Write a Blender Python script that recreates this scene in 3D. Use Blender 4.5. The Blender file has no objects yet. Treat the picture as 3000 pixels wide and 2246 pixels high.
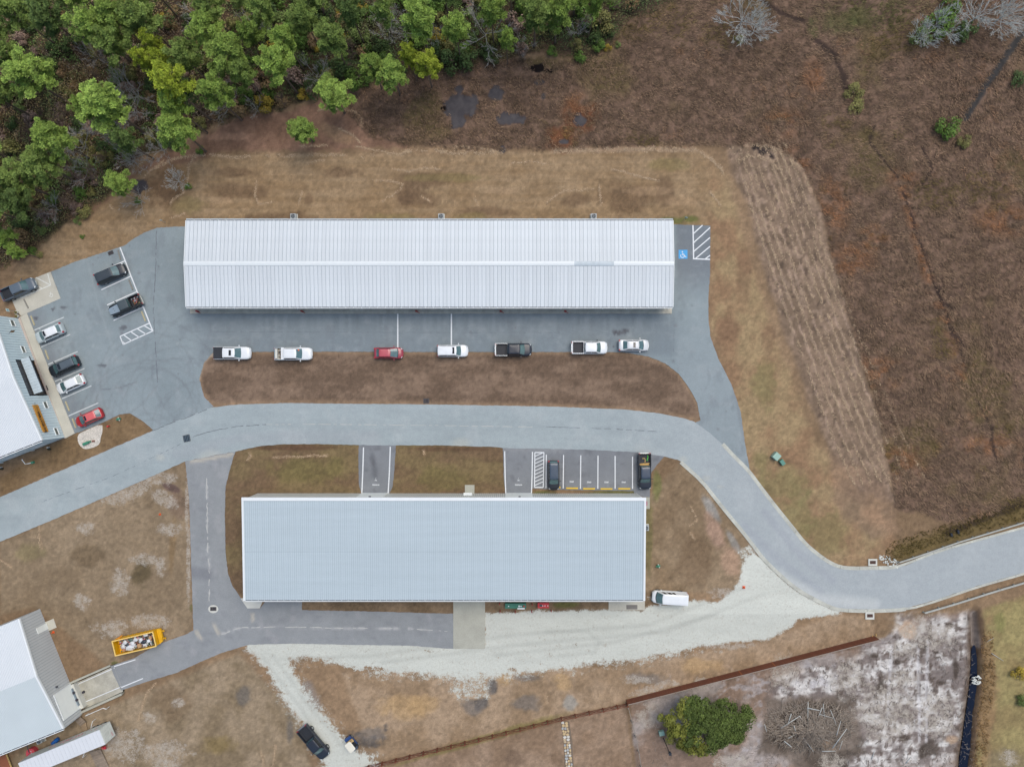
import bpy, bmesh, math, random
import numpy as np
from mathutils import Vector, Matrix
from mathutils.geometry import delaunay_2d_cdt

# ---------------------------------------------------------------- camera, sky, sun, exposure
SC = bpy.context.scene
S = 0.054            # metres per picture unit of the site plan (plan is 3000 x 2246)
H = 112.0            # height of the drone
cam_d = bpy.data.cameras.new("camera")
cam = bpy.data.objects.new("camera", cam_d)
SC.collection.objects.link(cam)
cam.location = (0, 0, H)
cam.rotation_euler = (0, 0, 0)
cam_d.sensor_width = 36.0
cam_d.lens = 36.0 * H / (3000 * S)
cam_d.clip_end = 6000
SC.camera = cam
world = bpy.data.worlds.new("World")
SC.world = world
world.use_nodes = True
wn = world.node_tree
sky = wn.nodes.new("ShaderNodeTexSky")
sky.sky_type = 'NISHITA'
sky.sun_disc = False
SUN_EL, SUN_AZ = math.radians(64), math.radians(35)   # azimuth clockwise from north (+Y)
sky.sun_elevation = SUN_EL
sky.sun_rotation = SUN_AZ
sky.air_density = 1.2
sky.dust_density = 3.0
sky.ozone_density = 1.0
bg = wn.nodes["Background"]
bg.inputs[1].default_value = 0.13
wn.links.new(sky.outputs[0], bg.inputs[0])
sun_d = bpy.data.lights.new("sun", 'SUN')
sun_d.energy = 1.5
sun_d.angle = math.radians(42)
sun_d.color = (1.0, 0.95, 0.88)
sun = bpy.data.objects.new("sun", sun_d)
SC.collection.objects.link(sun)
sd = Vector((math.sin(SUN_AZ) * math.cos(SUN_EL), math.cos(SUN_AZ) * math.cos(SUN_EL), math.sin(SUN_EL)))
sun.rotation_euler = sd.to_track_quat('Z', 'Y').to_euler()
sun.location = (0, 0, 60)
SC.view_settings.view_transform = 'Standard'
SC.view_settings.look = 'None'
SC.view_settings.exposure = 0.29
SC.view_settings.gamma = 1.0
SC.view_settings.use_curve_mapping = False

# ---------------------------------------------------------------- helpers
COL = SC.collection
R = random.Random(7)
GAIN = np.array([0.845, 0.845, 0.785])


def P(px, py, z=0.0):
    f = (H - z) / H
    return Vector(((px - 1500) * S * f, (1123 - py) * S * f, z))


def lin(c):
    c = c / 255.0
    return c / 12.92 if c <= 0.04045 else ((c + 0.055) / 1.055) ** 2.4


def rgb(r, g, b, k=1.0):
    return (lin(r) * .845 * k, lin(g) * .845 * k, lin(b) * .785 * k, 1.0)


_m = {}


def mat(name, col, rough=0.8, metal=0.0, var=0.12, scale=1.5, bump=0.0, bscale=20.0, coat=0.0, spec=0.5,
        objvar=0.0, attr=None, stretch=None, var2=0.0, scale2=12.0, trans=0.0):
    if name in _m:
        return _m[name]
    m = bpy.data.materials.new(name)
    m.use_nodes = True
    nt = m.node_tree
    b = nt.nodes["Principled BSDF"]
    b.inputs["Roughness"].default_value = rough
    b.inputs["Metallic"].default_value = metal
    b.inputs["Specular IOR Level"].default_value = spec
    if coat:
        b.inputs["Coat Weight"].default_value = coat
        b.inputs["Coat Roughness"].default_value = 0.06
    tc = nt.nodes.new("ShaderNodeTexCoord")
    vec = tc.outputs["Object"]
    if stretch:
        mp = nt.nodes.new("ShaderNodeMapping")
        mp.inputs["Scale"].default_value = stretch
        nt.links.new(vec, mp.inputs[0])
        vec = mp.outputs[0]
    if attr:
        a = nt.nodes.new("ShaderNodeAttribute")
        a.attribute_name = attr
        cur = a.outputs["Color"]
    else:
        rg = nt.nodes.new("ShaderNodeRGB")
        rg.outputs[0].default_value = col
        cur = rg.outputs[0]

    def noisemul(cur, sc, amt, det=4):
        n = nt.nodes.new("ShaderNodeTexNoise")
        n.inputs["Scale"].default_value = sc
        n.inputs["Detail"].default_value = det
        nt.links.new(vec, n.inputs["Vector"])
        mr = nt.nodes.new("ShaderNodeMapRange")
        mr.inputs[1].default_value = 0.25
        mr.inputs[2].default_value = 0.75
        mr.inputs[3].default_value = 1 - amt
        mr.inputs[4].default_value = 1 + amt
        nt.links.new(n.outputs[0], mr.inputs[0])
        mu = nt.nodes.new("ShaderNodeVectorMath")
        mu.operation = 'SCALE'
        nt.links.new(cur, mu.inputs[0])
        nt.links.new(mr.outputs[0], mu.inputs[3])
        return mu.outputs[0], n

    if var:
        cur, _ = noisemul(cur, scale, var)
    if var2:
        cur, _ = noisemul(cur, scale2, var2, 2)
    if objvar:
        oi = nt.nodes.new("ShaderNodeObjectInfo")
        mr = nt.nodes.new("ShaderNodeMapRange")
        mr.inputs[3].default_value = 1 - objvar
        mr.inputs[4].default_value = 1 + objvar
        nt.links.new(oi.outputs["Random"], mr.inputs[0])
        mu = nt.nodes.new("ShaderNodeVectorMath")
        mu.operation = 'SCALE'
        nt.links.new(cur, mu.inputs[0])
        nt.links.new(mr.outputs[0], mu.inputs[3])
        cur = mu.outputs[0]
    nt.links.new(cur, b.inputs["Base Color"])
    if bump:
        n = nt.nodes.new("ShaderNodeTexNoise")
        n.inputs["Scale"].default_value = bscale
        n.inputs["Detail"].default_value = 3
        nt.links.new(vec, n.inputs["Vector"])
        bu = nt.nodes.new("ShaderNodeBump")
        bu.inputs["Strength"].default_value = bump
        bu.inputs["Distance"].default_value = 0.05
        nt.links.new(n.outputs[0], bu.inputs["Height"])
        nt.links.new(bu.outputs[0], b.inputs["Normal"])
    _m[name] = m
    return m


def link(o, parent=None):
    COL.objects.link(o)
    if parent is not None:
        o.parent = parent
    return o


def tag(o, label=None, cat=None, group=None, kind=None):
    if label:
        o["label"] = label
    if cat:
        o["category"] = cat
    if group:
        o["group"] = group
    if kind:
        o["kind"] = kind
    return o


def thing(name, label, cat, loc=(0, 0, 0), rz=0.0, group=None):
    o = bpy.data.objects.new(name, None)
    o.empty_display_size = 0.3
    o.location = loc
    o.rotation_euler = (0, 0, rz)
    link(o)
    return tag(o, label, cat, group)


def dup(src, loc=None, rz=None, label=None, scale=None, group=None):
    r = src.copy()
    COL.objects.link(r)
    if loc is not None:
        r.location = loc
    if rz is not None:
        r.rotation_euler = (0, 0, rz)
    if scale is not None:
        r.scale = scale
    if label:
        r["label"] = label
    if group:
        r["group"] = group
    for ch in src.children:
        c = ch.copy()
        COL.objects.link(c)
        c.parent = r
        for g in ch.children:
            d = g.copy()
            COL.objects.link(d)
            d.parent = c
    return r


class MB:
    def __init__(self):
        self.v = []
        self.f = []
        self.c = []

    def add(self, vs, fs, col=None):
        n = len(self.v)
        self.v += [tuple(p) for p in vs]
        self.f += [tuple(i + n for i in q) for q in fs]
        if col is not None:
            self.c += [col] * len(vs)
        return self

    def box(self, c, s, rz=0.0, tilt=None, col=None):
        hx, hy, hz = s[0] / 2, s[1] / 2, s[2] / 2
        ps = [Vector((x, y, z)) for z in (-hz, hz) for y in (-hy, hy) for x in (-hx, hx)]
        M = Matrix.Rotation(rz, 3, 'Z')
        if tilt:
            M = M @ Matrix.Rotation(tilt, 3, 'Y')
        ps = [M @ p + Vector(c) for p in ps]
        return self.add(ps, [(0, 2, 3, 1), (4, 5, 7, 6), (0, 1, 5, 4), (2, 6, 7, 3), (0, 4, 6, 2), (1, 3, 7, 5)], col)

    def quad(self, a, b, c, d, col=None):
        return self.add([a, b, c, d], [(0, 1, 2, 3)], col)

    def cyl(self, p0, p1, r0, r1=None, n=8, caps=True, col=None):
        r1 = r0 if r1 is None else r1
        p0, p1 = Vector(p0), Vector(p1)
        d = (p1 - p0)
        if d.length < 1e-6:
            return self
        d.normalize()
        a = d.orthogonal().normalized()
        b = d.cross(a)
        vs = []
        for p, r in ((p0, r0), (p1, r1)):
            for k in range(n):
                t = 2 * math.pi * k / n
                vs.append(p + a * (r * math.cos(t)) + b * (r * math.sin(t)))
        fs = [(k, (k + 1) % n, n + (k + 1) % n, n + k) for k in range(n)]
        if caps:
            fs += [tuple(range(n - 1, -1, -1)), tuple(range(n, 2 * n))]
        return self.add(vs, fs, col)

    def prism(self, pts, z0, z1, col=None):
        n = len(pts)
        vs = [(p[0], p[1], z0) for p in pts] + [(p[0], p[1], z1) for p in pts]
        fs = [(k, (k + 1) % n, n + (k + 1) % n, n + k) for k in range(n)]
        fs += [tuple(range(n - 1, -1, -1)), tuple(range(n, 2 * n))]
        return self.add(vs, fs, col)

    def blob(self, c, r, n=8, m=5, jit=0.15, rnd=R, col=None):
        vs, fs = [], []
        for j in range(m + 1):
            th = math.pi * j / m
            for i in range(n):
                ph = 2 * math.pi * i / n
                k = 1 + rnd.uniform(-jit, jit)
                vs.append((c[0] + r[0] * k * math.sin(th) * math.cos(ph), c[1] + r[1] * k * math.sin(th) * math.sin(ph),
                           c[2] + r[2] * k * math.cos(th)))
        for j in range(m):
            for i in range(n):
                a, b2 = j * n + i, j * n + (i + 1) % n
                fs.append((a, a + n, b2 + n, b2))
        return self.add(vs, fs, col)

    def mesh(self, name, m=None, smooth=False, ang=None):
        me = bpy.data.meshes.new(name)
        me.from_pydata(self.v, [], self.f)
        if m:
            me.materials.append(m)
        if smooth:
            me.polygons.foreach_set("use_smooth", [True] * len(me.polygons))
            if ang:
                me.set_sharp_from_angle(angle=math.radians(ang))
        if self.c:
            ca = me.color_attributes.new("col", 'FLOAT_COLOR', 'POINT')
            ca.data.foreach_set("color", np.array(self.c, dtype=np.float32).ravel())
        me.update()
        return me

    def build(self, name, m=None, parent=None, smooth=False, ang=None):
        return link(bpy.data.objects.new(name, self.mesh(name, m, smooth, ang)), parent)


def obj(name, me, parent=None, loc=None, rz=None):
    o = bpy.data.objects.new(name, me)
    if loc is not None:
        o.location = loc
    if rz is not None:
        o.rotation_euler = (0, 0, rz)
    return link(o, parent)


def np_mesh(name, V, F, m, cols=None, extra=None, smooth=False):
    me = bpy.data.meshes.new(name)
    V = np.asarray(V, dtype=np.float32)
    F = np.asarray(F, dtype=np.int32)
    k = F.shape[1]
    me.vertices.add(len(V))
    me.vertices.foreach_set("co", V.ravel())
    me.loops.add(F.size)
    me.loops.foreach_set("vertex_index", F.ravel())
    me.polygons.add(len(F))
    me.polygons.foreach_set("loop_start", np.arange(0, F.size, k, dtype=np.int32))
    me.polygons.foreach_set("loop_total", np.full(len(F), k, dtype=np.int32))
    if smooth:
        me.polygons.foreach_set("use_smooth", np.ones(len(F), dtype=bool))
    me.update(calc_edges=True)
    for nm, c in (("col", cols), ("mask", extra)):
        if c is not None:
            ca = me.color_attributes.new(nm, 'FLOAT_COLOR', 'POINT')
            c4 = np.ones((len(V), 4), dtype=np.float32)
            c4[:, :np.shape(c)[1]] = c
            ca.data.foreach_set("color", c4.ravel())
    me.materials.append(m)
    return me


# numpy value noise in plan units
_rng = np.random.RandomState(11)
_lat = _rng.rand(256, 256).astype(np.float32)


def vnoise(x, y, sx, sy=None, seed=0):
    sy = sx if sy is None else sy
    u = x / sx + seed * 17.37 + 500
    v = y / sy + seed * 9.71 + 500
    i = np.floor(u).astype(np.int64)
    j = np.floor(v).astype(np.int64)
    fu, fv = u - i, v - j
    fu = fu * fu * (3 - 2 * fu)
    fv = fv * fv * (3 - 2 * fv)
    a = _lat[i % 256, j % 256]
    b = _lat[(i + 1) % 256, j % 256]
    c = _lat[i % 256, (j + 1) % 256]
    d = _lat[(i + 1) % 256, (j + 1) % 256]
    return (a * (1 - fu) + b * fu) * (1 - fv) + (c * (1 - fu) + d * fu) * fv


def fbm(x, y, s, sy=None, seed=0, o=4):
    t = 0
    a = 1.0
    n = 0
    sy = s if sy is None else sy
    for k in range(o):
        t = t + a * vnoise(x, y, s / 2 ** k, sy / 2 ** k, seed + k * 3)
        n += a
        a *= 0.55
    return t / n


def sstep(a, b, x):
    t = np.clip((x - a) / (b - a), 0, 1)
    return t * t * (3 - 2 * t)


def dline(pts, X, Y, closed=False):
    d = np.full(X.shape, 1e9, dtype=np.float32)
    n = len(pts)
    for k in range(n if closed else n - 1):
        x0, y0 = pts[k]
        x1, y1 = pts[(k + 1) % n]
        dx, dy = x1 - x0, y1 - y0
        L = dx * dx + dy * dy + 1e-9
        t = np.clip(((X - x0) * dx + (Y - y0) * dy) / L, 0, 1)
        d = np.minimum(d, (X - x0 - t * dx) ** 2 + (Y - y0 - t * dy) ** 2)
    return np.sqrt(d)


def inside(poly, X, Y):
    r = np.zeros(X.shape, dtype=bool)
    n = len(poly)
    for k in range(n):
        x0, y0 = poly[k]
        x1, y1 = poly[(k + 1) % n]
        if y0 == y1:
            continue
        c = ((y0 > Y) != (y1 > Y)) & (X < (x1 - x0) * (Y - y0) / (y1 - y0) + x0)
        r ^= c
    return r


def sdf(poly, X, Y):
    """positive inside"""
    d = dline(poly, X, Y, True)
    return np.where(inside(poly, X, Y), d, -d)


def smooth_poly(pts, it=2, closed=True):
    for _ in range(it):
        o = []
        n = len(pts)
        rng = range(n) if closed else range(n - 1)
        if not closed:
            o.append(pts[0])
        for k in rng:
            a, b = pts[k], pts[(k + 1) % n]
            o.append((a[0] * .75 + b[0] * .25, a[1] * .75 + b[1] * .25))
            o.append((a[0] * .25 + b[0] * .75, a[1] * .25 + b[1] * .75))
        if not closed:
            o.append(pts[-1])
        pts = o
    return pts


def text_mesh(s, size, m, bold=0.0):
    cu = bpy.data.curves.new("text", 'FONT')
    cu.body = s
    cu.size = size
    cu.align_x = 'CENTER'
    cu.align_y = 'CENTER'
    cu.offset = bold
    o = bpy.data.objects.new("text_tmp", cu)
    COL.objects.link(o)
    dg = bpy.context.evaluated_depsgraph_get()
    me = bpy.data.meshes.new_from_object(o.evaluated_get(dg))
    bpy.data.objects.remove(o)
    bpy.data.curves.remove(cu)
    me.materials.clear()
    me.materials.append(m)
    return me


# ---------------------------------------------------------------- site plan outlines (plan units)
FOREST = [(-300, 840), (0, 790), (60, 755), (140, 700), (210, 640), (300, 585), (400, 470), (520, 412), (600, 372),
          (700, 335), (820, 315), (980, 262), (1100, 250), (1200, 222), (1330, 205), (1420, 185), (1500, 168),
          (1590, 150), (1700, 178), (1790, 130), (1850, 60), (1980, 5), (2050, -100), (2050, -500), (-300, -500)]
MARSH = [(1000, 300), (1100, 250), (1200, 222), (1420, 185), (1500, 168), (1700, 178), (1790, 130), (1850, 60),
         (1980, 5), (2050, -300), (3400, -300), (3400, 1500), (3000, 1470), (2800, 1530), (2620, 1480), (2610, 1400),
         (2560, 1190), (2495, 980), (2435, 760), (2400, 590), (2340, 480), (2260, 430), (2150, 425), (2040, 425), (1900, 425),
         (1700, 432), (1500, 438), (1300, 430), (1200, 425), (1080, 400)]
PLOW = [(2130, 430), (2250, 430), (2340, 475), (2402, 600), (2438, 760), (2500, 980), (2565, 1190), (2610, 1400), (2620, 1470),
        (2520, 1440), (2440, 1330), (2380, 1200), (2290, 960), (2230, 760), (2190, 600), (2140, 500)]
ISLAND = smooth_poly([(620, 1029), (900, 1029), (1300, 1030), (1600, 1031), (1750, 1029), (1830, 1030), (1900, 1042),
                      (1950, 1062), (1990, 1093), (2022, 1140), (2045, 1180), (2058, 1230), (2000, 1224), (1930, 1210),
                      (1830, 1199), (1600, 1190), (1300, 1185), (1000, 1182), (850, 1180), (700, 1184), (625, 1192),
                      (596, 1165), (580, 1110), (592, 1060)], 1)
ROAD_N = [(446, 1262), (546, 1221), (620, 1193), (700, 1184), (850, 1180), (1000, 1182), (1300, 1185), (1600, 1190),
          (1830, 1199), (1930, 1210), (2000, 1224), (2034, 1235), (2075, 1264), (2115, 1300), (2152, 1341), (2187, 1376),
          (2222, 1425), (2271, 1489), (2315, 1543), (2353, 1592), (2390, 1624), (2424, 1649), (2460, 1665),
          (2500, 1669), (2560, 1668), (2615, 1665), (2650, 1656), (2756, 1615), (2866, 1584), (3003, 1546), (3300, 1462)]
ROAD_S = [(3300, 1590), (3002, 1676), (2866, 1714), (2751, 1753), (2657, 1780), (2560, 1784), (2470, 1782),
          (2441, 1777), (2404, 1759), (2343, 1726), (2288, 1680), (2238, 1631), (2207, 1590), (2169, 1542),
          (2133, 1498), (2098, 1455), (2060, 1406), (2000, 1354), (1985, 1346), (1947, 1337), (1870, 1324),
          (1700, 1316), (1473, 1312), (1452, 1309), (1300, 1304), (1160, 1304), (1051, 1303), (935, 1300), (826, 1301),
          (772, 1305), (735, 1312), (692, 1322), (640, 1330), (543, 1351), (350, 1437), (160, 1520), (0, 1586),
          (-300, 1708)]
ROAD = [(-300, 1578), (0, 1456), (133, 1398), (300, 1325)] + ROAD_N + ROAD_S
LOT = [(149, 796), (217, 768), (299, 741), (350, 724), (367, 718), (391, 700), (424, 681), (462, 667), (546, 663),
       (546, 640), (1972, 640), (1972, 658), (2081, 661), (2080, 804), (2075, 872), (2076, 940), (2081, 986),
       (2104, 1050), (2143, 1126), (2170, 1207), (2183, 1302), (2196, 1375), (2184, 1378), (2150, 1346), (2112, 1305),
       (2070, 1268), (2034, 1239), (2052, 1231), (2043, 1180), (2021, 1140), (1989, 1095), (1949, 1064), (1899, 1044),
       (1830, 1032), (1750, 1031), (1300, 1031), (900, 1030), (625, 1031), (598, 1062), (584, 1110), (599, 1163),
       (626, 1190), (560, 1220), (450, 1266), (447, 1257), (421, 1235), (394, 1218), (380, 1210), (353, 1213),
       (299, 1238), (242, 1262), (220, 1269), (80, 917), (178, 874)]
DRIVE_W = [(543, 1351), (610, 1336), (690, 1322), (681, 1349), (670, 1388), (661, 1425), (659, 1526), (661, 1617),
           (668, 1678), (681, 1715), (703, 1747), (728, 1780), (761, 1782), (778, 1760), (778, 1740), (885, 1740),
           (885, 1786), (1100, 1790), (1300, 1796), (1328, 1796), (1328, 1899), (1309, 1899), (1200, 1890),
           (1008, 1887), (872, 1884), (730, 1887), (654, 1910), (600, 1932), (516, 1970), (435, 1994), (361, 2019),
           (355, 2021), (338, 1985), (323, 1950), (394, 1926), (462, 1886), (543, 1858), (567, 1845), (565, 1800),
           (560, 1635), (554, 1454)]
BAY_W = [(1051, 1301), (1160, 1302), (1155, 1380), (1150, 1425), (1140, 1448), (1060, 1448), (1052, 1420), (1050, 1350)]
BAY_E = [(1473, 1310), (1700, 1314), (1870, 1322), (1947, 1336), (1925, 1360), (1909, 1382), (1904, 1420),
         (1904, 1456), (1859, 1452), (1857, 1438), (1640, 1434), (1556, 1430), (1556, 1450), (1480, 1450), (1476, 1400)]
GRAVEL = [(1421, 1797), (1600, 1790), (1777, 1787), (1885, 1787), (1899, 1775), (1960, 1772), (2030, 1760),
          (2105, 1765), (2150, 1725), (2172, 1690), (2177, 1654), (2204, 1614), (2231, 1637), (2280, 1686),
          (2335, 1732), (2400, 1767), (2470, 1795), (2343, 1812), (2316, 1837), (2262, 1864), (2235, 1877),
          (2167, 1877), (2045, 1894), (1949, 1921), (1868, 1932), (1800, 1940), (1675, 1956), (1553, 1972),
          (1436, 1985), (1380, 1992), (1314, 1984), (1227, 1975), (1116, 1970),
          (1008, 1957), (940, 1930), (872, 1930), (850, 1945), (885, 2008), (953, 2095), (1008, 2155), (1048, 2204),
          (1103, 2220), (1125, 2260), (1125, 2330), (930, 2330), (950, 2240), (915, 2170), (872, 2105), (839, 2060),
          (804, 2002), (763, 1943), (721, 1895), (730, 1880), (1330, 1880), (1421, 1880)]
DITCH = smooth_poly([(2851, 1800), (2862, 1795), (2866, 1890), (2868, 1985), (2863, 2040), (2852, 2090), (2850, 2130),
                     (2846, 2200), (2838, 2250), (2826, 2310), (2814, 2310), (2812, 2235), (2824, 2160),
                     (2834, 2080), (2848, 1985), (2850, 1890)], 1)
RAMP = [(204, 2007), (335, 1950), (361, 2029), (240, 2083)]
CRACKS = []
MARSH_LINES = [([(2395, 120), (2440, 160), (2465, 210), (2480, 260)], 14), ([(2560, 370), (2550, 420), (2590, 470)], 9),
               ([(2590, 470), (2630, 520)], 6), ([(2690, 560), (2730, 500), (2700, 430)], 7),
               ([(2640, 560), (2690, 700), (2740, 830), (2760, 900), (2790, 980), (2830, 1090)], 6),
               ([(2230, 0), (2290, 40), (2350, 60)], 12), ([(2755, 840), (2750, 880), (2790, 900)], 7), ([(2790, 960), (2815, 1010)], 8),
               ([(2860, 1170), (2900, 1250), (2912, 1330), (2930, 1400)], 5)]

# ---------------------------------------------------------------- ground
def ground_material():
    m = bpy.data.materials.new("soil_and_grass")
    m.use_nodes = True
    nt = m.node_tree
    N, L = nt.nodes, nt.links
    b = N["Principled BSDF"]
    b.inputs["Specular IOR Level"].default_value = 0.25
    tc = N.new("ShaderNodeTexCoord")
    a = N.new("ShaderNodeAttribute")
    a.attribute_name = "col"
    k = N.new("ShaderNodeAttribute")
    k.attribute_name = "mask"
    sp = N.new("ShaderNodeSeparateColor")
    L.new(k.outputs["Color"], sp.inputs[0])

    def noise(sc, det=3, rough=0.6):
        n = N.new("ShaderNodeTexNoise")
        n.inputs["Scale"].default_value = sc
        n.inputs["Detail"].default_value = det
        n.inputs["Roughness"].default_value = rough
        L.new(tc.outputs["Object"], n.inputs["Vector"])
        return n.outputs[0]

    def mr(x, a0, a1, b0, b1):
        n = N.new("ShaderNodeMapRange")
        n.inputs[1].default_value = a0
        n.inputs[2].default_value = a1
        n.inputs[3].default_value = b0
        n.inputs[4].default_value = b1
        L.new(x, n.inputs[0])
        return n.outputs[0]

    def math_(op, x, y):
        n = N.new("ShaderNodeMath")
        n.operation = op
        for i, q in enumerate((x, y)):
            if isinstance(q, (int, float)):
                n.inputs[i].default_value = q
            else:
                L.new(q, n.inputs[i])
        return n.outputs[0]

    f1 = mr(noise(6.0, 4, 0.85), 0.32, 0.68, 0.8, 1.2)
    f2 = mr(noise(0.5, 6, 0.6), 0.3, 0.7, 0.94, 1.06)
    f = math_('MULTIPLY', f1, f2)
    sc = N.new("ShaderNodeVectorMath")
    sc.operation = 'SCALE'
    L.new(a.outputs["Color"], sc.inputs[0])
    L.new(f, sc.inputs[3])
    n2 = noise(1.1, 8, 0.8)
    n3 = noise(6.5, 3, 0.8)
    br = math_('ADD', math_('MULTIPLY', n2, 0.62), math_('MULTIPLY', n3, 0.38))

    def thr(mask, a=0.42, b=0.66, amp=2.2, top=1.0):
        x = math_('ADD', mask, math_('MULTIPLY', math_('SUBTRACT', br, 0.5), amp))
        return math_('MULTIPLY', mr(x, a, b, 0, top), mr(mask, 0.0, 0.22, 0, 1))

    def mix(fac, c0, c1):
        n = N.new("ShaderNodeMix")
        n.data_type = 'RGBA'
        L.new(fac, n.inputs[0])
        L.new(c0, n.inputs[6])
        L.new(c1, n.inputs[7])
        return n.outputs[2]

    def colscaled(c, lo, hi, src):
        rg = N.new("ShaderNodeRGB")
        rg.outputs[0].default_value = c
        v = N.new("ShaderNodeVectorMath")
        v.operation = 'SCALE'
        L.new(rg.outputs[0], v.inputs[0])
        L.new(mr(src, 0.3, 0.7, lo, hi), v.inputs[3])
        return v.outputs[0]

    gr0 = colscaled(rgb(206, 209, 205), 0.8, 1.1, noise(5.0, 6, 0.85))
    gv = N.new("ShaderNodeVectorMath")
    gv.operation = 'SCALE'
    L.new(gr0, gv.inputs[0])
    L.new(k.outputs["Alpha"], gv.inputs[3])
    gr = gv.outputs[0]
    sa = colscaled(rgb(186, 178, 170), 0.72, 1.15, noise(4.0, 6, 0.8))
    c = mix(thr(sp.outputs[1], .2, .8, 5.0, .85), sc.outputs[0], sa)
    fl = mr(noise(2.6, 7, 0.95), 0.555, 0.62, 1, 0.45)
    c = mix(math_('MULTIPLY', thr(sp.outputs[0], .3, .7, 4.5), fl), c, gr)
    L.new(c, b.inputs["Base Color"])
    wet = mr(math_('ADD', sp.outputs[2], math_('MULTIPLY', math_('SUBTRACT', n2, 0.5), 0.5)), 0.35, 0.7, 0, 1)
    L.new(mr(wet, 0, 1, 0.95, 0.55), b.inputs["Roughness"])
    bu = N.new("ShaderNodeBump")
    bu.inputs["Distance"].default_value = 0.12
    L.new(mr(wet, 0, 1, 0.22, 0.0), bu.inputs["Strength"])
    L.new(noise(5.0, 5, 0.8), bu.inputs["Height"])
    L.new(bu.outputs[0], b.inputs["Normal"])
    return m


def marsh_orange(X, Y):
    w = np.zeros_like(X)
    for cx, cy, rx, ry in ((2330, 470, 60, 50), (2440, 600, 60, 110), (2480, 760, 100, 60), (2380, 230, 40, 70), (2560, 1090, 110, 60),
                           (2600, 1350, 140, 60), (2830, 1060, 30, 30), (2640, 520, 60, 40), (2950, 640, 120, 60), (2300, 360, 80, 50),
                           (2450, 1000, 40, 60), (2900, 1300, 100, 40), (1690, 320, 50, 60), (1640, 400, 60, 30), (2560, 700, 60, 50)):
        w = np.maximum(w, 1 - sstep(.3, 1.2, np.hypot((X - cx) / rx, (Y - cy) / ry)))
    d = dline([(2630, 520), (2670, 640), (2700, 760), (2750, 900), (2790, 1000), (2820, 1100)], X, Y)
    w = np.maximum(w, 1 - sstep(4, 24, d))
    return w * sstep(.35, .6, fbm(X, Y, 34, 20, seed=113)) * .9


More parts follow.
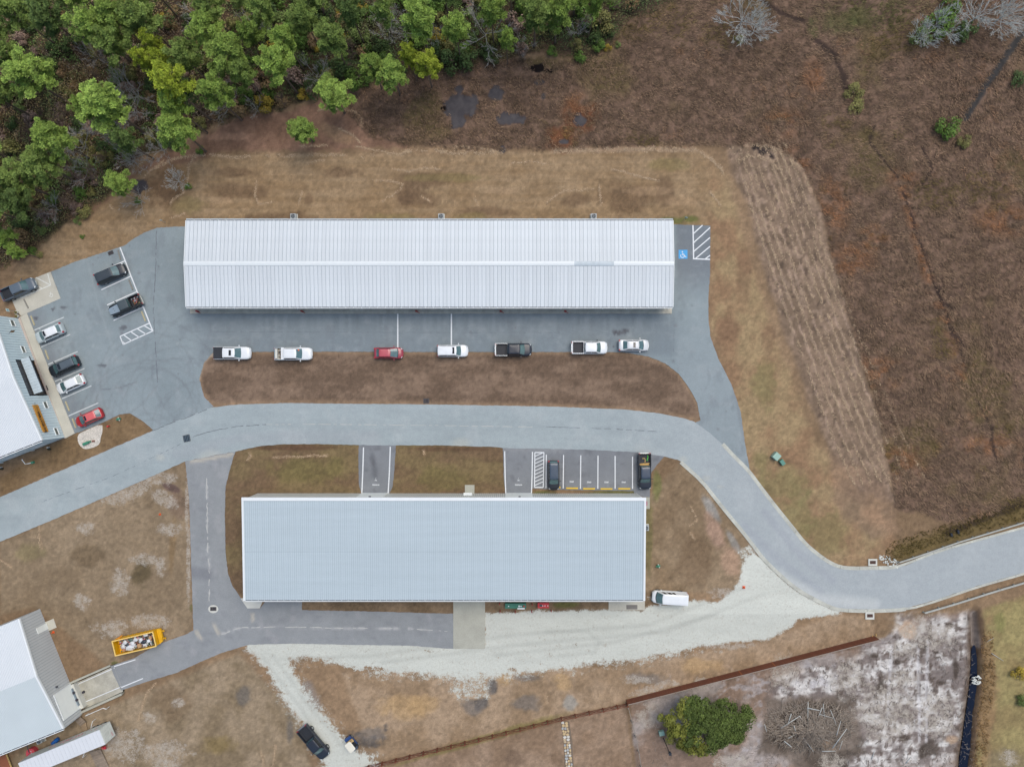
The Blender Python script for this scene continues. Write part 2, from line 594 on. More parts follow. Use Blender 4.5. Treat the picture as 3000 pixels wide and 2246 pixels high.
def build_ground():
    st = 4.0
    xs = np.arange(-200, 3204, st)
    ys = np.arange(-160, 2404, st)
    X, Y = np.meshgrid(xs, ys)
    X = X.astype(np.float32)
    Y = Y.astype(np.float32)
    C = np.zeros(X.shape + (3,), dtype=np.float32)
    wob = (fbm(X, Y, 40, seed=1) - 0.5) * 30 + (fbm(X, Y, 12, seed=2) - 0.5) * 14

    def lay(mask, col, col2=None, n=None):
        c = np.array(col, dtype=np.float32)
        if col2 is not None:
            c = c + (np.array(col2, dtype=np.float32) - c) * n[..., None]
        mask = np.clip(mask, 0, 1)[..., None]
        C[:] = C * (1 - mask) + c * mask

    def pm(poly, soft=8, w=1.0):
        return sstep(-soft, soft, sdf(poly, X, Y) + wob * w)

    def ell(cx, cy, rx, ry, rot=0, w=1.0):
        c, s = math.cos(math.radians(rot)), math.sin(math.radians(rot))
        u = ((X - cx) * c + (Y - cy) * s) / rx
        v = (-(X - cx) * s + (Y - cy) * c) / ry
        r = np.sqrt(u * u + v * v) + wob / 30 * w
        return 1 - sstep(0.55, 1.15, r)

    n1 = sstep(0.3, 0.7, fbm(X, Y, 260, seed=3))
    n2 = sstep(0.3, 0.7, fbm(X, Y, 60, seed=4))
    one = np.ones_like(X)
    lay(one, (121, 100, 76), (146, 122, 95), n1 * 0.6 + n2 * 0.4)
    # northern mown lawn with mower streaks
    NL = [(180, 640), (400, 480), (620, 440), (900, 450), (1300, 445), (1900, 438), (2040, 438), (2110, 480),
          (2160, 560), (2090, 680), (1960, 670), (500, 690), (300, 760), (150, 800), (0, 850)]
    strk = sstep(0.3, 0.7, 0.6 * fbm(X, Y, 300, 9, seed=5) + .4 * fbm(X, Y, 90, 5, seed=105))
    lay(pm(NL, 12), (134, 111, 82), (152, 130, 101), strk * 0.55 + n2 * 0.45)
    for e in [(1840, 585, 90, 50), (1690, 590, 50, 22), (1230, 585, 70, 26), (1240, 528, 90, 28), (905, 582, 16, 22),
              (1000, 505, 60, 18), (700, 560, 90, 26), (1190, 570, 40, 30), (820, 640, 120, 20), (1420, 620, 90, 16),
              (1950, 560, 30, 40), (700, 505, 70, 14)]:
        lay(ell(*e) * 0.6, (104, 84, 64))
    for e in [(560, 600, 60, 30), (1150, 640, 80, 16), (1380, 635, 60, 14), (2000, 650, 50, 12), (1960, 480, 60, 20),
              (520, 690, 30, 14), (1300, 520, 120, 14)]:
        lay(ell(*e) * 0.4, (122, 112, 70))
    # east lawn
    EL = [(2080, 470), (2140, 560), (2200, 780), (2270, 980), (2360, 1220), (2480, 1450), (2600, 1500), (2640, 1630),
          (2480, 1680), (2300, 1560), (2190, 1400), (2150, 1200), (2080, 950), (2080, 700)]
    lay(pm(EL, 14), (140, 113, 86), (152, 131, 98), n2)
    for e in [(2290, 1420, 90, 60), (2240, 1120, 40, 90), (2330, 1520, 60, 90), (2230, 1350, 30, 40), (2420, 1560, 80, 60)]:
        lay(ell(*e) * 0.5, (124, 118, 78))
    for e in [(2130, 960, 40, 50), (2180, 800, 30, 90), (2250, 1000, 24, 60)]:
        lay(ell(*e) * 0.45, (118, 93, 72))
    # island
    lay(pm(ISLAND, 8, 0.3), (108, 90, 74), (128, 108, 90), sstep(0.35, 0.7, fbm(X, Y, 90, 30, seed=7)))
    lay(sstep(-14, -2, sdf(ISLAND, X, Y)) * (1 - sstep(2, 16, sdf(ISLAND, X, Y))) * 0.6, (150, 126, 100))
    lay((1 - sstep(3, 12, dline([(578, 1110), (590, 1062), (612, 1040), (640, 1032)], X, Y))) * .8, (176, 164, 148))
    # lawns between the bays
    for q in ([(640, 1290), (1056, 1290), (1056, 1460), (740, 1460), (740, 1770), (655, 1700), (650, 1380)],
              [(1150, 1290), (1480, 1290), (1490, 1460), (1140, 1460)]):
        lay(pm(q, 8, 0.3), (112, 92, 70), (120, 104, 74), sstep(0.3, 0.7, fbm(X, Y, 110, 40, seed=8)))
    lay(ell(900, 1375, 120, 40) * 0.5, (110, 103, 62))
    lay(ell(1300, 1400, 90, 40) * 0.5, (108, 100, 62))
    lay(ell(840, 1310, 150, 10) * 0.6, (88, 66, 50))
    lay(ell(1310, 1315, 130, 8) * 0.6, (90, 68, 52))
    lay(pm([(740, 1745), (1900, 1745), (1900, 1800), (740, 1800)], 6, 0.4), (112, 94, 72), (132, 112, 88), n2)
    lay(ell(1660, 1770, 40, 12) * 0.7, (96, 98, 52))
    # triangle lawn in the west
    lay(pm([(0, 1400), (190, 1285), (225, 1270), (380, 1212), (440, 1262), (130, 1396), (0, 1455)], 6, 0.2),
        (116, 95, 68), (128, 106, 78), n2)
    # lawn right of the southern building
    lay(pm([(1890, 1470), (1990, 1350), (2060, 1400), (2200, 1590), (2180, 1730), (1890, 1740)], 8, 0.4),
        (128, 109, 85), (144, 125, 100), n2)
    lay(ell(1925, 1420, 16, 50) * 0.7, (108, 112, 66))
    lay(ell(1900, 1570, 14, 110) * 0.6, (104, 100, 62))
    lay(ell(2085, 1490, 16, 52, -32, 0.6) * 0.85, (148, 146, 140))
    lay(ell(2148, 1585, 12, 40, -30, 0.6) * 0.75, (146, 144, 138))
    lay(ell(2095, 1560, 26, 62, -24, 0.6) * 0.75, (172, 142, 122))
    lay(ell(2140, 1650, 34, 50, -20, 0.6) * 0.7, (172, 142, 118))
    lay(ell(2040, 1640, 50, 80, 20) * 0.45, (110, 90, 68))
    # south-western field
    SW = [(0, 1590), (543, 1352), (566, 1800), (560, 1850), (320, 1950), (100, 1780), (0, 1800)]
    lay(pm(SW, 8, 0.3), (126, 109, 86), (148, 130, 105), n2 * 0.5 + n1 * 0.5)
    lay(ell(250, 1630, 60, 40) * 0.6, (104, 88, 66))
    lay(ell(80, 1620, 50, 30) * 0.4, (130, 122, 82))
    lay(ell(417, 1680, 32, 44) * 0.85, (92, 80, 58))
    lay(ell(500, 1428, 34, 12, 20, 0.5) * 0.8, (92, 74, 70))
    lay(ell(520, 1480, 28, 40) * 0.45, (104, 84, 72))
    lay(ell(505, 1600, 12, 90, 4, 0.5) * 0.5, (122, 98, 66))
    # southern field
    lay(pm([(240, 2100), (700, 1910), (870, 2100), (930, 2300), (0, 2400), (0, 2240)], 10, 0.4), (128, 112, 88),
        (148, 131, 107), n2)
    for e in [(710, 2035, 26, 34), (850, 2140, 14, 40)]:
        lay(ell(*e) * 0.8, (104, 98, 90))
    lay(ell(640, 2180, 60, 34) * 0.5, (124, 106, 62))
    lay(ell(500, 2060, 60, 60) * 0.4, (112, 92, 70))
    lay(pm([(1000, 1970), (1800, 1950), (2230, 1880), (2440, 1800), (2560, 1800), (2560, 1870), (1840, 2055),
            (1100, 2230)], 10, 0.5), (142, 120, 94), (160, 138, 112), n2)
    for e in [(1045, 2148, 26, 12), (1108, 2160, 26, 12), (1130, 2132, 9, 18), (1085, 2170, 60, 20), (1400, 2060, 26, 26), (1445, 2012, 14, 20)]:
        lay(ell(*e) * sstep(.35, .6, fbm(X, Y, 16, seed=150)) * .9, (88, 82, 76))
    for e in [(1390, 2070, 40, 26), (1545, 2060, 46, 26), (1440, 2010, 14, 22), (1545, 1985, 40, 12),
              (1090, 2150, 60, 26), (1900, 1985, 60, 22)]:
        lay(ell(*e) * 0.65, (112, 106, 100))
    for e in [(1480, 1990, 22, 22), (1645, 1990, 34, 34), (1240, 2060, 50, 30), (2060, 1950, 60, 26),
              (1180, 2070, 70, 40)]:
        lay(ell(*e) * 0.6, (176, 146, 104))
    lay(ell(1400, 2170, 300, 16, -17, 0.6) * 0.5, (122, 116, 66))
    lay(ell(1670, 2060, 24, 24) * 0.7, (148, 148, 142))
    # yard south of the rail fence
    lay(pm([(1100, 2260), (1835, 2062), (1860, 2300), (1100, 2400)], 5, 0.2), (134, 112, 90), (150, 128, 106), n2)
    lay(ell(1500, 2220, 40, 30) * 0.5, (100, 82, 66))
    # south-eastern plot, raw sand
    SE = [(1845, 2062), (2580, 1872), (2700, 1805), (2850, 1790), (2845, 1990), (2810, 2240), (2810, 2450),
          (1880, 2450)]
    sn = sstep(0.38, 0.62, fbm(X, Y, 70, seed=9))
    lay(pm(SE, 6, 0.4), (134, 114, 98), (160, 150, 142), sn)
    SE2 = [(2240, 2000), (2330, 1965), (2600, 1880), (2640, 1810), (2860, 1800), (2850, 2000), (2810, 2230), (2500, 2260),
           (2330, 2200)]
    wl = sstep(0.40, 0.62, 0.55 * fbm(X, Y, 60, 20, seed=10) + 0.45 * fbm(X, Y, 16, seed=111))
    lay(pm(SE2, 26, 1.8) * 0.95, (122, 112, 106), (205, 202, 195), wl)
    blk = sstep(0.62, 0.7, fbm(X, Y, 13, 18, seed=112)) * pm(SE2, 20, 1.0)
    lay(blk * 0.7, (84, 72, 64))
    lay(sstep(0.6, 0.72, fbm(X, Y, 22, 16, seed=113)) * pm([(1880, 1990), (2300, 1960), (2560, 1880), (2400, 2050), (2250, 2240), (2100, 2240)], 30, 1.5) * 0.6, (176, 172, 172))
    lay(pm([(2250, 2050), (2500, 2040), (2530, 2200), (2380, 2260), (2230, 2200)], 14, 1.2) * 0.9, (84, 74, 64),
        (120, 108, 96), n2)
    for e in [(2660, 1840, 26, 34), (2790, 2165, 22, 14), (2430, 2180, 30, 20)]:
        lay(ell(*e) * 0.8, (184, 156, 128))
    for e in [(2710, 1895, 8, 32, -12), (2690, 1928, 5, 12), (2740, 1910, 10, 5), (2745, 1925, 14, 5), (2630, 1940, 14, 10),
              (2692, 2020, 7, 26), (2716, 2020, 5, 24), (2645, 2095, 9, 9), (2757, 2000, 20, 6), (2720, 2190, 26, 26),
              (2580, 2010, 14, 30), (2700, 2200, 10, 20), (2595, 2030, 4, 30), (2780, 1830, 14, 10), (2800, 1960, 10, 40),
              (2470, 2240, 20, 30), (2650, 2160, 20, 10), (2560, 1920, 20, 12)]:
        lay(ell(*e) * 0.85, (76, 66, 58))
    for l in ([(2690, 1900), (2694, 2170)], [(2717, 1880), (2714, 2170)], [(2612, 1900), (2600, 2100)]):
        lay((1 - sstep(2, 7, dline(l, X, Y))) * 0.6, (204, 202, 200))
    # lawn east of the ditch
    lay(pm([(2872, 1790), (3400, 1600), (3400, 2500), (2850, 2500), (2870, 2100)], 10, 0.8), (138, 122, 84),
        (148, 136, 92), n2)
    lay(ell(2890, 2050, 30, 260, 2) * 0.7, (140, 112, 82))
    lay(ell(2870, 1860, 20, 60) * 0.8, (92, 74, 58))
    lay(ell(2960, 2240, 80, 60) * 0.6, (128, 116, 92))
    lay(ell(2930, 1820, 20, 40) * 0.4, (112, 118, 66))
    lay((1 - sstep(4, 26, np.abs(sdf(DITCH, X, Y)))) * 0.8, (82, 66, 52))
    lay((1 - sstep(6, 16, dline([(2852, 1800), (2862, 1890)], X, Y))) * 0.9, (132, 122, 114))
    # reddish ground between wood and lawn
    W2 = [(230, 640), (420, 478), (540, 425), (620, 385), (720, 335), (850, 325), (1000, 270), (1200, 240),
          (1250, 330), (1200, 430), (900, 440), (640, 448), (560, 480), (420, 500), (300, 600)]
    lay(pm(W2, 10), (118, 92, 74), (140, 110, 90), n2)
    lay(ell(680, 400, 90, 12) * 0.6, (166, 132, 108))
    lay(ell(990, 395, 70, 22, 25) * 0.6, (160, 132, 100))
    lay(ell(480, 545, 60, 60) * 0.7, (84, 66, 50))
    lay(ell(520, 520, 60, 40) * 0.4, (120, 96, 66))
    # marsh
    mm = pm(MARSH, 10)
    mn = fbm(X, Y, 22, 14, seed=12, o=3)
    lay(mm, (88, 71, 58), (116, 94, 78), sstep(0.35, 0.65, mn))
    lay(mm * marsh_orange(X, Y) * 0.5, (140, 100, 72))
    lay(mm * sstep(0.6, 0.78, fbm(X, Y, 160, seed=14)) * 0.5, (92, 84, 46))
    for e in [(1700, 340, 60, 50), (1640, 410, 60, 40)]:
        lay(ell(*e) * 0.6, (104, 62, 38))
    # ploughed strip with straw rows
    pl = pm(PLOW, 10, 0.6)
    lay(pl, (118, 100, 82), (140, 119, 99), sstep(0.3, 0.7, fbm(X, Y, 30, seed=15)))
    spine = smooth_poly([(2150, 430), (2195, 560), (2250, 740), (2320, 940), (2390, 1130), (2450, 1290), (2510, 1420)],
                        2, False)
    fade = (1 - sstep(1180, 1420, Y)) * (0.55 + 0.45 * sstep(430, 620, Y))
    for k in range(9):
        off = k * 23 - 6
        l = [(x + off * (0.8 + 0.28 * (y - 430) / 900), y - off * 0.12) for x, y in spine]
        d = dline(l, X + (fbm(X, Y, 24, seed=20 + k) - .5) * 16, Y)
        br = sstep(0.42, 0.62, fbm(X, Y, 46, 46, seed=31 + k))
        wdt = 4 + 3 * fbm(X, Y, 30, seed=60 + k)
        lay(pl * fade * (1 - sstep(1.0, wdt, d)) * (0.12 + 0.6 * br), (176, 152, 132))
    lay(pl * sstep(0.6, 0.72, fbm(X, Y, 14, seed=66)) * 0.55, (84, 70, 60))
    lay(pl * sstep(0.62, 0.74, fbm(X, Y, 20, seed=67)) * 0.45, (164, 142, 122))
    for l, w in (([(2185, 425), (2250, 428), (2310, 455), (2350, 500), (2376, 560)], 9),):
        lay((1 - sstep(1, w, dline(l, X, Y))) * 0.8, (176, 148, 124))
    for l in ([(2160, 440), (2230, 425), (2290, 440), (2330, 480)], [(2200, 430), (2250, 450), (2290, 490)]):
        d = dline(l, X, Y + (fbm(X, Y, 20, seed=41) - .5) * 20)
        lay((1 - sstep(3, 10, d)) * sstep(0.48, 0.6, fbm(X, Y, 24, seed=42)) * 0.9, (44, 38, 38))
    lay(pm([(2440, 1330), (2600, 1420), (2640, 1560), (2560, 1580), (2440, 1480)], 14) * 0.6, (160, 132, 106),
        (120, 100, 84), n2)
    # ditch beside the north guard rail
    d = dline([(2640, 1620), (2760, 1580), (3000, 1500), (3100, 1468)], X, Y)
    lay((1 - sstep(10, 40, d)) * 0.7, (96, 84, 48))
    d = dline([(2775, 1560), (2850, 1530), (2960, 1490), (3100, 1440)], X, Y + wob * 0.4)
    lay((1 - sstep(5, 14, d)) * 0.85, (56, 46, 34))
    # creek in the north-east
    d = dline([(2830, 345), (2870, 280), (2930, 190), (2985, 110), (3040, 40)], X + wob * 0.3, Y)
    lay((1 - sstep(5, 15, d)) * 0.9, (54, 54, 54))
    for l, w in MARSH_LINES:
        d = dline(l, X + wob * 0.8, Y + wob * 0.5)
        lay((1 - sstep(2, w, d)) * 0.75, (48, 38, 34))
    for e in [(2460, 70, 60, 40), (2520, 50, 50, 30), (2380, 90, 20, 40)]:
        lay(ell(*e) * 0.5, (80, 88, 46))
    # forest floor
    ff = pm(FOREST, 10)
    lay(ff, (62, 54, 42), (92, 74, 60), sstep(0.35, 0.65, fbm(X, Y, 40, seed=16)))
    # straw coloured edges and erosion gullies
    def crack(l, w=4.5, a=0.8, c=(180, 154, 122), wb=0.35, brk=0.0):
        CRACKS.append((l, w, brk))
        a = a * .5
        d = dline(l, X + wob * wb, Y + wob * wb * 0.8)
        m = (1 - sstep(1.0, w, d)) * a
        if brk:
            m = m * sstep(brk, brk + 0.15, fbm(X, Y, 26, seed=44))
        lay(m, c)
    crack([(650, 460), (760, 458), (900, 455), (1060, 455), (1180, 452)], 8, 0.7, brk=0.4)
    crack([(440, 500), (520, 462), (600, 452), (700, 462)], 7, 0.7, brk=0.4)
    crack([(1040, 430), (1090, 438), (1130, 446), (1140, 455)], 5)
    crack([(1180, 445), (1260, 440), (1360, 452), (1450, 446), (1560, 450)], 10, 0.7, (176, 150, 116), brk=0.38)
    crack([(1330, 430), (1400, 432), (1440, 440), (1470, 452)], 5)
    crack([(1620, 442), (1760, 440), (1900, 437), (2040, 440)], 12, 0.85, (186, 160, 136), brk=0.3)
    crack([(2040, 440), (2080, 462), (2110, 492), (2118, 510)], 9, 0.75)
    crack([(1500, 480), (1560, 474), (1600, 478)], 4, 0.5)
    for l in ([(576, 453), (554, 482), (549, 533)], [(538, 562), (505, 585), (497, 600)],
              [(753, 530), (745, 570), (758, 598), (800, 592)], [(1150, 495), (1200, 502), (1240, 492), (1290, 495)],
              [(1140, 580), (1172, 555), (1180, 540)], [(1100, 530), (1140, 530), (1180, 540)], [(885, 560), (875, 598)],
              [(1755, 540), (1757, 580), (1762, 602)], [(1790, 495), (1830, 505), (1880, 518), (1930, 530)],
              [(1600, 595), (1650, 560), (1740, 553)], [(1235, 575), (1260, 590)], [(2080, 560), (2110, 600)],
              [(900, 478), (950, 468)], [(1040, 330), (1060, 345), (1060, 372)], [(640, 325), (700, 318)],
              [(930, 322), (1000, 320), (1050, 332)], [(320, 600), (335, 615)], [(480, 470), (440, 500), (420, 520)],
              [(730, 1325), (736, 1335), (726, 1345)], [(800, 1340), (960, 1332)], [(1240, 1315), (1244, 1330)],
              [(880, 430), (960, 425)], [(990, 375), (1030, 395), (1060, 420)],
              [(115, 1540), (112, 1570), (122, 1605)], [(0, 1640), (20, 1650), (35, 1662)],
              [(455, 2000), (430, 2030), (405, 2110)], [(808, 2180), (800, 2246)], [(765, 2200), (775, 2260)],
              [(1600, 2030), (1603, 2060)], [(1755, 2025), (1758, 2045), (1775, 2050)],
              [(2024, 1480), (2042, 1520), (2020, 1540)], [(2022, 1560), (2035, 1580)],
              [(1120, 590), (1135, 575)], [(1390, 580), (1400, 600)], [(500, 640), (540, 625)]):
        crack(l, 5, 0.75)
    for e in [(1900, 560, 70, 14), (1480, 560, 70, 10), (2000, 590, 50, 16), (640, 590, 60, 12)]:
        lay(ell(*e) * 0.35, (178, 150, 118))
    # soft green by walls
    for e in [(1972, 646, 40, 12), (2020, 640, 30, 10), (1500, 1442, 20, 8), (1800, 1444, 90, 7), (1590, 1444, 40, 8),
              (335, 1942, 12, 6), (560, 1780, 4, 10)]:
        lay(ell(*e) * 0.7, (92, 98, 52))
    # grain
    g = 1 + (vnoise(X, Y, 5, seed=50) - 0.5) * 0.16 + (vnoise(X, Y, 9, seed=51) - 0.5) * 0.12
    C *= g[..., None]
    sp1 = sstep(0.66, 0.8, vnoise(X, Y, 7, seed=52) * .5 + vnoise(X, Y, 13, seed=53) * .5)
    C *= (1 - 0.07 * sp1)[..., None]
    sp2 = sstep(0.68, 0.82, vnoise(X, Y, 6, seed=54) * .5 + vnoise(X, Y, 11, seed=55) * .5)
    C *= (1 + 0.05 * sp2)[..., None]
    C *= np.array((1.02, 1.02, 1.06))
    lc = C / 255.0
    lc = np.where(lc <= 0.04045, lc / 12.92, ((np.maximum(lc, 0) + 0.055) / 1.055) ** 2.4) * GAIN
    # masks: gravel, sand, wet
    M = np.zeros(X.shape + (4,), dtype=np.float32)
    gt = 0.86 + 0.26 * (0.55 * fbm(X, Y, 200, 40, seed=190) + .45 * fbm(X, Y, 40, 12, seed=191))
    for l in ([(2180, 1720), (1900, 1830), (1500, 1860), (1100, 1920), (820, 1930)], [(2240, 1740), (1950, 1850), (1500, 1890), (1120, 1940)],
              [(2100, 1800), (1800, 1880), (1450, 1920)], [(800, 1920), (900, 2060), (1000, 2180)], [(770, 1925), (870, 2060), (960, 2190)],
              [(1600, 1850), (1720, 1848), (1760, 1880), (1740, 1910), (1640, 1920)]):
        gt *= 1 - .09 * (1 - sstep(2, 9, dline(l, X + wob * .3, Y)))
    gt += .07 * sstep(1900, 2150, X) * (Y < 1800)
    M[..., 3] = gt
    sg = sdf(GRAVEL, X, Y) + wob * 0.3
    M[..., 0] = np.where(Y > 1900, 0.15 + 1.05 * sstep(-22, 34, sg) * 1.0, sstep(-10, 12, sg) * 1.2)
    M[..., 0] = np.where(sg < -26, 0, M[..., 0])
    M[..., 0] -= 0.35 * sstep(0.55, 0.7, fbm(X, Y, 40, 14, seed=110)) * (Y > 1880)
    for e in [(1372, 2010, 64, 44), (1950, 1750, 60, 12), (2190, 1640, 26, 50)]:
        M[..., 0] = np.maximum(M[..., 0], ell(*e) * 0.5)
    for e in [(975, 1955, 40, 16), (1090, 1960, 40, 12), (900, 1935, 20, 12), (1020, 2040, 20, 10)]:
        M[..., 0] = np.minimum(M[..., 0], 1 - ell(*e) * 0.7)
    tr = dline([(900, 2010), (925, 2070)], X, Y)
    lay_gr = 1 - sstep(8, 26, tr)
    M[..., 0] = np.minimum(M[..., 0], 1 - 0.4 * lay_gr)
    sand = np.zeros_like(X)
    for e in [(370, 1440, 90, 40, -20, .5), (470, 1400, 50, 24), (480, 1460, 50, 24, 30, .4), (470, 1660, 20, 34, 0, .4),
              (500, 1550, 40, 22), (430, 1640, 60, 20), (350, 1700, 30, 50), (548, 1480, 8, 110, 0, .2),
              (552, 1640, 8, 140, 0, .2), (240, 1760, 30, 30), (330, 1840, 60, 30), (440, 1820, 70, 26),
              (250, 1545, 40, 20), (350, 2180, 90, 60), (480, 2200, 90, 40), (520, 2060, 20, 20), (440, 2100, 30, 20),
              (490, 2240, 60, 30), (1900, 2020, 70, 14, -14, .5), (1960, 2000, 40, 10), (2060, 2000, 30, 20),
              (2300, 1960, 50, 60), (2480, 1990, 60, 60), (2600, 2080, 120, 90), (2720, 1860, 90, 60),
              (2750, 2080, 70, 80), (2650, 1900, 60, 30), (1900, 2100, 40, 50), (2150, 2230, 80, 30),
              (2440, 2230, 60, 30), (2640, 1990, 60, 40), (2960, 2220, 30, 30), (2040, 1765, 60, 8),
              (2120, 1740, 50, 20), (1870, 1990, 60, 16), (2130, 1890, 80, 14)]:
        sand = np.maximum(sand, ell(*e) * 0.5)
    M[..., 1] = np.clip(sand, 0, 1)
    wet = np.zeros_like(X)
    for e in [(1350, 310, 60, 42), (1345, 350, 26, 40), (1345, 262, 18, 16), (1450, 275, 30, 22), (1500, 348, 50, 24),
              (1700, 350, 24, 22), (1652, 415, 22, 12), (1580, 240, 18, 10), (1472, 440, 12, 16), (403, 545, 38, 22),
              (1575, 200, 26, 17), (1606, 208, 16, 9), (1300, 318, 10, 9), (1592, 283, 8, 10)]:
        v = ell(*e)
        wet = np.maximum(wet, v)
    M[..., 2] = wet
    dk = sstep(0.3, 0.6, wet)[..., None]
    lc = lc * (1 - dk) + np.array((0.040, 0.036, 0.040)) * dk
    for e in [(1575, 200, 26, 17), (1606, 208, 16, 9), (1300, 318, 10, 9)]:
        k2 = sstep(0.3, 0.6, ell(*e))[..., None]
        lc = lc * (1 - k2) + np.array((0.006, 0.003, 0.002)) * k2
        M[..., 2] *= 1 - k2[..., 0]
    tk = (lay_gr * 0.5)[..., None]
    lc = lc * (1 - tk) + np.array((0.2, 0.19, 0.18)) * tk
    Z = (fbm(X, Y, 60, seed=60) - 0.5) * 0.05 - 0.03
    mz = sstep(0, 20, sdf(MARSH, X, Y))
    Z += mz * (fbm(X, Y, 26, seed=61) - 0.4) * 0.35
    Z = np.where(sdf(RAMP, X, Y) > -3, -1.5, Z)
    ds = sdf(DITCH, X, Y)
    Z = np.where(ds > -8, np.minimum(Z, -0.9 * sstep(-8, 6, ds)), Z)
    for poly in (ROAD, LOT, DRIVE_W, BAY_W, BAY_E):
        Z = np.where(sdf(poly, X, Y) > -4, np.minimum(Z, -0.03), Z)
    V = np.stack([(X - 1500) * S, (1123 - Y) * S, Z], -1).reshape(-1, 3)
    ny, nx = X.shape
    i = np.arange(ny * nx).reshape(ny, nx)
    F = np.stack([i[1:, :-1], i[1:, 1:], i[:-1, 1:], i[:-1, :-1]], -1).reshape(-1, 4)
    gm = ground_material()
    o = obj("ground", np_mesh("ground", V, F, gm, lc.reshape(-1, 3), M.reshape(-1, 4)))
    tag(o, kind="structure")
    # land beyond the surveyed part, out to the horizon
    x0, x1 = (xs[0] - 1500) * S, (xs[-1] - 1500) * S
    y0, y1 = (1123 - ys[-1]) * S, (1123 - ys[0]) * S
    B = 3000
    q = MB()
    z = -0.06
    q.quad((-B, -B, z), (B, -B, z), (B, y0, z), (-B, y0, z))
    q.quad((-B, y1, z), (B, y1, z), (B, B, z), (-B, B, z))
    q.quad((-B, y0, z), (x0, y0, z), (x0, y1, z), (-B, y1, z))
    q.quad((x1, y0, z), (B, y0, z), (B, y1, z), (x1, y1, z))
    o = q.build("terrain", mat("far_land", rgb(104, 92, 66), 0.95, var=0.3, scale=0.02, var2=0.15, scale2=0.5))
    tag(o, kind="structure")


# ---------------------------------------------------------------- paved surfaces
def paved(name, poly, z, colf, m, step=6.0):
    xs = [p[0] for p in poly]
    ys = [p[1] for p in poly]
    gx = np.arange(max(min(xs), -300), max(xs), step)
    gy = np.arange(min(ys), max(ys), step)
    X, Y = np.meshgrid(gx, gy)
    X = X + (np.arange(X.shape[0]) % 2)[:, None] * step * 0.5
    X, Y = X.ravel().astype(np.float32), Y.ravel().astype(np.float32)
    k = sdf(poly, X, Y) > step * 0.4
    X, Y = X[k], Y[k]
    bp = []
    n = len(poly)
    rr = random.Random(5)
    for i in range(n):
        a, b = poly[i], poly[(i + 1) % n]
        L = math.hypot(b[0] - a[0], b[1] - a[1])
        c = max(1, int(L / step))
        for j in range(c):
            t = j / c
            w = 0 if j == 0 else rr.uniform(-0.7, 0.7)
            nx, ny = -(b[1] - a[1]) / max(L, 1e-6), (b[0] - a[0]) / max(L, 1e-6)
            bp.append((a[0] + (b[0] - a[0]) * t + nx * w, a[1] + (b[1] - a[1]) * t + ny * w))
    pts = [Vector(p) for p in bp] + [Vector((float(x), float(y))) for x, y in zip(X, Y)]
    r = delaunay_2d_cdt(pts, [], [list(range(len(bp)))], 1, 1e-4)
    vx = np.array([v[0] for v in r[0]], dtype=np.float32)
    vy = np.array([v[1] for v in r[0]], dtype=np.float32)
    V = np.stack([(vx - 1500) * S, (1123 - vy) * S, np.full_like(vx, z)], -1)
    F = np.array([list(f)[::-1] for f in r[2] if len(f) == 3], dtype=np.int32)
    # all faces up
    a, b, c = V[F[:, 0]], V[F[:, 1]], V[F[:, 2]]
    nz = (b[:, 0] - a[:, 0]) * (c[:, 1] - a[:, 1]) - (b[:, 1] - a[:, 1]) * (c[:, 0] - a[:, 0])
    F = np.where((nz < 0)[:, None], F[:, ::-1], F)
    col = colf(vx, vy)
    lc = col / 255.0
    lc = np.where(lc <= 0.04045, lc / 12.92, ((np.maximum(lc, 0) + 0.055) / 1.055) ** 2.4) * GAIN
    o = obj(name, np_mesh(name, V, F, m, lc))
    # a skirt gives the pavement its thickness
    return tag(o, kind="structure")


def cmix(base, mask, col):
    return base * (1 - mask[:, None]) + np.array(col, dtype=np.float32) * mask[:, None]


def col_road(x, y):
    n = fbm(x, y, 120, 40, seed=70)
    n = .6 * n + .4 * fbm(x, y, 60, 8, seed=170)
    c = np.stack([146 + 24 * n, 157 + 24 * n, 164 + 24 * n], -1)
    e = sstep(1600, 2400, x)
    c = cmix(c, e * 0.8, (168, 174, 181))
    c = cmix(c, sstep(0.5, 0.7, fbm(x, y, 50, seed=71)) * 0.3, (180, 186, 192))
    # darker wheel tracks and the joint in the middle
    mid = [(0, 1520), (300, 1410), (560, 1290), (700, 1252), (900, 1243), (1300, 1243), (1700, 1252), (1950, 1290)]
    c = cmix(c, (1 - sstep(2, 30, dline([(520, 1330), (700, 1285), (900, 1276), (1100, 1280)], x, y))) * 0.25, (158, 160, 170))
    for l in ([(2240, 1500), (2330, 1610), (2440, 1700)], [(2180, 1540), (2280, 1640), (2400, 1730)]):
        c = cmix(c, (1 - sstep(4, 18, dline(l, x, y))) * 0.3, (150, 155, 168))
    c = cmix(c, (1 - sstep(5, 30, dline([(2280, 1690), (2400, 1755), (2560, 1770)], x, y))) * 0.5, (205, 208, 210))
    for cx, cy, r in ((2000, 1345, 20), (2070, 1400, 18), (2110, 1425, 12), (470, 1340, 20), (700, 1320, 12), (1350, 1300, 40), (620, 1345, 60)):
        d = np.hypot(x - cx, (y - cy) * 1.6)
        c = cmix(c, (1 - sstep(r * .3, r, d)) * 0.4, (190, 188, 180))
    return c


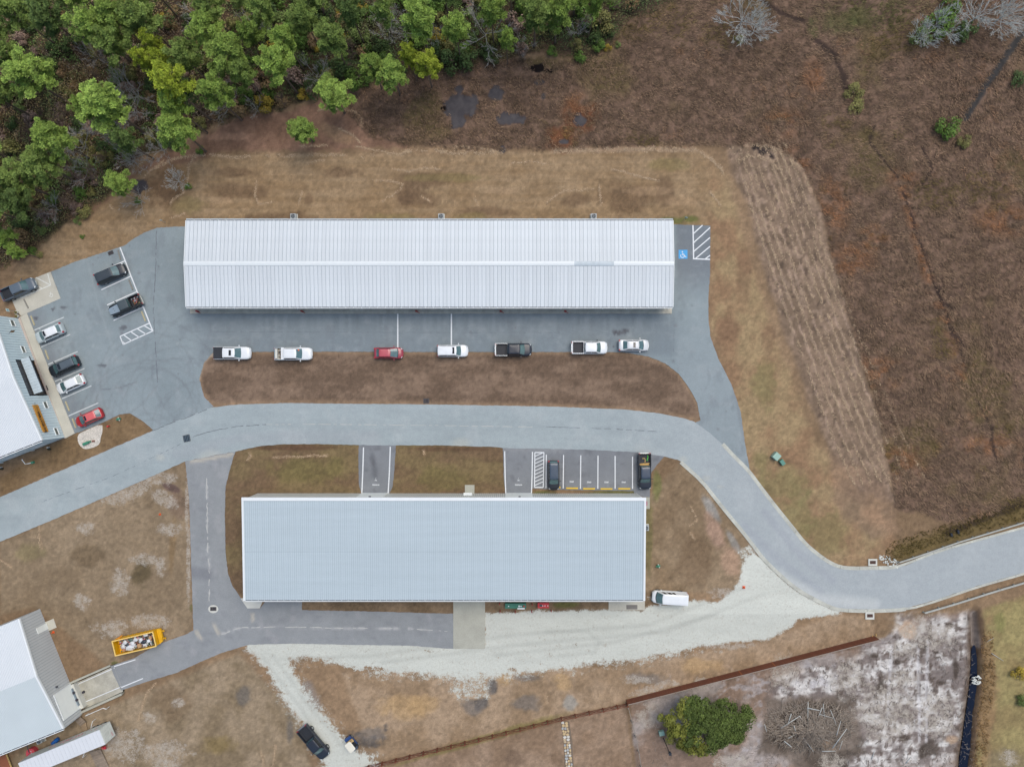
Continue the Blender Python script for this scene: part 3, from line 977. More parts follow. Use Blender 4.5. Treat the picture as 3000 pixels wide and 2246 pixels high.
def col_lot(x, y):
    n = fbm(x, y, 90, seed=74)
    c = np.stack([128 + 20 * n, 140 + 20 * n, 148 + 20 * n], -1)
    # lane beside the long building
    lane = sstep(880, 960, y) * (1 - sstep(1030, 1050, y)) * sstep(560, 620, x) * (1 - sstep(1960, 2000, x))
    c = cmix(c, lane * 0.65, (118, 128, 138))
    dark = (1 - sstep(918, 975, y)) * sstep(900, 915, y) * sstep(590, 640, x) * (1 - sstep(1900, 1985, x))
    st = sstep(0.55, 0.75, vnoise(x, y, 9, 160, seed=76)) * (1 - sstep(930, 1000, y)) * sstep(900, 915, y) * sstep(700, 800, x)
    c = cmix(c, st * 0.45 * (x < 1990), (146, 156, 164))
    sm = sstep(0.62, 0.8, fbm(x, y, 34, 60, seed=77)) * (y > 905)
    c = cmix(c, sm * 0.4, (152, 160, 168))
    c = cmix(c, sstep(1970, 1990, x) * (1 - sstep(760, 900, y)) * 0.75, (112, 118, 128))
    c = cmix(c, sstep(1975, 1990, x) * sstep(900, 1100, y) * 0.5, (146, 156, 164))
    c = cmix(c, sstep(0.58, 0.72, fbm(x, y, 26, 14, seed=178)) * 0.22, (160, 166, 172))
    c = cmix(c, sstep(0.6, 0.74, fbm(x, y, 20, 44, seed=179)) * 0.25, (112, 118, 128))
    # seams
    for l, w, a, col in (([(255, 760), (290, 900), (345, 1060)], 5, .3, (160, 168, 174)),
                         ([(2150, 1130), (2165, 1210), (2180, 1290)], 8, .4, (120, 124, 132)),
                         ([(300, 1140), (350, 1136), (400, 1120)], 3, .4, (112, 112, 120)),
                         ([(460, 1130), (420, 1180), (380, 1210)], 4, .3, (118, 120, 128))):
        c = cmix(c, (1 - sstep(0.6, w, dline(l, x, y))) * a, col)
    for k in range(16):
        rr = random.Random(k)
        cx, cy, r0 = rr.uniform(380, 640), rr.uniform(1080, 1300), rr.uniform(60, 230)
        d = np.abs(np.hypot(x - cx, y - cy) - r0)
        c = cmix(c, (1 - sstep(1, 4, d)) * 0.14 * (y > 900) * (x < 700), (104, 108, 116))
    for k in range(260):
        rr = random.Random(k + 500)
        cx, cy, r0 = rr.uniform(60, 2150), rr.uniform(680, 1300), rr.uniform(2, 7)
        d = np.hypot(x - cx, y - cy)
        c = cmix(c, (1 - sstep(r0 * .3, r0, d)) * rr.uniform(.1, .45), rr.choice([(96, 96, 104), (170, 176, 180), (110, 104, 112)]))
    # stalls in the west are a little darker
    c = cmix(c, (1 - sstep(10, 60, dline([(90, 930), (215, 1240)], x, y))) * 0.4, (116, 120, 130))
    for cx, cy, rx, ry in ((363, 960, 14, 8), (155, 905, 9, 6), (187, 900, 12, 6), (106, 932, 7, 5), (1800, 970, 9, 6), (1832, 968, 14, 6), (1815, 975, 18, 8), (1798, 1015, 3, 3), (300, 1070, 16, 5)):
        d = np.hypot((x - cx) / rx, (y - cy) / ry) + (vnoise(x, y, 5, seed=78) - .5) * .8
        c = cmix(c, (1 - sstep(.6, 1.1, d)) * 0.7, (84, 84, 92))
    return c


def col_drive(x, y):
    n = fbm(x, y, 70, seed=80)
    c = np.stack([133 + 18 * n, 137 + 18 * n, 143 + 18 * n], -1)
    c = cmix(c, sstep(0.6, 0.74, fbm(x, y, 30, 12, seed=181)) * 0.25, (118, 120, 130))
    for l, w in (([(606, 1420), (607, 1520), (609, 1620), (614, 1650), (613, 1760)], 4.5),
                 ([(640, 1860), (700, 1838), (800, 1836), (1000, 1838), (1200, 1840), (1310, 1848)], 4.5)):
        c = cmix(c, (1 - sstep(0.8, w, dline(l, x, y))) * sstep(.42, .6, fbm(x, y, 20, seed=81)) * 0.8, (184, 184, 188))
    c = cmix(c, sstep(0.62, 0.8, fbm(x, y, 24, 40, seed=82)) * 0.4, (164, 164, 170))
    for l in ([(560, 1352), (600, 1345), (680, 1330)], [(740, 1800), (741, 1815)], [(575, 1850), (590, 1870)], [(627, 1830), (640, 1855)]):
        c = cmix(c, (1 - sstep(2, 8, dline(l, x, y))) * 0.7, (192, 184, 172))
    c = cmix(c, (1 - sstep(6, 26, dline([(566, 1676), (606, 1682)], x, y))) * 0.5, (112, 114, 124))
    return c


def col_bay(x, y):
    n = fbm(x, y, 40, seed=85)
    c = np.stack([118 + 18 * n, 122 + 18 * n, 130 + 18 * n], -1)
    c = cmix(c, sstep(0.6, 0.75, fbm(x, y, 16, seed=86)) * 0.35, (92, 94, 102))
    c = cmix(c, (1 - sstep(2, 12, dline([(1090, 1335), (1095, 1360), (1100, 1395)], x, y))) * 0.5, (86, 88, 96))
    c = cmix(c, (1 - sstep(2, 14, dline([(1470, 1314), (1640, 1318)], x, y))) * 0.3, (160, 162, 166))
    return c


def build_paving():
    am = mat("asphalt", None, 0.85, attr="col", var=0.05, scale=1.2, var2=0.12, scale2=9.0, bump=0.25, bscale=30, spec=0.4)
    road = paved("road", ROAD, 0.034, col_road, am, 7)
    lot = paved("parking_lot", LOT, 0.026, col_lot, am, 5)
    drv = paved("driveway", DRIVE_W, 0.026, col_drive, am, 7)
    bw = paved("loading_bay", BAY_W, 0.022, col_bay, am, 7)
    be = paved("parking_bay", BAY_E, 0.022, col_bay, am, 7)
    rr = random.Random(44)

    def seam(par, pts, w, z, m, jit=1.2, gaps=0.0):
        rs = resample(pts, 9)
        rs = [(x + rr.uniform(-jit, jit), y + rr.uniform(-jit, jit)) for x, y in rs]
        mb = MB()
        for a, b in zip(rs, rs[1:]):
            if rr.random() < gaps:
                continue
            ribbon([a, b], w * rr.uniform(.6, 1.3), z - .001, z, mb=mb)
        if mb.v:
            mb.build("joint", m, par)
    dk_ = mat("joint_dark", rgb(104, 110, 120), .9)
    dk2 = mat("joint_soft", rgb(112, 122, 132), .9)
    lt_ = mat("joint_sandy", rgb(186, 186, 186), .9)
    seam(lot, [(459, 668), (456, 800), (449, 900), (456, 1020), (462, 1120)], 1.8, .0275, dk_, 1.0, .15)
    seam(lot, [(560, 971), (900, 973), (1300, 974), (1640, 974)], 1.3, .0275, dk2, .4, .1)
    seam(lot, [(300, 1140), (345, 1137), (400, 1118)], 1.5, .0275, dk2, 1.5, .4)
    seam(lot, [(1975, 930), (1974, 1030)], 1.2, .0275, dk2, .6, .3)
    seam(road, [(447, 1262), (500, 1240), (560, 1218), (620, 1194)], 1.6, .0355, dk_, 1.0, .3)
    seam(road, [(556, 1282), (620, 1262), (700, 1248), (780, 1243)], 1.8, .0355, dk_, .8, .25)
    seam(road, [(780, 1243), (900, 1242), (1300, 1246), (1560, 1250)], 1.6, .0355, lt_, .6, .3)
    seam(road, [(1600, 1250), (1800, 1256), (1925, 1264)], 1.4, .0355, dk_, .6, .35)
    seam(road, [(120, 1470), (330, 1395), (530, 1300)], 1.2, .0355, dk2, .8, .5)
    seam(drv, [(606, 1400), (607, 1520), (609, 1620), (613, 1660), (613, 1760)], 2.4, .0275, lt_, 1.2, .35)
    seam(drv, [(650, 1858), (700, 1838), (800, 1835), (1000, 1838), (1200, 1841), (1310, 1848)], 2.2, .0275, lt_, 1.2, .35)
    return road, lot, drv, bw, be


def ribbon(pts, w, z0, z1, closed=False, mb=None):
    """a strip of width w (plan units) centred on pts, with thickness"""
    mb = mb or MB()
    n = len(pts)
    Lp, Rp = [], []
    for i in range(n):
        a = pts[max(i - 1, 0)]
        b = pts[min(i + 1, n - 1)]
        dx, dy = b[0] - a[0], b[1] - a[1]
        L = math.hypot(dx, dy) or 1
        nx, ny = -dy / L * w / 2, dx / L * w / 2
        Lp.append((pts[i][0] + nx, pts[i][1] + ny))
        Rp.append((pts[i][0] - nx, pts[i][1] - ny))
    loop = [P(x, y) for x, y in Lp] + [P(x, y) for x, y in reversed(Rp)]
    m = len(loop)
    for i in range(n - 1):
        a, b, c, d = P(*Lp[i]), P(*Lp[i + 1]), P(*Rp[i + 1]), P(*Rp[i])
        vs = [(q[0], q[1], zz) for zz in (z0, z1) for q in (a, b, c, d)]
        mb.add(vs, [(4, 5, 6, 7), (0, 1, 5, 4), (2, 3, 7, 6), (1, 2, 6, 5), (3, 0, 4, 7)])
    return mb


def resample(pts, step):
    out = [pts[0]]
    acc = 0
    for a, b in zip(pts, pts[1:]):
        L = math.hypot(b[0] - a[0], b[1] - a[1])
        t = step - acc
        while t < L:
            out.append((a[0] + (b[0] - a[0]) * t / L, a[1] + (b[1] - a[1]) * t / L))
            t += step
        acc = L - (t - step)
    out.append(pts[-1])
    return out


def build_lines(lot, bw, be, drv, conc_pad=None):
    pm_ = mat("road_paint", rgb(226, 230, 238), 0.7, var=0.1, scale=4)
    wm = mat("worn_paint", rgb(196, 203, 210), 0.8, var=0.2, scale=6)

    def line(par, pts, w=4.0, z=0.031, m=pm_, name="painted_line"):
        return ribbon(pts, w, z - 0.002, z).build(name, m, par)
    # western stalls (against the grey building)
    d = (320 / 3.68, -140 / 3.68)
    for (x, y), k in (((101, 967), 1), ((121, 1016.5), .98), ((141, 1067.5), 1), ((161, 1117), 1), ((181, 1168), 1), ((201, 1218), 1)):
        line(lot, [(x, y), (x + d[0] * k, y + d[1] * k)], 3.2, m=wm)
    # eastern stalls
    line(lot, [(352, 725), (367, 764), (384, 809), (402, 854), (420, 899), (438, 945), (448, 969)], 3.6)
    for a, b in (((367, 764), (279, 803)), ((384, 809), (297, 849)), ((402, 854), (314, 893.5)), ((420, 899), (333, 938.5)),
                 ((439, 946), (352, 985)), ((449, 969), (361, 1009)), ((352, 985), (361, 1009)),
                 ((363, 981), (386, 998)), ((384, 972), (408, 988)), ((403, 963), (428, 979)), ((423, 954), (448, 969)),
                 ((358, 1000), (366, 1006))):
        line(lot, [a, b], 3.0, 0.0318)
    # loading zone lines beside the long building
    for x in (1165.5, 1322.5):
        line(lot, [(x, 917), (x, 1030)], 3.6)
    # accessible stall in the north-east
    line(lot, [(2030, 660), (2031, 700), (2032, 759)], 3.6)
    line(lot, [(2030, 758), (2080, 760)], 3.6, 0.0322)
    for a, b in (((2032, 684), (2058, 660)), ((2032, 711), (2080, 667)), ((2032, 737), (2080, 696)),
                 ((2038, 757), (2080, 722)), ((2067, 758), (2080, 748))):
        line(lot, [a, b], 3.2, 0.0314)
    bl = mat("blue_paint", rgb(62, 160, 226), 0.6, var=0.08, scale=3)
    o = ribbon([(1988, 745), (2014, 745)], 26, 0.030, 0.0312).build("painted_square", bl, lot)
    # wheelchair figure
    wc = MB()
    c = (2001, 746)

    def pt(x, y):
        return (c[0] + x, c[1] + y)
    arc = [pt(-1 + 6 * math.cos(t), 4 + 5.5 * math.sin(t)) for t in [math.radians(a) for a in range(-200, 30, 20)]]
    arc = [pt(-1.5 + 5.6 * math.cos(math.radians(a)), 3.5 + 5.2 * math.sin(math.radians(a))) for a in range(-10, 235, 15)]
    ribbon(arc, 1.7, 0.032, 0.0334, mb=wc)
    ribbon([pt(-1.5, -4), pt(-1, 2), pt(4.5, 2), pt(7, 6.5), pt(9.5, 5.5)], 1.9, 0.0335, 0.0346, mb=wc)
    ribbon([pt(-1.5, -1.2), pt(3.5, -1)], 1.5, 0.0347, 0.0356, mb=wc)
    q = P(*pt(-1.8, -8))
    wc.cyl((q.x, q.y, 0.032), (q.x, q.y, 0.0345), 0.11, n=12)
    wc.build("wheelchair_symbol", pm_, lot)
    # marks on the concrete corner pad
    cp = mat("pad_paint", rgb(216, 218, 216), .8, var=.1, scale=5)
    for pts, w, z in (([(106, 813), (148, 835)], 2.8, .0485), ([(104, 834), (124, 845)], 2.8, .0485), ([(140, 801), (149, 835), ], 2.6, .0495),
                      ([(149, 835), (105, 854), (62, 872.5)], 3.2, .0505), ([(59, 862), (62, 872.5)], 3, .0495), ([(67, 859), (79, 865)], 2.6, .0485)):
        ribbon(pts, w, z - .002, z).build("painted_line", cp, conc_pad)
    wc = MB()
    c = (147, 865)

    def pr(x, y):
        a = math.radians(-113)
        return (c[0] + x * math.cos(a) - y * math.sin(a), c[1] + x * math.sin(a) + y * math.cos(a))
    ribbon([pr(-1.2 + 5 * math.cos(math.radians(a)), 3 + 5 * math.sin(math.radians(a))) for a in range(-10, 235, 15)], 1.6, .048, .0495, mb=wc)
    ribbon([pr(-1.5, -4), pr(-1, 2), pr(4, 2), pr(6.5, 6), pr(8.5, 5)], 1.7, .0497, .0507, mb=wc)
    wc.build("wheelchair_symbol", cp, conc_pad)
    # bays
    line(bw, [(1065, 1310), (1063, 1380), (1060, 1447)], 3.2, 0.027)
    line(bw, [(1143.5, 1308), (1141, 1380), (1137, 1447)], 3.2, 0.027)
    line(be, [(1478.5, 1321), (1480, 1400), (1482, 1449)], 3.0, 0.027)
    line(be, [(1560, 1323), (1558.5, 1400), (1557, 1449)], 3.0, 0.027)
    # hatched aisle
    line(be, [(1567, 1325), (1594, 1325)], 3, 0.0276)
    line(be, [(1566, 1427), (1591, 1427)], 3, 0.0276)
    line(be, [(1567, 1325), (1566, 1427)], 2.6, 0.0270)
    line(be, [(1593.5, 1325), (1591.5, 1427)], 2.6, 0.0270)
    for k in range(9):
        y = 1336 + k * 10.6
        line(be, [(1567.5, y), (1592, y - 11)], 2.2, 0.0264)
    for x, y0, y1, dx in ((1600.5, 1331, 1429, -1), (1651, 1332, 1430, -1), (1701.5, 1333, 1431, -1),
                          (1752, 1334, 1431, -0.6), (1802, 1335, 1431, 0), (1853, 1337, 1431, 0)):
        line(be, [(x, y0), (x + dx, y1)], 2.8, 0.027)
    for x, y in ((1675, 1410), (1726, 1411.5), (1777, 1411.5), (1827.5, 1411.5)):
        o = obj("painted_word", text_mesh("OFFICE", 0.33, pm_, 0.012), be, P(x, y, 0.0285), math.pi)
        o.scale = (0.62, 0.95, 1)
    for par, x, num in ((bw, 1101, "2"), (be, 1519, "1")):
        for s, yy in (("NO PARKING", 1419.5), ("BAY", 1406), (num, 1400.5)):
            o = obj("painted_word", text_mesh(s, 0.33 if s != num else .3, pm_, 0.012), par, P(x, yy, 0.0285), math.pi)
            o.scale = (0.55, 0.85, 1)
    # dock lines on the driveway
    line(drv, [(335, 1951), (397, 1931)], 2.8)
    line(drv, [(356, 2012), (419, 1986)], 2.8)

# ---------------------------------------------------------------- buildings
def bmats():
    return dict(
        rn=mat("white_metal_roof", rgb(212, 219, 229), 0.45, var=0.05, scale=0.35, var2=0.03, scale2=4, objvar=0.035, spec=0.4),
        rs=mat("pale_blue_metal_roof", rgb(187, 201, 213), 0.45, var=0.035, scale=0.5, spec=0.4, stretch=(.12, 2.2, 1), var2=.03, scale2=6),
        rw=mat("bright_metal_roof", rgb(224, 230, 240), 0.45, var=0.03, scale=0.3, spec=0.4),
        rw2=mat("bright_metal_roof_shaded", rgb(208, 219, 228), 0.45, var=0.03, scale=0.3, spec=0.4),
        deck=mat("roof_seam", rgb(150, 165, 180), 0.6, var=0.1, scale=1),
        deck2=mat("roof_seam_blue", rgb(142, 160, 176), 0.6, var=0.1, scale=1),
        deck3=mat("roof_seam_pale", rgb(196, 204, 216), 0.6, var=0.1, scale=1),
        trim=mat("white_trim", rgb(232, 237, 244), 0.4, var=0.03),
        dark=mat("dark_gap", rgb(70, 74, 84), 0.7, var=0.1),
        wall=mat("grey_wall_metal", rgb(214, 216, 216), 0.5, var=0.05, scale=0.6),
        wallb=mat("blue_grey_siding", rgb(206, 224, 236), 0.5, var=0.05, scale=0.5),
        wallg=mat("grey_siding", rgb(198, 202, 208), 0.5, var=0.05, scale=0.5),
        groove=mat("siding_groove", rgb(150, 162, 172), 0.7, var=0.05),
        door=mat("white_door", rgb(240, 244, 246), 0.45, var=0.03),
        glass=mat("window_glass", (0.07, 0.085, 0.075, 1), 0.08, var=0.1, spec=0.6),
        conc=mat("concrete", rgb(172, 172, 164), 0.85, var=0.12, scale=0.5, var2=0.08, scale2=6, bump=0.15),
        conc2=mat("warm_concrete", rgb(192, 189, 180), 0.85, var=0.1, scale=0.5, var2=0.08, scale2=7, bump=0.15),
        cstain=mat("stained_concrete", rgb(180, 177, 168), 0.85, var=0.22, scale=0.8, var2=0.1, scale2=5, bump=0.15),
        cwhite=mat("pale_concrete", rgb(206, 206, 202), 0.8, var=0.08, scale=1),
        wood=mat("grey_wood", rgb(142, 128, 116), 0.85, var=0.2, scale=2, objvar=0.15),
    )


def gutter(par, x0, x1, y, s, z, B, step=1.2, gap=0.13):
    """eaves gutter along x at y, facing s (+1/-1)"""
    w = x1 - x0
    cx = (x0 + x1) / 2
    MB().box((cx, y + s * gap / 2, z - 0.14), (w, gap, 0.02)).build("gutter_bed", B["dark"], par)
    MB().box((cx, y + s * (gap + 0.05), z - 0.07), (w, 0.10, 0.16)).build("gutter", B["trim"], par)
    q = MB()
    n = int(w / step)
    for k in range(1, n):
        q.box((x0 + k * w / n, y + s * gap / 2, z - 0.005), (0.05, gap, 0.012))
    o = q.build("gutter_strap", B["trim"], par)
    o["kind"] = "stuff"


def north_building(B):
    ze, zr = 3.8, 4.4
    a = P(545.5, 646, ze)
    b = P(1971, 899, ze)
    ry = P(0, 772, zr).y
    x0, x1, y1, y0 = a.x, b.x, a.y, b.y
    root = thing("warehouse", "long warehouse with a ribbed white metal gable roof and ridge cap, the northernmost building",
                 "building", ((x0 + x1) / 2, ry, 0))
    W = x1 - x0
    hx = W / 2
    yn, ys = y1 - ry, y0 - ry
    MB().box((0, (yn + ys) / 2, 1.78), (W - .5, yn - ys - .9, 3.56)).build("wall", B["wall"], root)
    for s, yy in ((1, yn), (-1, ys)):
        q = MB()
        q.quad((-hx, 0, zr - .05), (hx, 0, zr - .05), (hx, yy, ze - .05), (-hx, yy, ze - .05))
        q.quad((-hx, 0, zr - .25), (hx, 0, zr - .25), (hx, yy, ze - .2), (-hx, yy, ze - .2))
        q.build("roof_deck", B["deck"], root)
        n = 125
        pw = W / n
        L = math.hypot(yy, zr - ze)
        q = MB()
        ux, g = pw / 2 - 0.028, 0.0
        for dx0, dx1, h in ((-ux, ux, 0.0),):
            pts = [(-ux, 0), (-ux * .4 - .03, 0), (-ux * .4, .015), (-ux * .4 + .03, 0), (ux * .4 - .03, 0), (ux * .4, .015),
                   (ux * .4 + .03, 0), (ux, 0)]
            for (xa, ha), (xb, hb) in zip(pts, pts[1:]):
                q.quad((xa, 0, zr + ha), (xb, 0, zr + hb), (xb, yy, ze + hb), (xa, yy, ze + ha))
            for xx in (-ux, ux):
                q.quad((xx, 0, zr), (xx, 0, zr - .04), (xx, yy, ze - .04), (xx, yy, ze))
            q.quad((-ux, yy, ze), (ux, yy, ze), (ux, yy, ze - .04), (-ux, yy, ze - .04))
        me = q.mesh("roof_panel", B["rn"])
        for k in range(n):
            obj("roof_panel", me, root, (-hx + (k + .5) * pw, 0, 0))
        gutter(root, -hx, hx, yy, s, ze, B)
    # ridge cap in lapped lengths, one of them greyer
    segs = [0, 130, 420, 590, 870, 1140, 1252, 1375, 1425]
    for k, (s0, s1) in enumerate(zip([0, 200, 420, 700, 960, 1138, 1252, 1367], [200, 420, 700, 960, 1138, 1252, 1367, 1427])):
        xa, xb = -hx - .12 + s0 * W / 1425, -hx - .06 + s1 * W / 1425
        q = MB()
        h = zr + .05 + .006 * (k % 2)
        m = mat("ridge_metal", rgb(222, 229, 237), .45, var=.03) if k != 5 else mat("grey_cap", rgb(186, 198, 210), 0.5)
        prof = [(-.34, -.02), (-.2, .01), (0, .03), (.2, .01), (.34, -.02)]
        for (ya, za), (yb, zb) in zip(prof, prof[1:]):
            q.quad((xa, ya, h + za), (xb, ya, h + za), (xb, yb, h + zb), (xa, yb, h + zb))
        for ya in (-.34, .34):
            q.quad((xa, ya, h - .04), (xb, ya, h - .04), (xb, ya, h - .1), (xa, ya, h - .1))
        o = q.build("ridge_cap", m, root)
        if k == 5:
            o["label"] = "greyer length of ridge cap"
    for s in (-1, 1):
        q = MB()
        for yy in (yn, ys):
            q.add([(s * hx, 0, zr + .06), (s * (hx + .1), 0, zr + .06), (s * (hx + .1), yy, ze + .06), (s * hx, yy, ze + .06),
                   (s * hx, 0, zr - .25), (s * (hx + .1), 0, zr - .25), (s * (hx + .1), yy, ze - .25), (s * hx, yy, ze - .25)],
                  [(0, 1, 2, 3), (4, 7, 6, 5), (0, 4, 5, 1), (2, 6, 7, 3), (1, 5, 6, 2), (0, 3, 7, 4)])
        q.build("rake_trim", B["trim"], root)
    # walkway
    q = MB()
    p0, p1 = P(558, 893), P(1968, 919)
    wk = q.box(((p0.x + p1.x) / 2, (p0.y + p1.y) / 2, 0.05), (p1.x - p0.x, p0.y - p1.y, 0.14)).build("walkway", B["cstain"])
    wk["kind"] = "structure"
    for x in (690, 875, 1063, 1297, 1455, 1645, 1767, 1837, 1958):
        g = P(x, 907)
        q = MB()
        q.cyl((g.x - root.location.x, y0 + .55 - ry, 3.5), (g.x - root.location.x, y0 + .55 - ry, 0.35), .06, n=8)
        q.cyl((g.x - root.location.x, y0 + .55 - ry, 0.35), (g.x - .1 - root.location.x, y0 + .0 - ry, 0.2), .06, n=8)
        q.build("downspout", B["trim"], root)
    # doors on the south wall
    for k in range(12):
        x = -hx + 3.2 + k * 6.1
        MB().box((x, ys + .42, 1.25), (2.6, .06, 2.4)).build("garage_door", B["door"], root)
    return root


def south_building(B):
    zn, zs = 6.0, 5.3
    xl, xr = P(713.5, 0, 5.65).x, P(1888.5, 0, 5.65).x
    yn, ys = P(0, 1459, zn).y, P(0, 1757, zs).y
    root = thing("workshop_building", "long workshop with a pale blue-grey single-slope metal roof edged in white",
                 "building", ((xl + xr) / 2, (yn + ys) / 2, 0))
    hx, hy = (xr - xl) / 2, (yn - ys) / 2
    MB().box((0, 0, 2.55), (2 * hx - .3, 2 * hy - .5, 5.1)).build("core_wall", B["wall"], root)
    # northern wall of ribbed sheets
    q = MB()
    n = int(2 * hx / .3)
    for k in range(n):
        x = -hx + .1 + (k + .5) * (2 * hx - .2) / n
        q.box((x, hy - .2, 2.9), (.24, .05, 5.75))
    o = q.build("wall_sheet", B["wall"], root)
    o["kind"] = "stuff"
    MB().box((0, hy - .26, 2.9), (2 * hx - .22, .06, 5.72)).build("wall", B["groove"], root)
    for s in (-1, 1):
        q = MB()
        n2 = int(2 * hy / .3)
        q.add([(s * (hx - .12), -hy + .2, 0), (s * (hx - .12), hy - .2, 0), (s * (hx - .12), hy - .2, zn - .2),
               (s * (hx - .12), -hy + .2, zs - .2)], [(0, 1, 2, 3)])
        q.build("end_wall", B["wall"], root)
    # roof
    q = MB()
    q.quad((-hx, -hy, zs - .04), (hx, -hy, zs - .04), (hx, hy, zn - .04), (-hx, hy, zn - .04))
    q.quad((-hx, -hy, zs - .2), (hx, -hy, zs - .2), (hx, hy, zn - .2), (-hx, hy, zn - .2))
    q.build("roof_deck", B["deck2"], root)
    q = MB()
    n = 190
    pw = 2 * hx / n
    for k in range(n):
        x = -hx + (k + .5) * pw
        u = pw / 2 - (.012 if k % 3 else .022)
        for ya, yb in ((-hy, -hy * .05), (-hy * .05 + .03, hy)):
            za = zs + (zn - zs) * (ya + hy) / (2 * hy)
            zb = zs + (zn - zs) * (yb + hy) / (2 * hy)
            q.quad((x - u, ya, za), (x, ya, za + .012), (x, yb, zb + .012), (x - u, yb, zb))
            q.quad((x, ya, za + .012), (x + u, ya, za), (x + u, yb, zb), (x, yb, zb + .012))
    o = q.build("roof_sheet", B["rs"], root)
    o["kind"] = "stuff"
    MB().box((0, hy - .12, zn - .06), (2 * hx + .3, .5, .34)).build("fascia", B["trim"], root)
    for s in (-1, 1):
        q = MB()
        xa, xb = s * (hx - .14), s * (hx + .15)
        q.add([(xa, -hy - .1, zs + .08), (xb, -hy - .1, zs + .08), (xb, hy - .37, zn + .08), (xa, hy - .37, zn + .08),
               (xa, -hy - .1, zs - .25), (xb, -hy - .1, zs - .25), (xb, hy - .37, zn - .25), (xa, hy - .37, zn - .25)],
              [(0, 1, 2, 3), (4, 7, 6, 5), (0, 4, 5, 1), (2, 6, 7, 3), (1, 5, 6, 2), (0, 3, 7, 4)])
        q.build("rake_trim", B["trim"], root)
    gutter(root, -hx + .15, hx - .15, -hy, -1, zs, B, 0.96)
    rx = root.location.x
    # roll-up doors, person door, lamps
    for xa, xb in ((1061, 1137), (1481, 1558)):
        a, b = P(xa, 0).x - rx, P(xb, 0).x - rx
        MB().box(((a + b) / 2, hy - .14, 2.15), (b - a, .08, 4.3)).build("roll_up_door", B["door"], root)
        q = MB().box(((a + b) / 2 + .1, hy - .02, 4.7), (.34, .28, .2))
        q.build("wall_light", B["dark"], root)
    a = P(1373, 0).x - rx
    MB().box((a, hy - .14, 1.05), (1.1, .08, 2.1)).build("door", B["door"], root)
    MB().box((a, hy + .05, 2.25), (1.3, .4, .06)).build("door_canopy", B["trim"], root)
    MB().box((P(1878, 0).x - rx - .9, hy - .05, 4.9), (.24, .2, .2)).build("wall_light", B["trim"], root)
    return root


def slab(name, pts, z0, z1, m, kind="structure", par=None, step=None):
    q = MB()
    w = [P(x, y) for x, y in pts]
    area = sum(w[i].x * w[(i + 1) % len(w)].y - w[(i + 1) % len(w)].x * w[i].y for i in range(len(w)))
    if area < 0:
        w.reverse()
    q.prism([(p.x, p.y) for p in w], z0, z1)
    o = q.build(name, m, par)
    if kind and par is None:
        o["kind"] = kind
    return o


class Facade:
    """local frame: origin at the south corner of an east-facing gable wall, +x along the wall, +y inwards"""
    def __init__(self, south, north, name, label):
        a, b = P(*south), P(*north)
        self.o = a
        d = b - a
        self.L = d.length
        self.ang = math.atan2(d.y, d.x)
        self.u = d.normalized()
        self.root = thing(name, label, "building", a, self.ang)

    def uz(self, px, py):
        g = P(px, py)
        n = Vector((-self.u.y, self.u.x, 0))
        t = n.dot(self.o) / n.dot(g)
        q = g * t
        return (q - self.o).dot(self.u), H * (1 - t)

    def local(self, px, py, z=0):
        g = P(px, py, z) - self.o
        n = Vector((-self.u.y, self.u.x, 0))
        return g.dot(self.u), g.dot(n)


def gable(F, D, ze, zr, ma, mb_, deck, wallm, B, rib=.26, holes=()):
    root, L = F.root, F.L
    xm = L / 2
    for x0, x1, m in ((0, xm, ma), (xm, L, mb_)):
        def zz(x):
            return ze + (zr - ze) * (1 - abs(x - xm) / xm)
        q = MB()
        for dz in (-.04, -.2):
            q.quad((x0, 0, zz(x0) + dz), (x1, 0, zz(x1) + dz), (x1, D, zz(x1) + dz), (x0, D, zz(x0) + dz))
        q.build("roof_deck", deck, root)
        q = MB()
        n = int(D / rib)
        for k in range(n):
            y = (k + .5) * rib
            u = rib / 2 - .015
            q.quad((x0, y - u, zz(x0)), (x1, y - u, zz(x1)), (x1, y, zz(x1) + .015), (x0, y, zz(x0) + .015))
            q.quad((x0, y, zz(x0) + .015), (x1, y, zz(x1) + .015), (x1, y + u, zz(x1)), (x0, y + u, zz(x0)))
        o = q.build("roof_sheet", m, root)
        o["kind"] = "stuff"
        q = MB()
        q.add([(x0, -.12, zz(x0) + .05), (x1, -.12, zz(x1) + .05), (x1, .16, zz(x1) + .05), (x0, .16, zz(x0) + .05),
               (x0, -.12, zz(x0) - .28), (x1, -.12, zz(x1) - .28), (x1, .0, zz(x1) - .28), (x0, .0, zz(x0) - .28)],
              [(0, 1, 2, 3), (4, 7, 6, 5), (0, 4, 5, 1), (2, 6, 7, 3), (1, 5, 6, 2), (0, 3, 7, 4)])
        q.build("rake_trim", B["trim"], root)
    # gable wall of vertical sheets, with openings
    q = MB()
    qb = MB()
    w = .42
    n = int(L / w)
    w = L / n
    for k in range(n):
        xa, xb = k * w, (k + 1) * w
        xc = (xa + xb) / 2
        top = ze + (zr - ze) * (1 - abs(xc - xm) / xm) - .2
        spans = [(0, top)]
        for hx0, hx1, hz in holes:
            if hx0 <= xc <= hx1:
                spans = [(hz, top)]
        for z0, z1 in spans:
            q.box((xc, .03, (z0 + z1) / 2), (w - .05, .05, z1 - z0))
            qb.box((xc, .08, (z0 + z1) / 2), (w, .05, z1 - z0))
    o = q.build("siding", wallm, root)
    o["kind"] = "stuff"
    qb.build("gable_wall", B["groove"], root)
    # side walls
    for x, s in ((0.06, 1), (L - .06, -1)):
        q = MB()
        q.box((x, D / 2 + .06, (ze - .2) / 2), (.06, D - .12, ze - .2))
        q.build("side_wall", wallm, root)
    MB().box((L / 2, D - .05, (ze - .2) / 2), (L - .2, .06, ze - .2)).build("rear_wall", wallm, root)


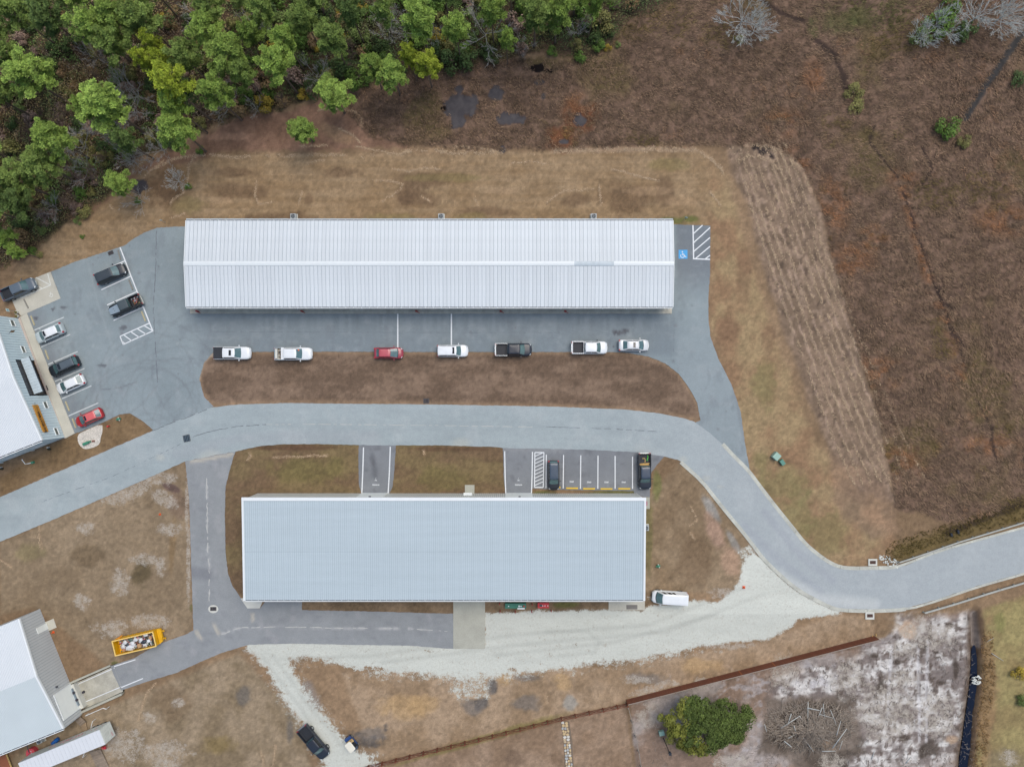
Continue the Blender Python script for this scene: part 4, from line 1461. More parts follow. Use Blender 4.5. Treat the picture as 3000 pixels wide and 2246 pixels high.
def facade_window(F, a, b, B):
    u0, z1 = F.uz(*a)
    u1, z0 = F.uz(*b)
    u0, u1 = min(u0, u1), max(u0, u1)
    cu, cz, w, h = (u0 + u1) / 2, (z0 + z1) / 2, u1 - u0, z1 - z0
    q = MB()
    t = .07
    q.box((cu, -.04, z1 - t / 2), (w, .1, t)).box((cu, -.06, z0 + t / 2), (w, .16, t))
    q.box((u0 + t / 2, -.04, cz), (t, .1, h - 2 * t)).box((u1 - t / 2, -.04, cz), (t, .1, h - 2 * t))
    fr = q.build("window", B["trim"], F.root)
    MB().box((cu, -.012, cz), (w - 2 * t, .03, h - 2 * t)).build("pane", B["glass"], fr)


def west_building(B):
    F = Facade((192, 1281), (54, 932), "retail_building",
               "blue-grey sided building with bright white roof and entrance canopy at the lot edge")
    ea, zt = F.uz(45, 1053)
    eb, _ = F.uz(87, 1156)
    u_n = F.uz(99, 1054.6)[0]
    u_s = F.uz(142.6, 1154)[0]
    gable(F, 26, 5.7, 6.5, B["rw"], B["rw"], B["deck3"], B["wallb"], B, .24, holes=((min(u_s, u_n), max(u_s, u_n), zt),))
    root = F.root
    us, un = min(u_s, u_n), max(u_s, u_n)
    q = MB().box(((us + un) / 2, .9, zt + .05), (un - us, 1.7, .06))
    q.build("recess_soffit", B["dark"], root)
    MB().box((us, .85, zt / 2), (.06, 1.5, zt)).build("recess_side", B["dark"], root)
    MB().box((un, .85, zt / 2), (.06, 1.5, zt)).build("recess_side", B["dark"], root)
    n = 5
    w = (un - us) / n
    frame = MB()
    gl = mat("smoked_glass", (0.03, 0.03, 0.033, 1), 0.12, var=0.1)
    for k in range(n):
        for z0, z1 in ((.1, 2.3), (2.4, zt - .05)):
            MB().box((us + (k + .5) * w, .28, (z0 + z1) / 2), (w - .1, .04, z1 - z0)).build("shop_window", gl, root)
        frame.box((us + k * w, .26, zt / 2), (.09, .1, zt))
    frame.box(((us + un) / 2, .26, 2.35), (un - us, .1, .1))
    frame.build("mullions", mat("dark_frame", rgb(58, 58, 64), .5), root)
    # canopy
    cz = 3.1
    c = [F.local(x, y, cz) for x, y in ((60, 1053), (82, 1045), (121.5, 1146), (100.5, 1155))]
    cx0, cx1 = min(p[0] for p in c), max(p[0] for p in c)
    cy0 = min(p[1] for p in c)
    q = MB()
    nn = 13
    for k in range(nn):
        xa = cx0 + (cx1 - cx0) * k / nn
        xb = cx0 + (cx1 - cx0) * (k + 1) / nn
        q.quad((xa + .02, cy0, cz - .25), (xb - .04, cy0, cz - .25), (xb - .04, .1, cz + .05), (xa + .02, .1, cz + .05))
        q.quad((xb - .04, cy0, cz - .25), (xb + .02, cy0, cz - .28), (xb + .02, .1, cz + .02), (xb - .04, .1, cz + .05))
    q.build("canopy", mat("canopy_metal", rgb(174, 190, 204), 0.4), root)
    MB().box(((cx0 + cx1) / 2, cy0 - .04, cz - .3), (cx1 - cx0 + .1, .08, .16)).build("canopy_edge", B["dark"], root)
    for a, b in (((27, 937), (46, 957)), ((58.4, 1013), (76.6, 1034)), ((124, 1176.5), (142.5, 1196.5)),
                 ((155.4, 1253.4), (173.5, 1273.5))):
        facade_window(F, a, b, B)
    # mustard sign
    ua, za = F.uz(93, 1187)
    ub, zb = F.uz(138, 1265)
    ua, ub = min(ua, ub), max(ua, ub)
    cu, w = (ua + ub) / 2, ub - ua
    zs_ = [F.uz(93, 1187)[1], F.uz(109, 1187)[1]]
    z0, z1 = min(zs_), max(zs_)
    sg = thing("shop_sign", "long mustard signboard with dark lettering on the blue-grey facade", "sign",
               F.root.matrix_basis @ Vector((cu, -.12, (z0 + z1) / 2)), F.ang)
    MB().box((0, 0, 0), (w, .1, z1 - z0)).build("board", mat("mustard_board", rgb(196, 138, 50), .6, var=.1, scale=2), sg)
    tm = mat("sign_ink", rgb(62, 38, 18), .7)
    for s, dx, dz, sz, b in (("SALT", -w * .36, .0, .62, .03), ("WATERS", -w * .03, .0, .62, .03), ("Brewing Co", w * .32, .0, .5, .0),
                             ("Island", -w * .17, -.32, .36, .0)):
        o = obj("lettering", text_mesh(s, sz, tm, b), sg, (dx, -.058 - (.002 if s == "Island" else 0), dz))
        o.rotation_euler = (math.pi / 2, 0, 0)
    # south wall windows and pilasters (seen at a glancing angle)
    r = F.root
    for y0 in (2.2, 6.6, 12.0, 16.5):
        q = MB()
        for z in (.9, 3.4):
            q.box((-.05, y0 + 1.0, z + .9), (.08, 2.0, 1.3))
        q.build("side_window", B["trim"], r)
    for y0 in (5.2, 10.5):
        MB().cyl((-.1, y0, .2), (-.1, y0, 5.4), .06).build("downspout", B["trim"], r)
    gutter_y(r, 0, 26, -.0, 5.7, B)
    # hanging flag
    u, z = F.uz(24, 978)
    fl = thing("hanging_flag", "brown and ochre flag hanging from a pole on the blue-grey facade", "flag",
               F.root.matrix_basis @ Vector((u, -.1, z)), F.ang)
    MB().cyl((0, 0, 0), (0.15, -.9, .55), .03).build("pole", B["dark"], fl)
    MB().quad((.05, -.35, .18), (.14, -.85, .5), (.2, -.95, -.25), (.1, -.4, -.6)).add(
        [(.04, -.35, .2), (.13, -.85, .52), (.19, -.95, -.23), (.09, -.4, -.58)], [(0, 3, 2, 1)]).build(
        "cloth", mat("ochre_cloth", rgb(150, 104, 52), .8, var=.4, scale=6), fl)
    return F


def gutter_y(par, y0, y1, x, z, B, step=1.4):
    L = y1 - y0
    MB().box((x - .07, (y0 + y1) / 2, z - .14), (.14, L, .02)).build("gutter_bed", B["dark"], par)
    MB().box((x - .19, (y0 + y1) / 2, z - .07), (.1, L, .16)).build("gutter", B["trim"], par)
    q = MB()
    n = int(L / step)
    for k in range(1, n):
        q.box((x - .07, y0 + k * L / n, z - .005), (.14, .08, .012))
    o = q.build("gutter_strap", B["trim"], par)
    o["kind"] = "stuff"


def southwest_building(B):
    F = Facade((242, 2089.5), (117, 1782), "storage_building",
               "grey sided building with a white gable roof and loading dock, in the south-west corner")
    gable(F, 24, 4.85, 5.9, B["rw2"], B["rw"], B["deck3"], B["wallg"], B, .24)  # south slope takes a dimmer roof copy, its shading put into the colour
    r = F.root
    gutter_y(r, 0, 24, 0, 4.85, B)
    for (a, b, nm) in (((186.3, 2107.7), (201.5, 2006.5), "roll_up_door"), ((111.4, 1857), (130.4, 1827), "door")):
        u0, z1 = F.uz(*a)
        u1, _ = F.uz(*b)
        u0, u1 = min(u0, u1), max(u0, u1)
        MB().box(((u0 + u1) / 2, -.06, z1 / 2), (u1 - u0, .08, z1)).build(nm, B["door"], r)
        if nm == "roll_up_door":
            q = MB()
            q.box((u0 - .06, -.07, z1 / 2), (.12, .12, z1)).box((u1 + .06, -.07, z1 / 2), (.12, .12, z1)).box(
                ((u0 + u1) / 2, -.07, z1 + .06), (u1 - u0 + .24, .12, .12))
            q.build("door_frame", B["trim"], r)
    u, z = F.uz(164, 2012)
    MB().box((u, -.12, z), (.3, .24, .2)).build("wall_light", B["dark"], r)
    MB().cyl((-.12, .3, 0), (-.12, .3, 4.6), .05).build("downspout", B["trim"], r)
    # ------ loading dock
    dk = thing("loading_dock", "sunken concrete loading dock with retaining walls beside the grey building", "loading dock",
               P(280, 2015, 0))
    o = dk.location

    def wp(x, y, z):
        p = P(x, y, min(z, 0))
        return (p.x - o.x, p.y - o.y, z)
    a, b, c, d = (206, 2004), (334, 1950), (361, 2024), (239, 2078)
    q = MB()
    q.quad(wp(214, 2003, -1.1), wp(b[0], b[1], .03), wp(c[0], c[1], .03), wp(246, 2077, -1.1))
    q.build("ramp", B["cstain"], dk)

    def wall(p, q_, w=5.5, z0=-1.4, z1=.22, nm="retaining_wall", m=None):
        v = ribbon([p, q_], w, z0, z1)
        v.v = [(x - o.x, y - o.y, z) for x, y, z in v.v]
        return v.build(nm, m or B["conc"], dk)
    wall((200, 2002), (324, 1948))
    wall((236, 2086), (358, 2031), 6)
    wall((210, 2004), (241, 2074), 12, -1.4, .15, "dock_platform", B["cwhite"])
    wall((213.5, 2014), (234, 2063), 4.5, .13, .5, "dock_leveller", mat("steel_plate", rgb(128, 142, 156), .5))
    for x, y, z in ((220, 2025.5, .3), (229, 2046, .3), (245.5, 2025.5, -.78)):
        p = wp(x, y, z)
        MB().cyl(p, (p[0], p[1], p[2] + .22), .2, n=14).build("rubber_bumper", mat("rubber", rgb(52, 50, 62), .8), dk)
    pm_ = mat("road_paint", rgb(226, 230, 238), 0.7)
    for (x0, y0, x1, y1) in ((219, 2007, 336, 1955), (242, 2058, 356, 2010)):
        q = MB()
        for t0, t1 in ((0.0, 1.0),):
            A, Bq = wp(x0, y0, -1.0 + .02), wp(x1, y1, .045)
            dx, dy = Bq[0] - A[0], Bq[1] - A[1]
            L = math.hypot(dx, dy)
            nx, ny = -dy / L * .07, dx / L * .07
            q.quad((A[0] - nx, A[1] - ny, A[2]), (Bq[0] - nx, Bq[1] - ny, Bq[2]), (Bq[0] + nx, Bq[1] + ny, Bq[2]),
                   (A[0] + nx, A[1] + ny, A[2]))
        q.build("painted_line", pm_, dk)
    return F


def boards(name, label, cat, corners, nb, z, m, zslope=0.0):
    """timber decking of nb boards across the quad corners a,b (first edge) -> d,c"""
    a, b, c, d = [P(x, y) for x, y in corners]
    r = thing(name, label, cat, (a + b + c + d) / 4)
    o = r.location
    for k in range(nb):
        t0, t1 = (k + .06) / nb, (k + .94) / nb
        p = [a.lerp(d, t0), b.lerp(c, t0), b.lerp(c, t1), a.lerp(d, t1)]
        zz = z + zslope * (k + .5) / nb
        q = MB()
        vs = [(v.x - o.x, v.y - o.y, h) for h in (zz - .04, zz + R.uniform(0, .012)) for v in p]
        q.add(vs, [(4, 7, 6, 5), (0, 1, 5, 4), (2, 3, 7, 6), (1, 2, 6, 5), (3, 0, 4, 7)])
        q.build("board", m, r)
    q = MB()
    for t in (.12, .88):
        p, p2 = a.lerp(b, t), d.lerp(c, t)
        q.cyl((p.x - o.x, p.y - o.y, z - .1), (p2.x - o.x, p2.y - o.y, z + zslope - .1), .06, n=4)
    q.build("joist", m, r)
    return r


def site_slabs(B, lines=None):
    pad = slab("corner_pad", [(94, 818), (148, 796), (178, 874), (80, 917), (62, 925), (49, 910), (33, 874), (30, 866)], -.05, .045, B["conc2"])
    B["pad"] = pad
    sw = slab("sidewalk", [(60, 928), (80, 917.5), (220, 1269), (193, 1283)], -.05, .12, B["conc2"])
    slab("house_plinth", [(54, 933), (60, 929), (193, 1283), (190, 1284)], -.05, .16, mat("pinkish_plinth", rgb(190, 176, 170), .9, var=.1))
    slab("concrete_apron", [(1328, 1740), (1421, 1740), (1421, 1899.5), (1328, 1899.5)], -.05, .04, B["conc"])
    slab("concrete_pad", [(1783, 1735), (1889, 1735), (1889, 1786), (1783, 1786)], -.05, .05, B["conc2"])
    slab("door_pad", [(1362, 1420), (1390, 1420), (1390, 1449), (1362, 1449)], -.05, .05, B["conc"])
    slab("entrance_pad", [(1868, 1456), (1903.5, 1456), (1903.5, 1490), (1868, 1490)], -.05, .05, B["conc"])
    slab("corner_wedge", [(705, 1752), (718, 1750), (770, 1758), (761, 1781), (725, 1781)], -.05, .03, B["cwhite"])
    slab("door_pad", [(131, 1822), (157, 1811), (166, 1837), (143, 1847)], -.05, .05, B["conc2"])
    slab("drain_collar", [(625 + 15 * math.cos(t * .5236), 1783 + 12 * math.sin(t * .5236)) for t in range(12)], 0, .031, B["cwhite"])
    # pebble bed
    pb = [(242, 1264), (299, 1239), (301, 1262), (295, 1281), (293, 1299), (279, 1309), (252, 1316), (240, 1311), (229, 1297), (227, 1274)]
    slab("pebble_bed", smooth_poly(pb, 1), -.03, .03, mat("pebbles", rgb(206, 200, 194), .9, var=.15, scale=2, var2=.4, scale2=9, bump=.5, bscale=14))
    # kerbs: short precast lengths with joints
    km = mat("kerb_concrete", rgb(188, 189, 183), .85, var=.2, scale=.5, var2=.14, scale2=6, objvar=.06)
    north = smooth_poly([(2117, 1300), (2155, 1341), (2190, 1374), (2226, 1423), (2275, 1487), (2319, 1541), (2357, 1590),
                         (2393, 1621), (2427, 1645), (2462, 1661), (2500, 1664), (2544, 1663), (2568, 1663), (2615, 1662),
                         (2648, 1653), (2754, 1612), (2864, 1581), (3004, 1543), (3200, 1490)], 1, False)
    south = smooth_poly([(1994, 1353), (2056, 1408), (2094, 1457), (2129, 1501), (2165, 1544), (2203, 1592), (2234, 1634),
                         (2284, 1683), (2339, 1729), (2402, 1763), (2441, 1781), (2470, 1787), (2533, 1789), (2560, 1789),
                         (2658, 1785), (2752, 1757), (2864, 1718), (3001, 1680), (3200, 1620)], 1, False)
    for nm, ln in (("kerb_north", north), ("kerb_south", south)):
        root = bpy.data.objects.new(nm, None)
        link(root)
        root["kind"] = "structure"
        pts = resample(ln, 8)
        k = 0
        while k < len(pts) - 1:
            seg = pts[k:k + 8]
            if len(seg) < 2:
                break
            s2 = [(seg[0][0] * .99 + seg[1][0] * .01, seg[0][1] * .99 + seg[1][1] * .01)] + seg[1:]
            s2[-1] = (seg[-1][0] * .93 + seg[-2][0] * .07, seg[-1][1] * .93 + seg[-2][1] * .07)
            w = 10.5 if pts[k][0] < 2600 else 6.5
            mb = ribbon(s2, w, -.02, .05)
            mb.build("kerb_stone", km, root)
            off = 3.6 if nm == "kerb_south" else -3.6
            k += 7
    # curb inlets and grates
    for (cx, cy, w, h, rz, lab) in ((2556, 1646, 26, 20, 0, "concrete curb inlet with dark grate on the north side of the eastern road"),
                                    (2547.5, 1802, 26, 22, 0, "concrete curb inlet with dark grate on the south side of the eastern road")):
        t = thing("storm_drain", lab, "drain", P(cx, cy, 0), 0, None)
        q = MB()
        ww, hh = w * S / 2, h * S / 2
        q.box((0, 0, .07), (2 * ww, 2 * hh, .1))
        q.build("surround", B["cwhite"], t)
        MB().box((0, 0, .125), (17 * S, 9.5 * S, .012)).build("pit", mat("drain_pit", rgb(60, 44, 44), .9), t)
        for k in range(6):
            MB().box((-7 * S + k * 2.8 * S, 0, .14), (.05, 9.2 * S, .02)).build("bar", mat("rusty_bar", rgb(112, 82, 70), .8), t)
    for (cx, cy, w, h, rz, z, lab) in ((547, 1283.5, 19, 19, 12, .04, "square iron grate set in the main road near the western lot"),
                                       (625, 1782.5, 17, 10, 0, .035, "rectangular iron grate in a round concrete collar on the driveway"),
                                       (324.5, 741, 15, 10, 22, .03, "rusty iron grate at the north edge of the parking lot"),
                                       (1249, 1174, 16, 13, 0, .01, "iron grate in the grass island beside the main road")):
        t = thing("drain_grate", lab, "drain", P(cx, cy, z), math.radians(rz))
        MB().box((0, 0, 0), (w * S, h * S, .02)).build("pit", mat("dark_pit", rgb(34, 38, 48), .9), t)
        nb = 4
        for k in range(nb):
            MB().box(((k - 1.5) * w * S / nb, 0, .02), (w * S / nb * .45, h * S * .94, .02)).build(
                "bar", mat("iron_bar" if cx != 547 else "iron_bar_blue", rgb(84, 76, 76) if cx != 547 else rgb(76, 96, 112), .6), t)
        q = MB()
        for s in (-1, 1):
            q.box((s * w * S / 2, 0, .015), (.06, h * S + .06, .03)).box((0, s * h * S / 2, .015), (w * S + .06, .06, .029))
        q.build("frame", mat("iron_frame", rgb(70, 72, 78), .6), t)


def wheel_stops(B):
    cm = mat("stop_concrete", rgb(186, 176, 146), .9, var=.1)
    gm = mat("stop_grey", rgb(138, 136, 132), .9, var=.1)
    ym = mat("stop_yellow", rgb(236, 196, 52), .6, var=.06)
    wl = [((91, 925), (102, 953), cm, "tan wheel stop in the empty stall beside the concrete corner pad"),
          ((133, 1025), (143.5, 1053), cm, "tan wheel stop in the stall between the silver wagon and the black SUV"),
          ((192.5, 1175), (204, 1204), cm, "tan wheel stop in the empty stall beside the red hatchback"),
          ((212.5, 1225), (223, 1253), cm, "tan wheel stop at the nose of the red hatchback"),
          ((346, 732), (354, 761), gm, "grey wheel stop in the corner by the rusty grate"),
          ((361, 776), (372, 804), cm, "tan wheel stop at the nose of the black minivan in the western lot"),
          ((378, 819), (390, 849), gm, "grey wheel stop in the stall between the black minivan and the black off-road truck"),
          ((415, 912), (427, 941), cm, "tan wheel stop in the stall beside the hatched triangle"),
          ((70.5, 876), (84, 903), gm, "long grey wheel stop on the concrete corner pad")]
    for a, b, m, lab in wl:
        pa, pb = P(*a), P(*b)
        c = (pa + pb) / 2
        d = pb - pa
        L = d.length
        t = bpy.data.objects.new("wheel_stop", None)
        q = MB()
        for x0, x1, w0, w1, h in ((-L / 2, L / 2, .11, .075, .13),):
            vs = [(x, s * w, z) for z, w in ((0, w0), (h, w1)) for s in (-1, 1) for x in (x0 + z * .3, x1 - z * .3)]
            q.add(vs, [(0, 1, 5, 4), (2, 6, 7, 3), (4, 5, 7, 6), (0, 4, 6, 2), (1, 3, 7, 5)])
        o = q.build("wheel_stop", m)
        bpy.data.objects.remove(t)
        o.location = (c.x, c.y, .03)
        o.rotation_euler = (0, 0, math.atan2(d.y, d.x))
        tag(o, lab, "wheel stop", "concrete wheel stops in the western lot")
    yl = ["yellow wheel stop under the nose of the parked black minivan", "first yellow wheel stop to the right of the black minivan",
          "second yellow wheel stop to the right of the black minivan", "second yellow wheel stop to the left of the black pickup with lumber",
          "yellow wheel stop nearest to the black pickup with lumber"]
    for (x, y), lab in zip(((1624.5, 1427), (1675.5, 1429.5), (1725.5, 1431), (1776.5, 1431.5), (1828.5, 1431)), yl):
        q = MB()
        vs = [(xx, s * w, z) for z, w in ((0, .12), (.14, .085)) for s in (-1, 1) for xx in (-.93, .93)]
        q.add(vs, [(0, 1, 5, 4), (2, 6, 7, 3), (4, 5, 7, 6), (0, 4, 6, 2), (1, 3, 7, 5)])
        o = q.build("wheel_stop", ym)
        p = P(x, y)
        o.location = (p.x, p.y, .026)
        o.rotation_euler = (0, 0, -.006)
        tag(o, lab, "wheel stop", "yellow wheel stops of the office stalls")

# ---------------------------------------------------------------- vehicles
def vm():
    return dict(
        glass=mat("car_glass", (0.075, 0.14, 0.145, 1), 0.06, var=0.25, scale=1.5, spec=0.8),
        dglass=mat("dark_car_glass", (0.012, 0.016, 0.018, 1), 0.08, var=0.1, spec=0.6),
        tyre=mat("tyre_rubber", rgb(44, 46, 52), 0.85, var=0.1),
        rim=mat("alloy_rim", rgb(176, 180, 184), 0.35, metal=0.6, var=0.1),
        black=mat("black_trim", rgb(38, 42, 50), 0.6, var=0.1),
        chrome=mat("chrome", rgb(220, 226, 232), 0.2, metal=0.7, var=0.05),
        red=mat("tail_lamp", rgb(170, 30, 40), 0.3),
        lamp=mat("head_lamp", rgb(206, 214, 222), 0.15, var=0.15, scale=5),
        hub=mat("wheel_hub", rgb(60, 62, 66), 0.6),
    )


PAINT = {}


def paint(name, r, g, b, rough=0.32, coat=0.5):
    return mat("paint_" + name, rgb(r, g, b), rough, var=0.05, scale=1.2, coat=coat, spec=0.5)


def interp(pr, x):
    for (x0, z0), (x1, z1) in zip(pr, pr[1:]):
        if x <= x1:
            t = (x - x0) / (x1 - x0) if x1 > x0 else 0
            return z0 + (z1 - z0) * max(0, t)
    return pr[-1][1]


def loft_body(L, W, prof, x0, x1, m, par, fr=.30, rr=.13, zb=.3, nx=26, name="body"):
    """lower shell from x0 to x1 (fractions of L, -0.5 rear .. 0.5 front)"""
    q = MB()
    rings = []
    for i in range(nx + 1):
        t = i / nx
        f = x0 + (x1 - x0) * (0.5 - 0.5 * math.cos(math.pi * t))
        w = W / 2
        # rounded plan outline
        if f > .5 - .16:
            u = (f - (.5 - .16)) / .16
            w *= 1 - fr * u ** 3.2
        if f < -.5 + .10 and x0 <= -.5:
            u = ((-.5 + .10) - f) / .10
            w *= 1 - rr * u ** 3
        w *= 1 - .025 * (f * 2) ** 2
        z = interp(prof, f)
        x = f * L
        zs = z - .10
        half = [(0, z + .025), (.35 * w, z + .018), (.68 * w, z + .0), (.86 * w, z - .035), (.955 * w, zs - .02), (w, zs - .16),
                (w, .52), (w * .97, zb + .05), (w * .90, zb)]
        ring = [(x, y, zz) for y, zz in half] + [(x, -y, zz) for y, zz in reversed(half[1:])]
        rings.append(ring)
    n = len(rings[0])
    for r in rings:
        q.v += r
    for i in range(len(rings) - 1):
        for k in range(n):
            a, b = i * n + k, i * n + (k + 1) % n
            q.f.append((a, a + n, b + n, b))
    q.f.append(tuple(range(n - 1, -1, -1))[::-1])
    q.f.append(tuple(range((len(rings) - 1) * n, len(rings) * n))[::-1])
    return q.build(name, m, par, True, 42)


def cabin(L, W, c, m, V, par, opts):
    """c: xr0,xr1,xf1,xf0 (fractions), zb, zr, wb, wt (fractions of W)"""
    xr0, xr1, xf1, xf0, zb, zr, wb, wt = c
    bf0, bf1, br0, br1 = opts.get("bulge", (.16, .09, .07, .05))

    def pt(t, s, side):
        # t 0 belt ..1 roof ; side: 'f','r','s' ; s in -1..1
        xf = (xf0 + (xf1 - xf0) * t) * L
        xr = (xr0 + (xr1 - xr0) * t) * L
        w = (wb + (wt - wb) * t) * W / 2
        w *= 1 + .03 * math.sin(math.pi * t)
        z = zb + (zr - zb) * t
        if side == 'f':
            bu = bf0 + (bf1 - bf0) * t
            return Vector((xf + bu * (1 - s * s) * 1.0 - .0, s * w, z))
        if side == 'r':
            bu = br0 + (br1 - br0) * t
            return Vector((xr - bu * (1 - s * s), s * w, z))
        x = xr + (xf - xr) * (s + 1) / 2
        return Vector((x, w, z))
    n = 8
    T = [0, .35, .7, .9, 1.0]
    q = MB()
    rings = []
    for t in T:
        ring = [pt(t, -1 + 2 * k / n, 'f') for k in range(n + 1)]
        ring += [pt(t, 1 - 2 * k / n, 's') for k in range(1, n)]
        ring += [pt(t, 1 - 2 * k / n, 'r') for k in range(n + 1)]
        ring += [Vector((p.x, -p.y, p.z)) for p in [pt(t, -1 + 2 * k / n, 's') for k in range(1, n)]]
        rings.append(ring)
    N = len(rings[0])
    for r in rings:
        q.v += [tuple(p) for p in r]
    for i in range(len(T) - 1):
        for k in range(N):
            a, b = i * N + k, i * N + (k + 1) % N
            q.f.append((a, b, b + N, a + N))
    q.build("cabin", m, par, True, 35)
    # roof skin, gently domed
    cx = (xr1 + xf1) / 2 * L
    q = MB()
    prev = [p.copy() for p in rings[-1]]
    q.v += [tuple(p) for p in prev]
    for j, (k, dz) in enumerate(((.93, .028), (.7, .045), (.35, .055))):
        q.v += [(cx + (p.x - cx) * k, p.y * k, p.z + dz) for p in rings[-1]]
    q.v.append((cx, 0, zr + .058))
    for j in range(3):
        for k in range(N):
            a, b = j * N + k, j * N + (k + 1) % N
            q.f.append((a, b, b + N, a + N))
    for k in range(N):
        q.f.append((3 * N + k, 3 * N + (k + 1) % N, 4 * N))
    q.build("roof", opts.get("roof_mat", m), par, True, 35)

    def panel(side, t0, t1, s0, s1, off, nm, mt, mirror=False, nn=8):
        q = MB()
        for t in (t0, (t0 + t1) / 2, t1):
            for k in range(nn + 1):
                s = s0 + (s1 - s0) * k / nn
                p = pt(t, s, side)
                if side == 'f':
                    p.x += off
                    p.z += off * .5
                elif side == 'r':
                    p.x -= off
                    p.z += off * .4
                else:
                    p.y += off
                    p.z += off * .3
                if mirror:
                    p.y = -p.y
                q.v.append(tuple(p))
        for i in range(2):
            for k in range(nn):
                a = i * (nn + 1) + k
                f = (a, a + 1, a + nn + 2, a + nn + 1)
                q.f.append(f)
        return q.build(nm, mt, par, True)
    gl, dg = V["glass"], V["dglass"]
    panel('f', .05, .93, -.9, .9, .02, "windshield", gl)
    # dark cowl at the foot of the windshield
    panel('f', -.06, .05, -.92, .92, .022, "cowl", V["black"])
    if opts.get("rear_glass", True):
        panel('r', opts.get("rg0", .12), .9, -.84, .84, .02, "rear_window", opts.get("rg_mat", gl))
    segs = opts.get("side", ((-.86, -.08), (-.02, .82)))
    for a, b in segs:
        for mir in (False, True):
            panel('s', .14, .86, a, b, .015, "side_window", dg, mir, 4)


def wheel(par, x, y, s, V, r=.36, w=.24):
    hub = MB().cyl((x, y - s * w / 2, r), (x, y + s * (w / 2 - .04), r), .12, n=10).build("wheel", V["hub"], par)
    q = MB()
    n = 20
    pr = [(.21, -w / 2), (r - .03, -w / 2), (r, -w / 2 + .03), (r, w / 2 - .03), (r - .03, w / 2), (.22, w / 2)]
    for k in range(n):
        a = 2 * math.pi * k / n
        for rad, yy in pr:
            q.v.append((x + rad * math.cos(a), y + s * yy, r + rad * math.sin(a)))
    m = len(pr)
    for k in range(n):
        for j in range(m - 1):
            a, b = k * m + j, ((k + 1) % n) * m + j
            q.f.append((a, a + 1, b + 1, b))
    q.build("tyre", V["tyre"], hub, True, 50)
    q = MB()
    q.cyl((x, y + s * (w / 2 - .06), r), (x, y + s * (w / 2 - .005), r), .2, .22, n=16)
    q.build("rim", V["rim"], hub, True, 40)


def mirrors(par, x, w, z, m):
    for s in (-1, 1):
        q = MB()
        q.box((x, s * (w + .08), z), (.06, .2, .05), rz=-s * .3)
        q.box((x - .02, s * (w + .2), z + .03), (.12, .17, .17), rz=-s * .35)
        q.build("mirror", m, par)


def lamps(par, L, W, V, zf, zr, fr=.3, kind="car"):
    for s in (-1, 1):
        q = MB()
        x = L / 2 - .30
        pts = [(x - .05, .445 * W, zf + .04), (x + .08, .42 * W, zf + .0), (x + .20, .32 * W, zf - .04), (x + .12, .31 * W, zf + .0)]
        vs = [(a, s * b, c + .015) for a, b, c in pts] + [(a, s * b * 1.01, c - .16) for a, b, c in pts]
        q.add(vs, [(0, 1, 2, 3), (0, 4, 5, 1), (1, 5, 6, 2), (2, 6, 7, 3), (3, 7, 4, 0)])
        q.build("headlight", V["lamp"], par)
        q = MB()
        q.box((-L / 2 + .09, s * W * .40, zr), (.2, W * .13, .24), rz=s * .25)
        q.build("taillight", V["red"], par)


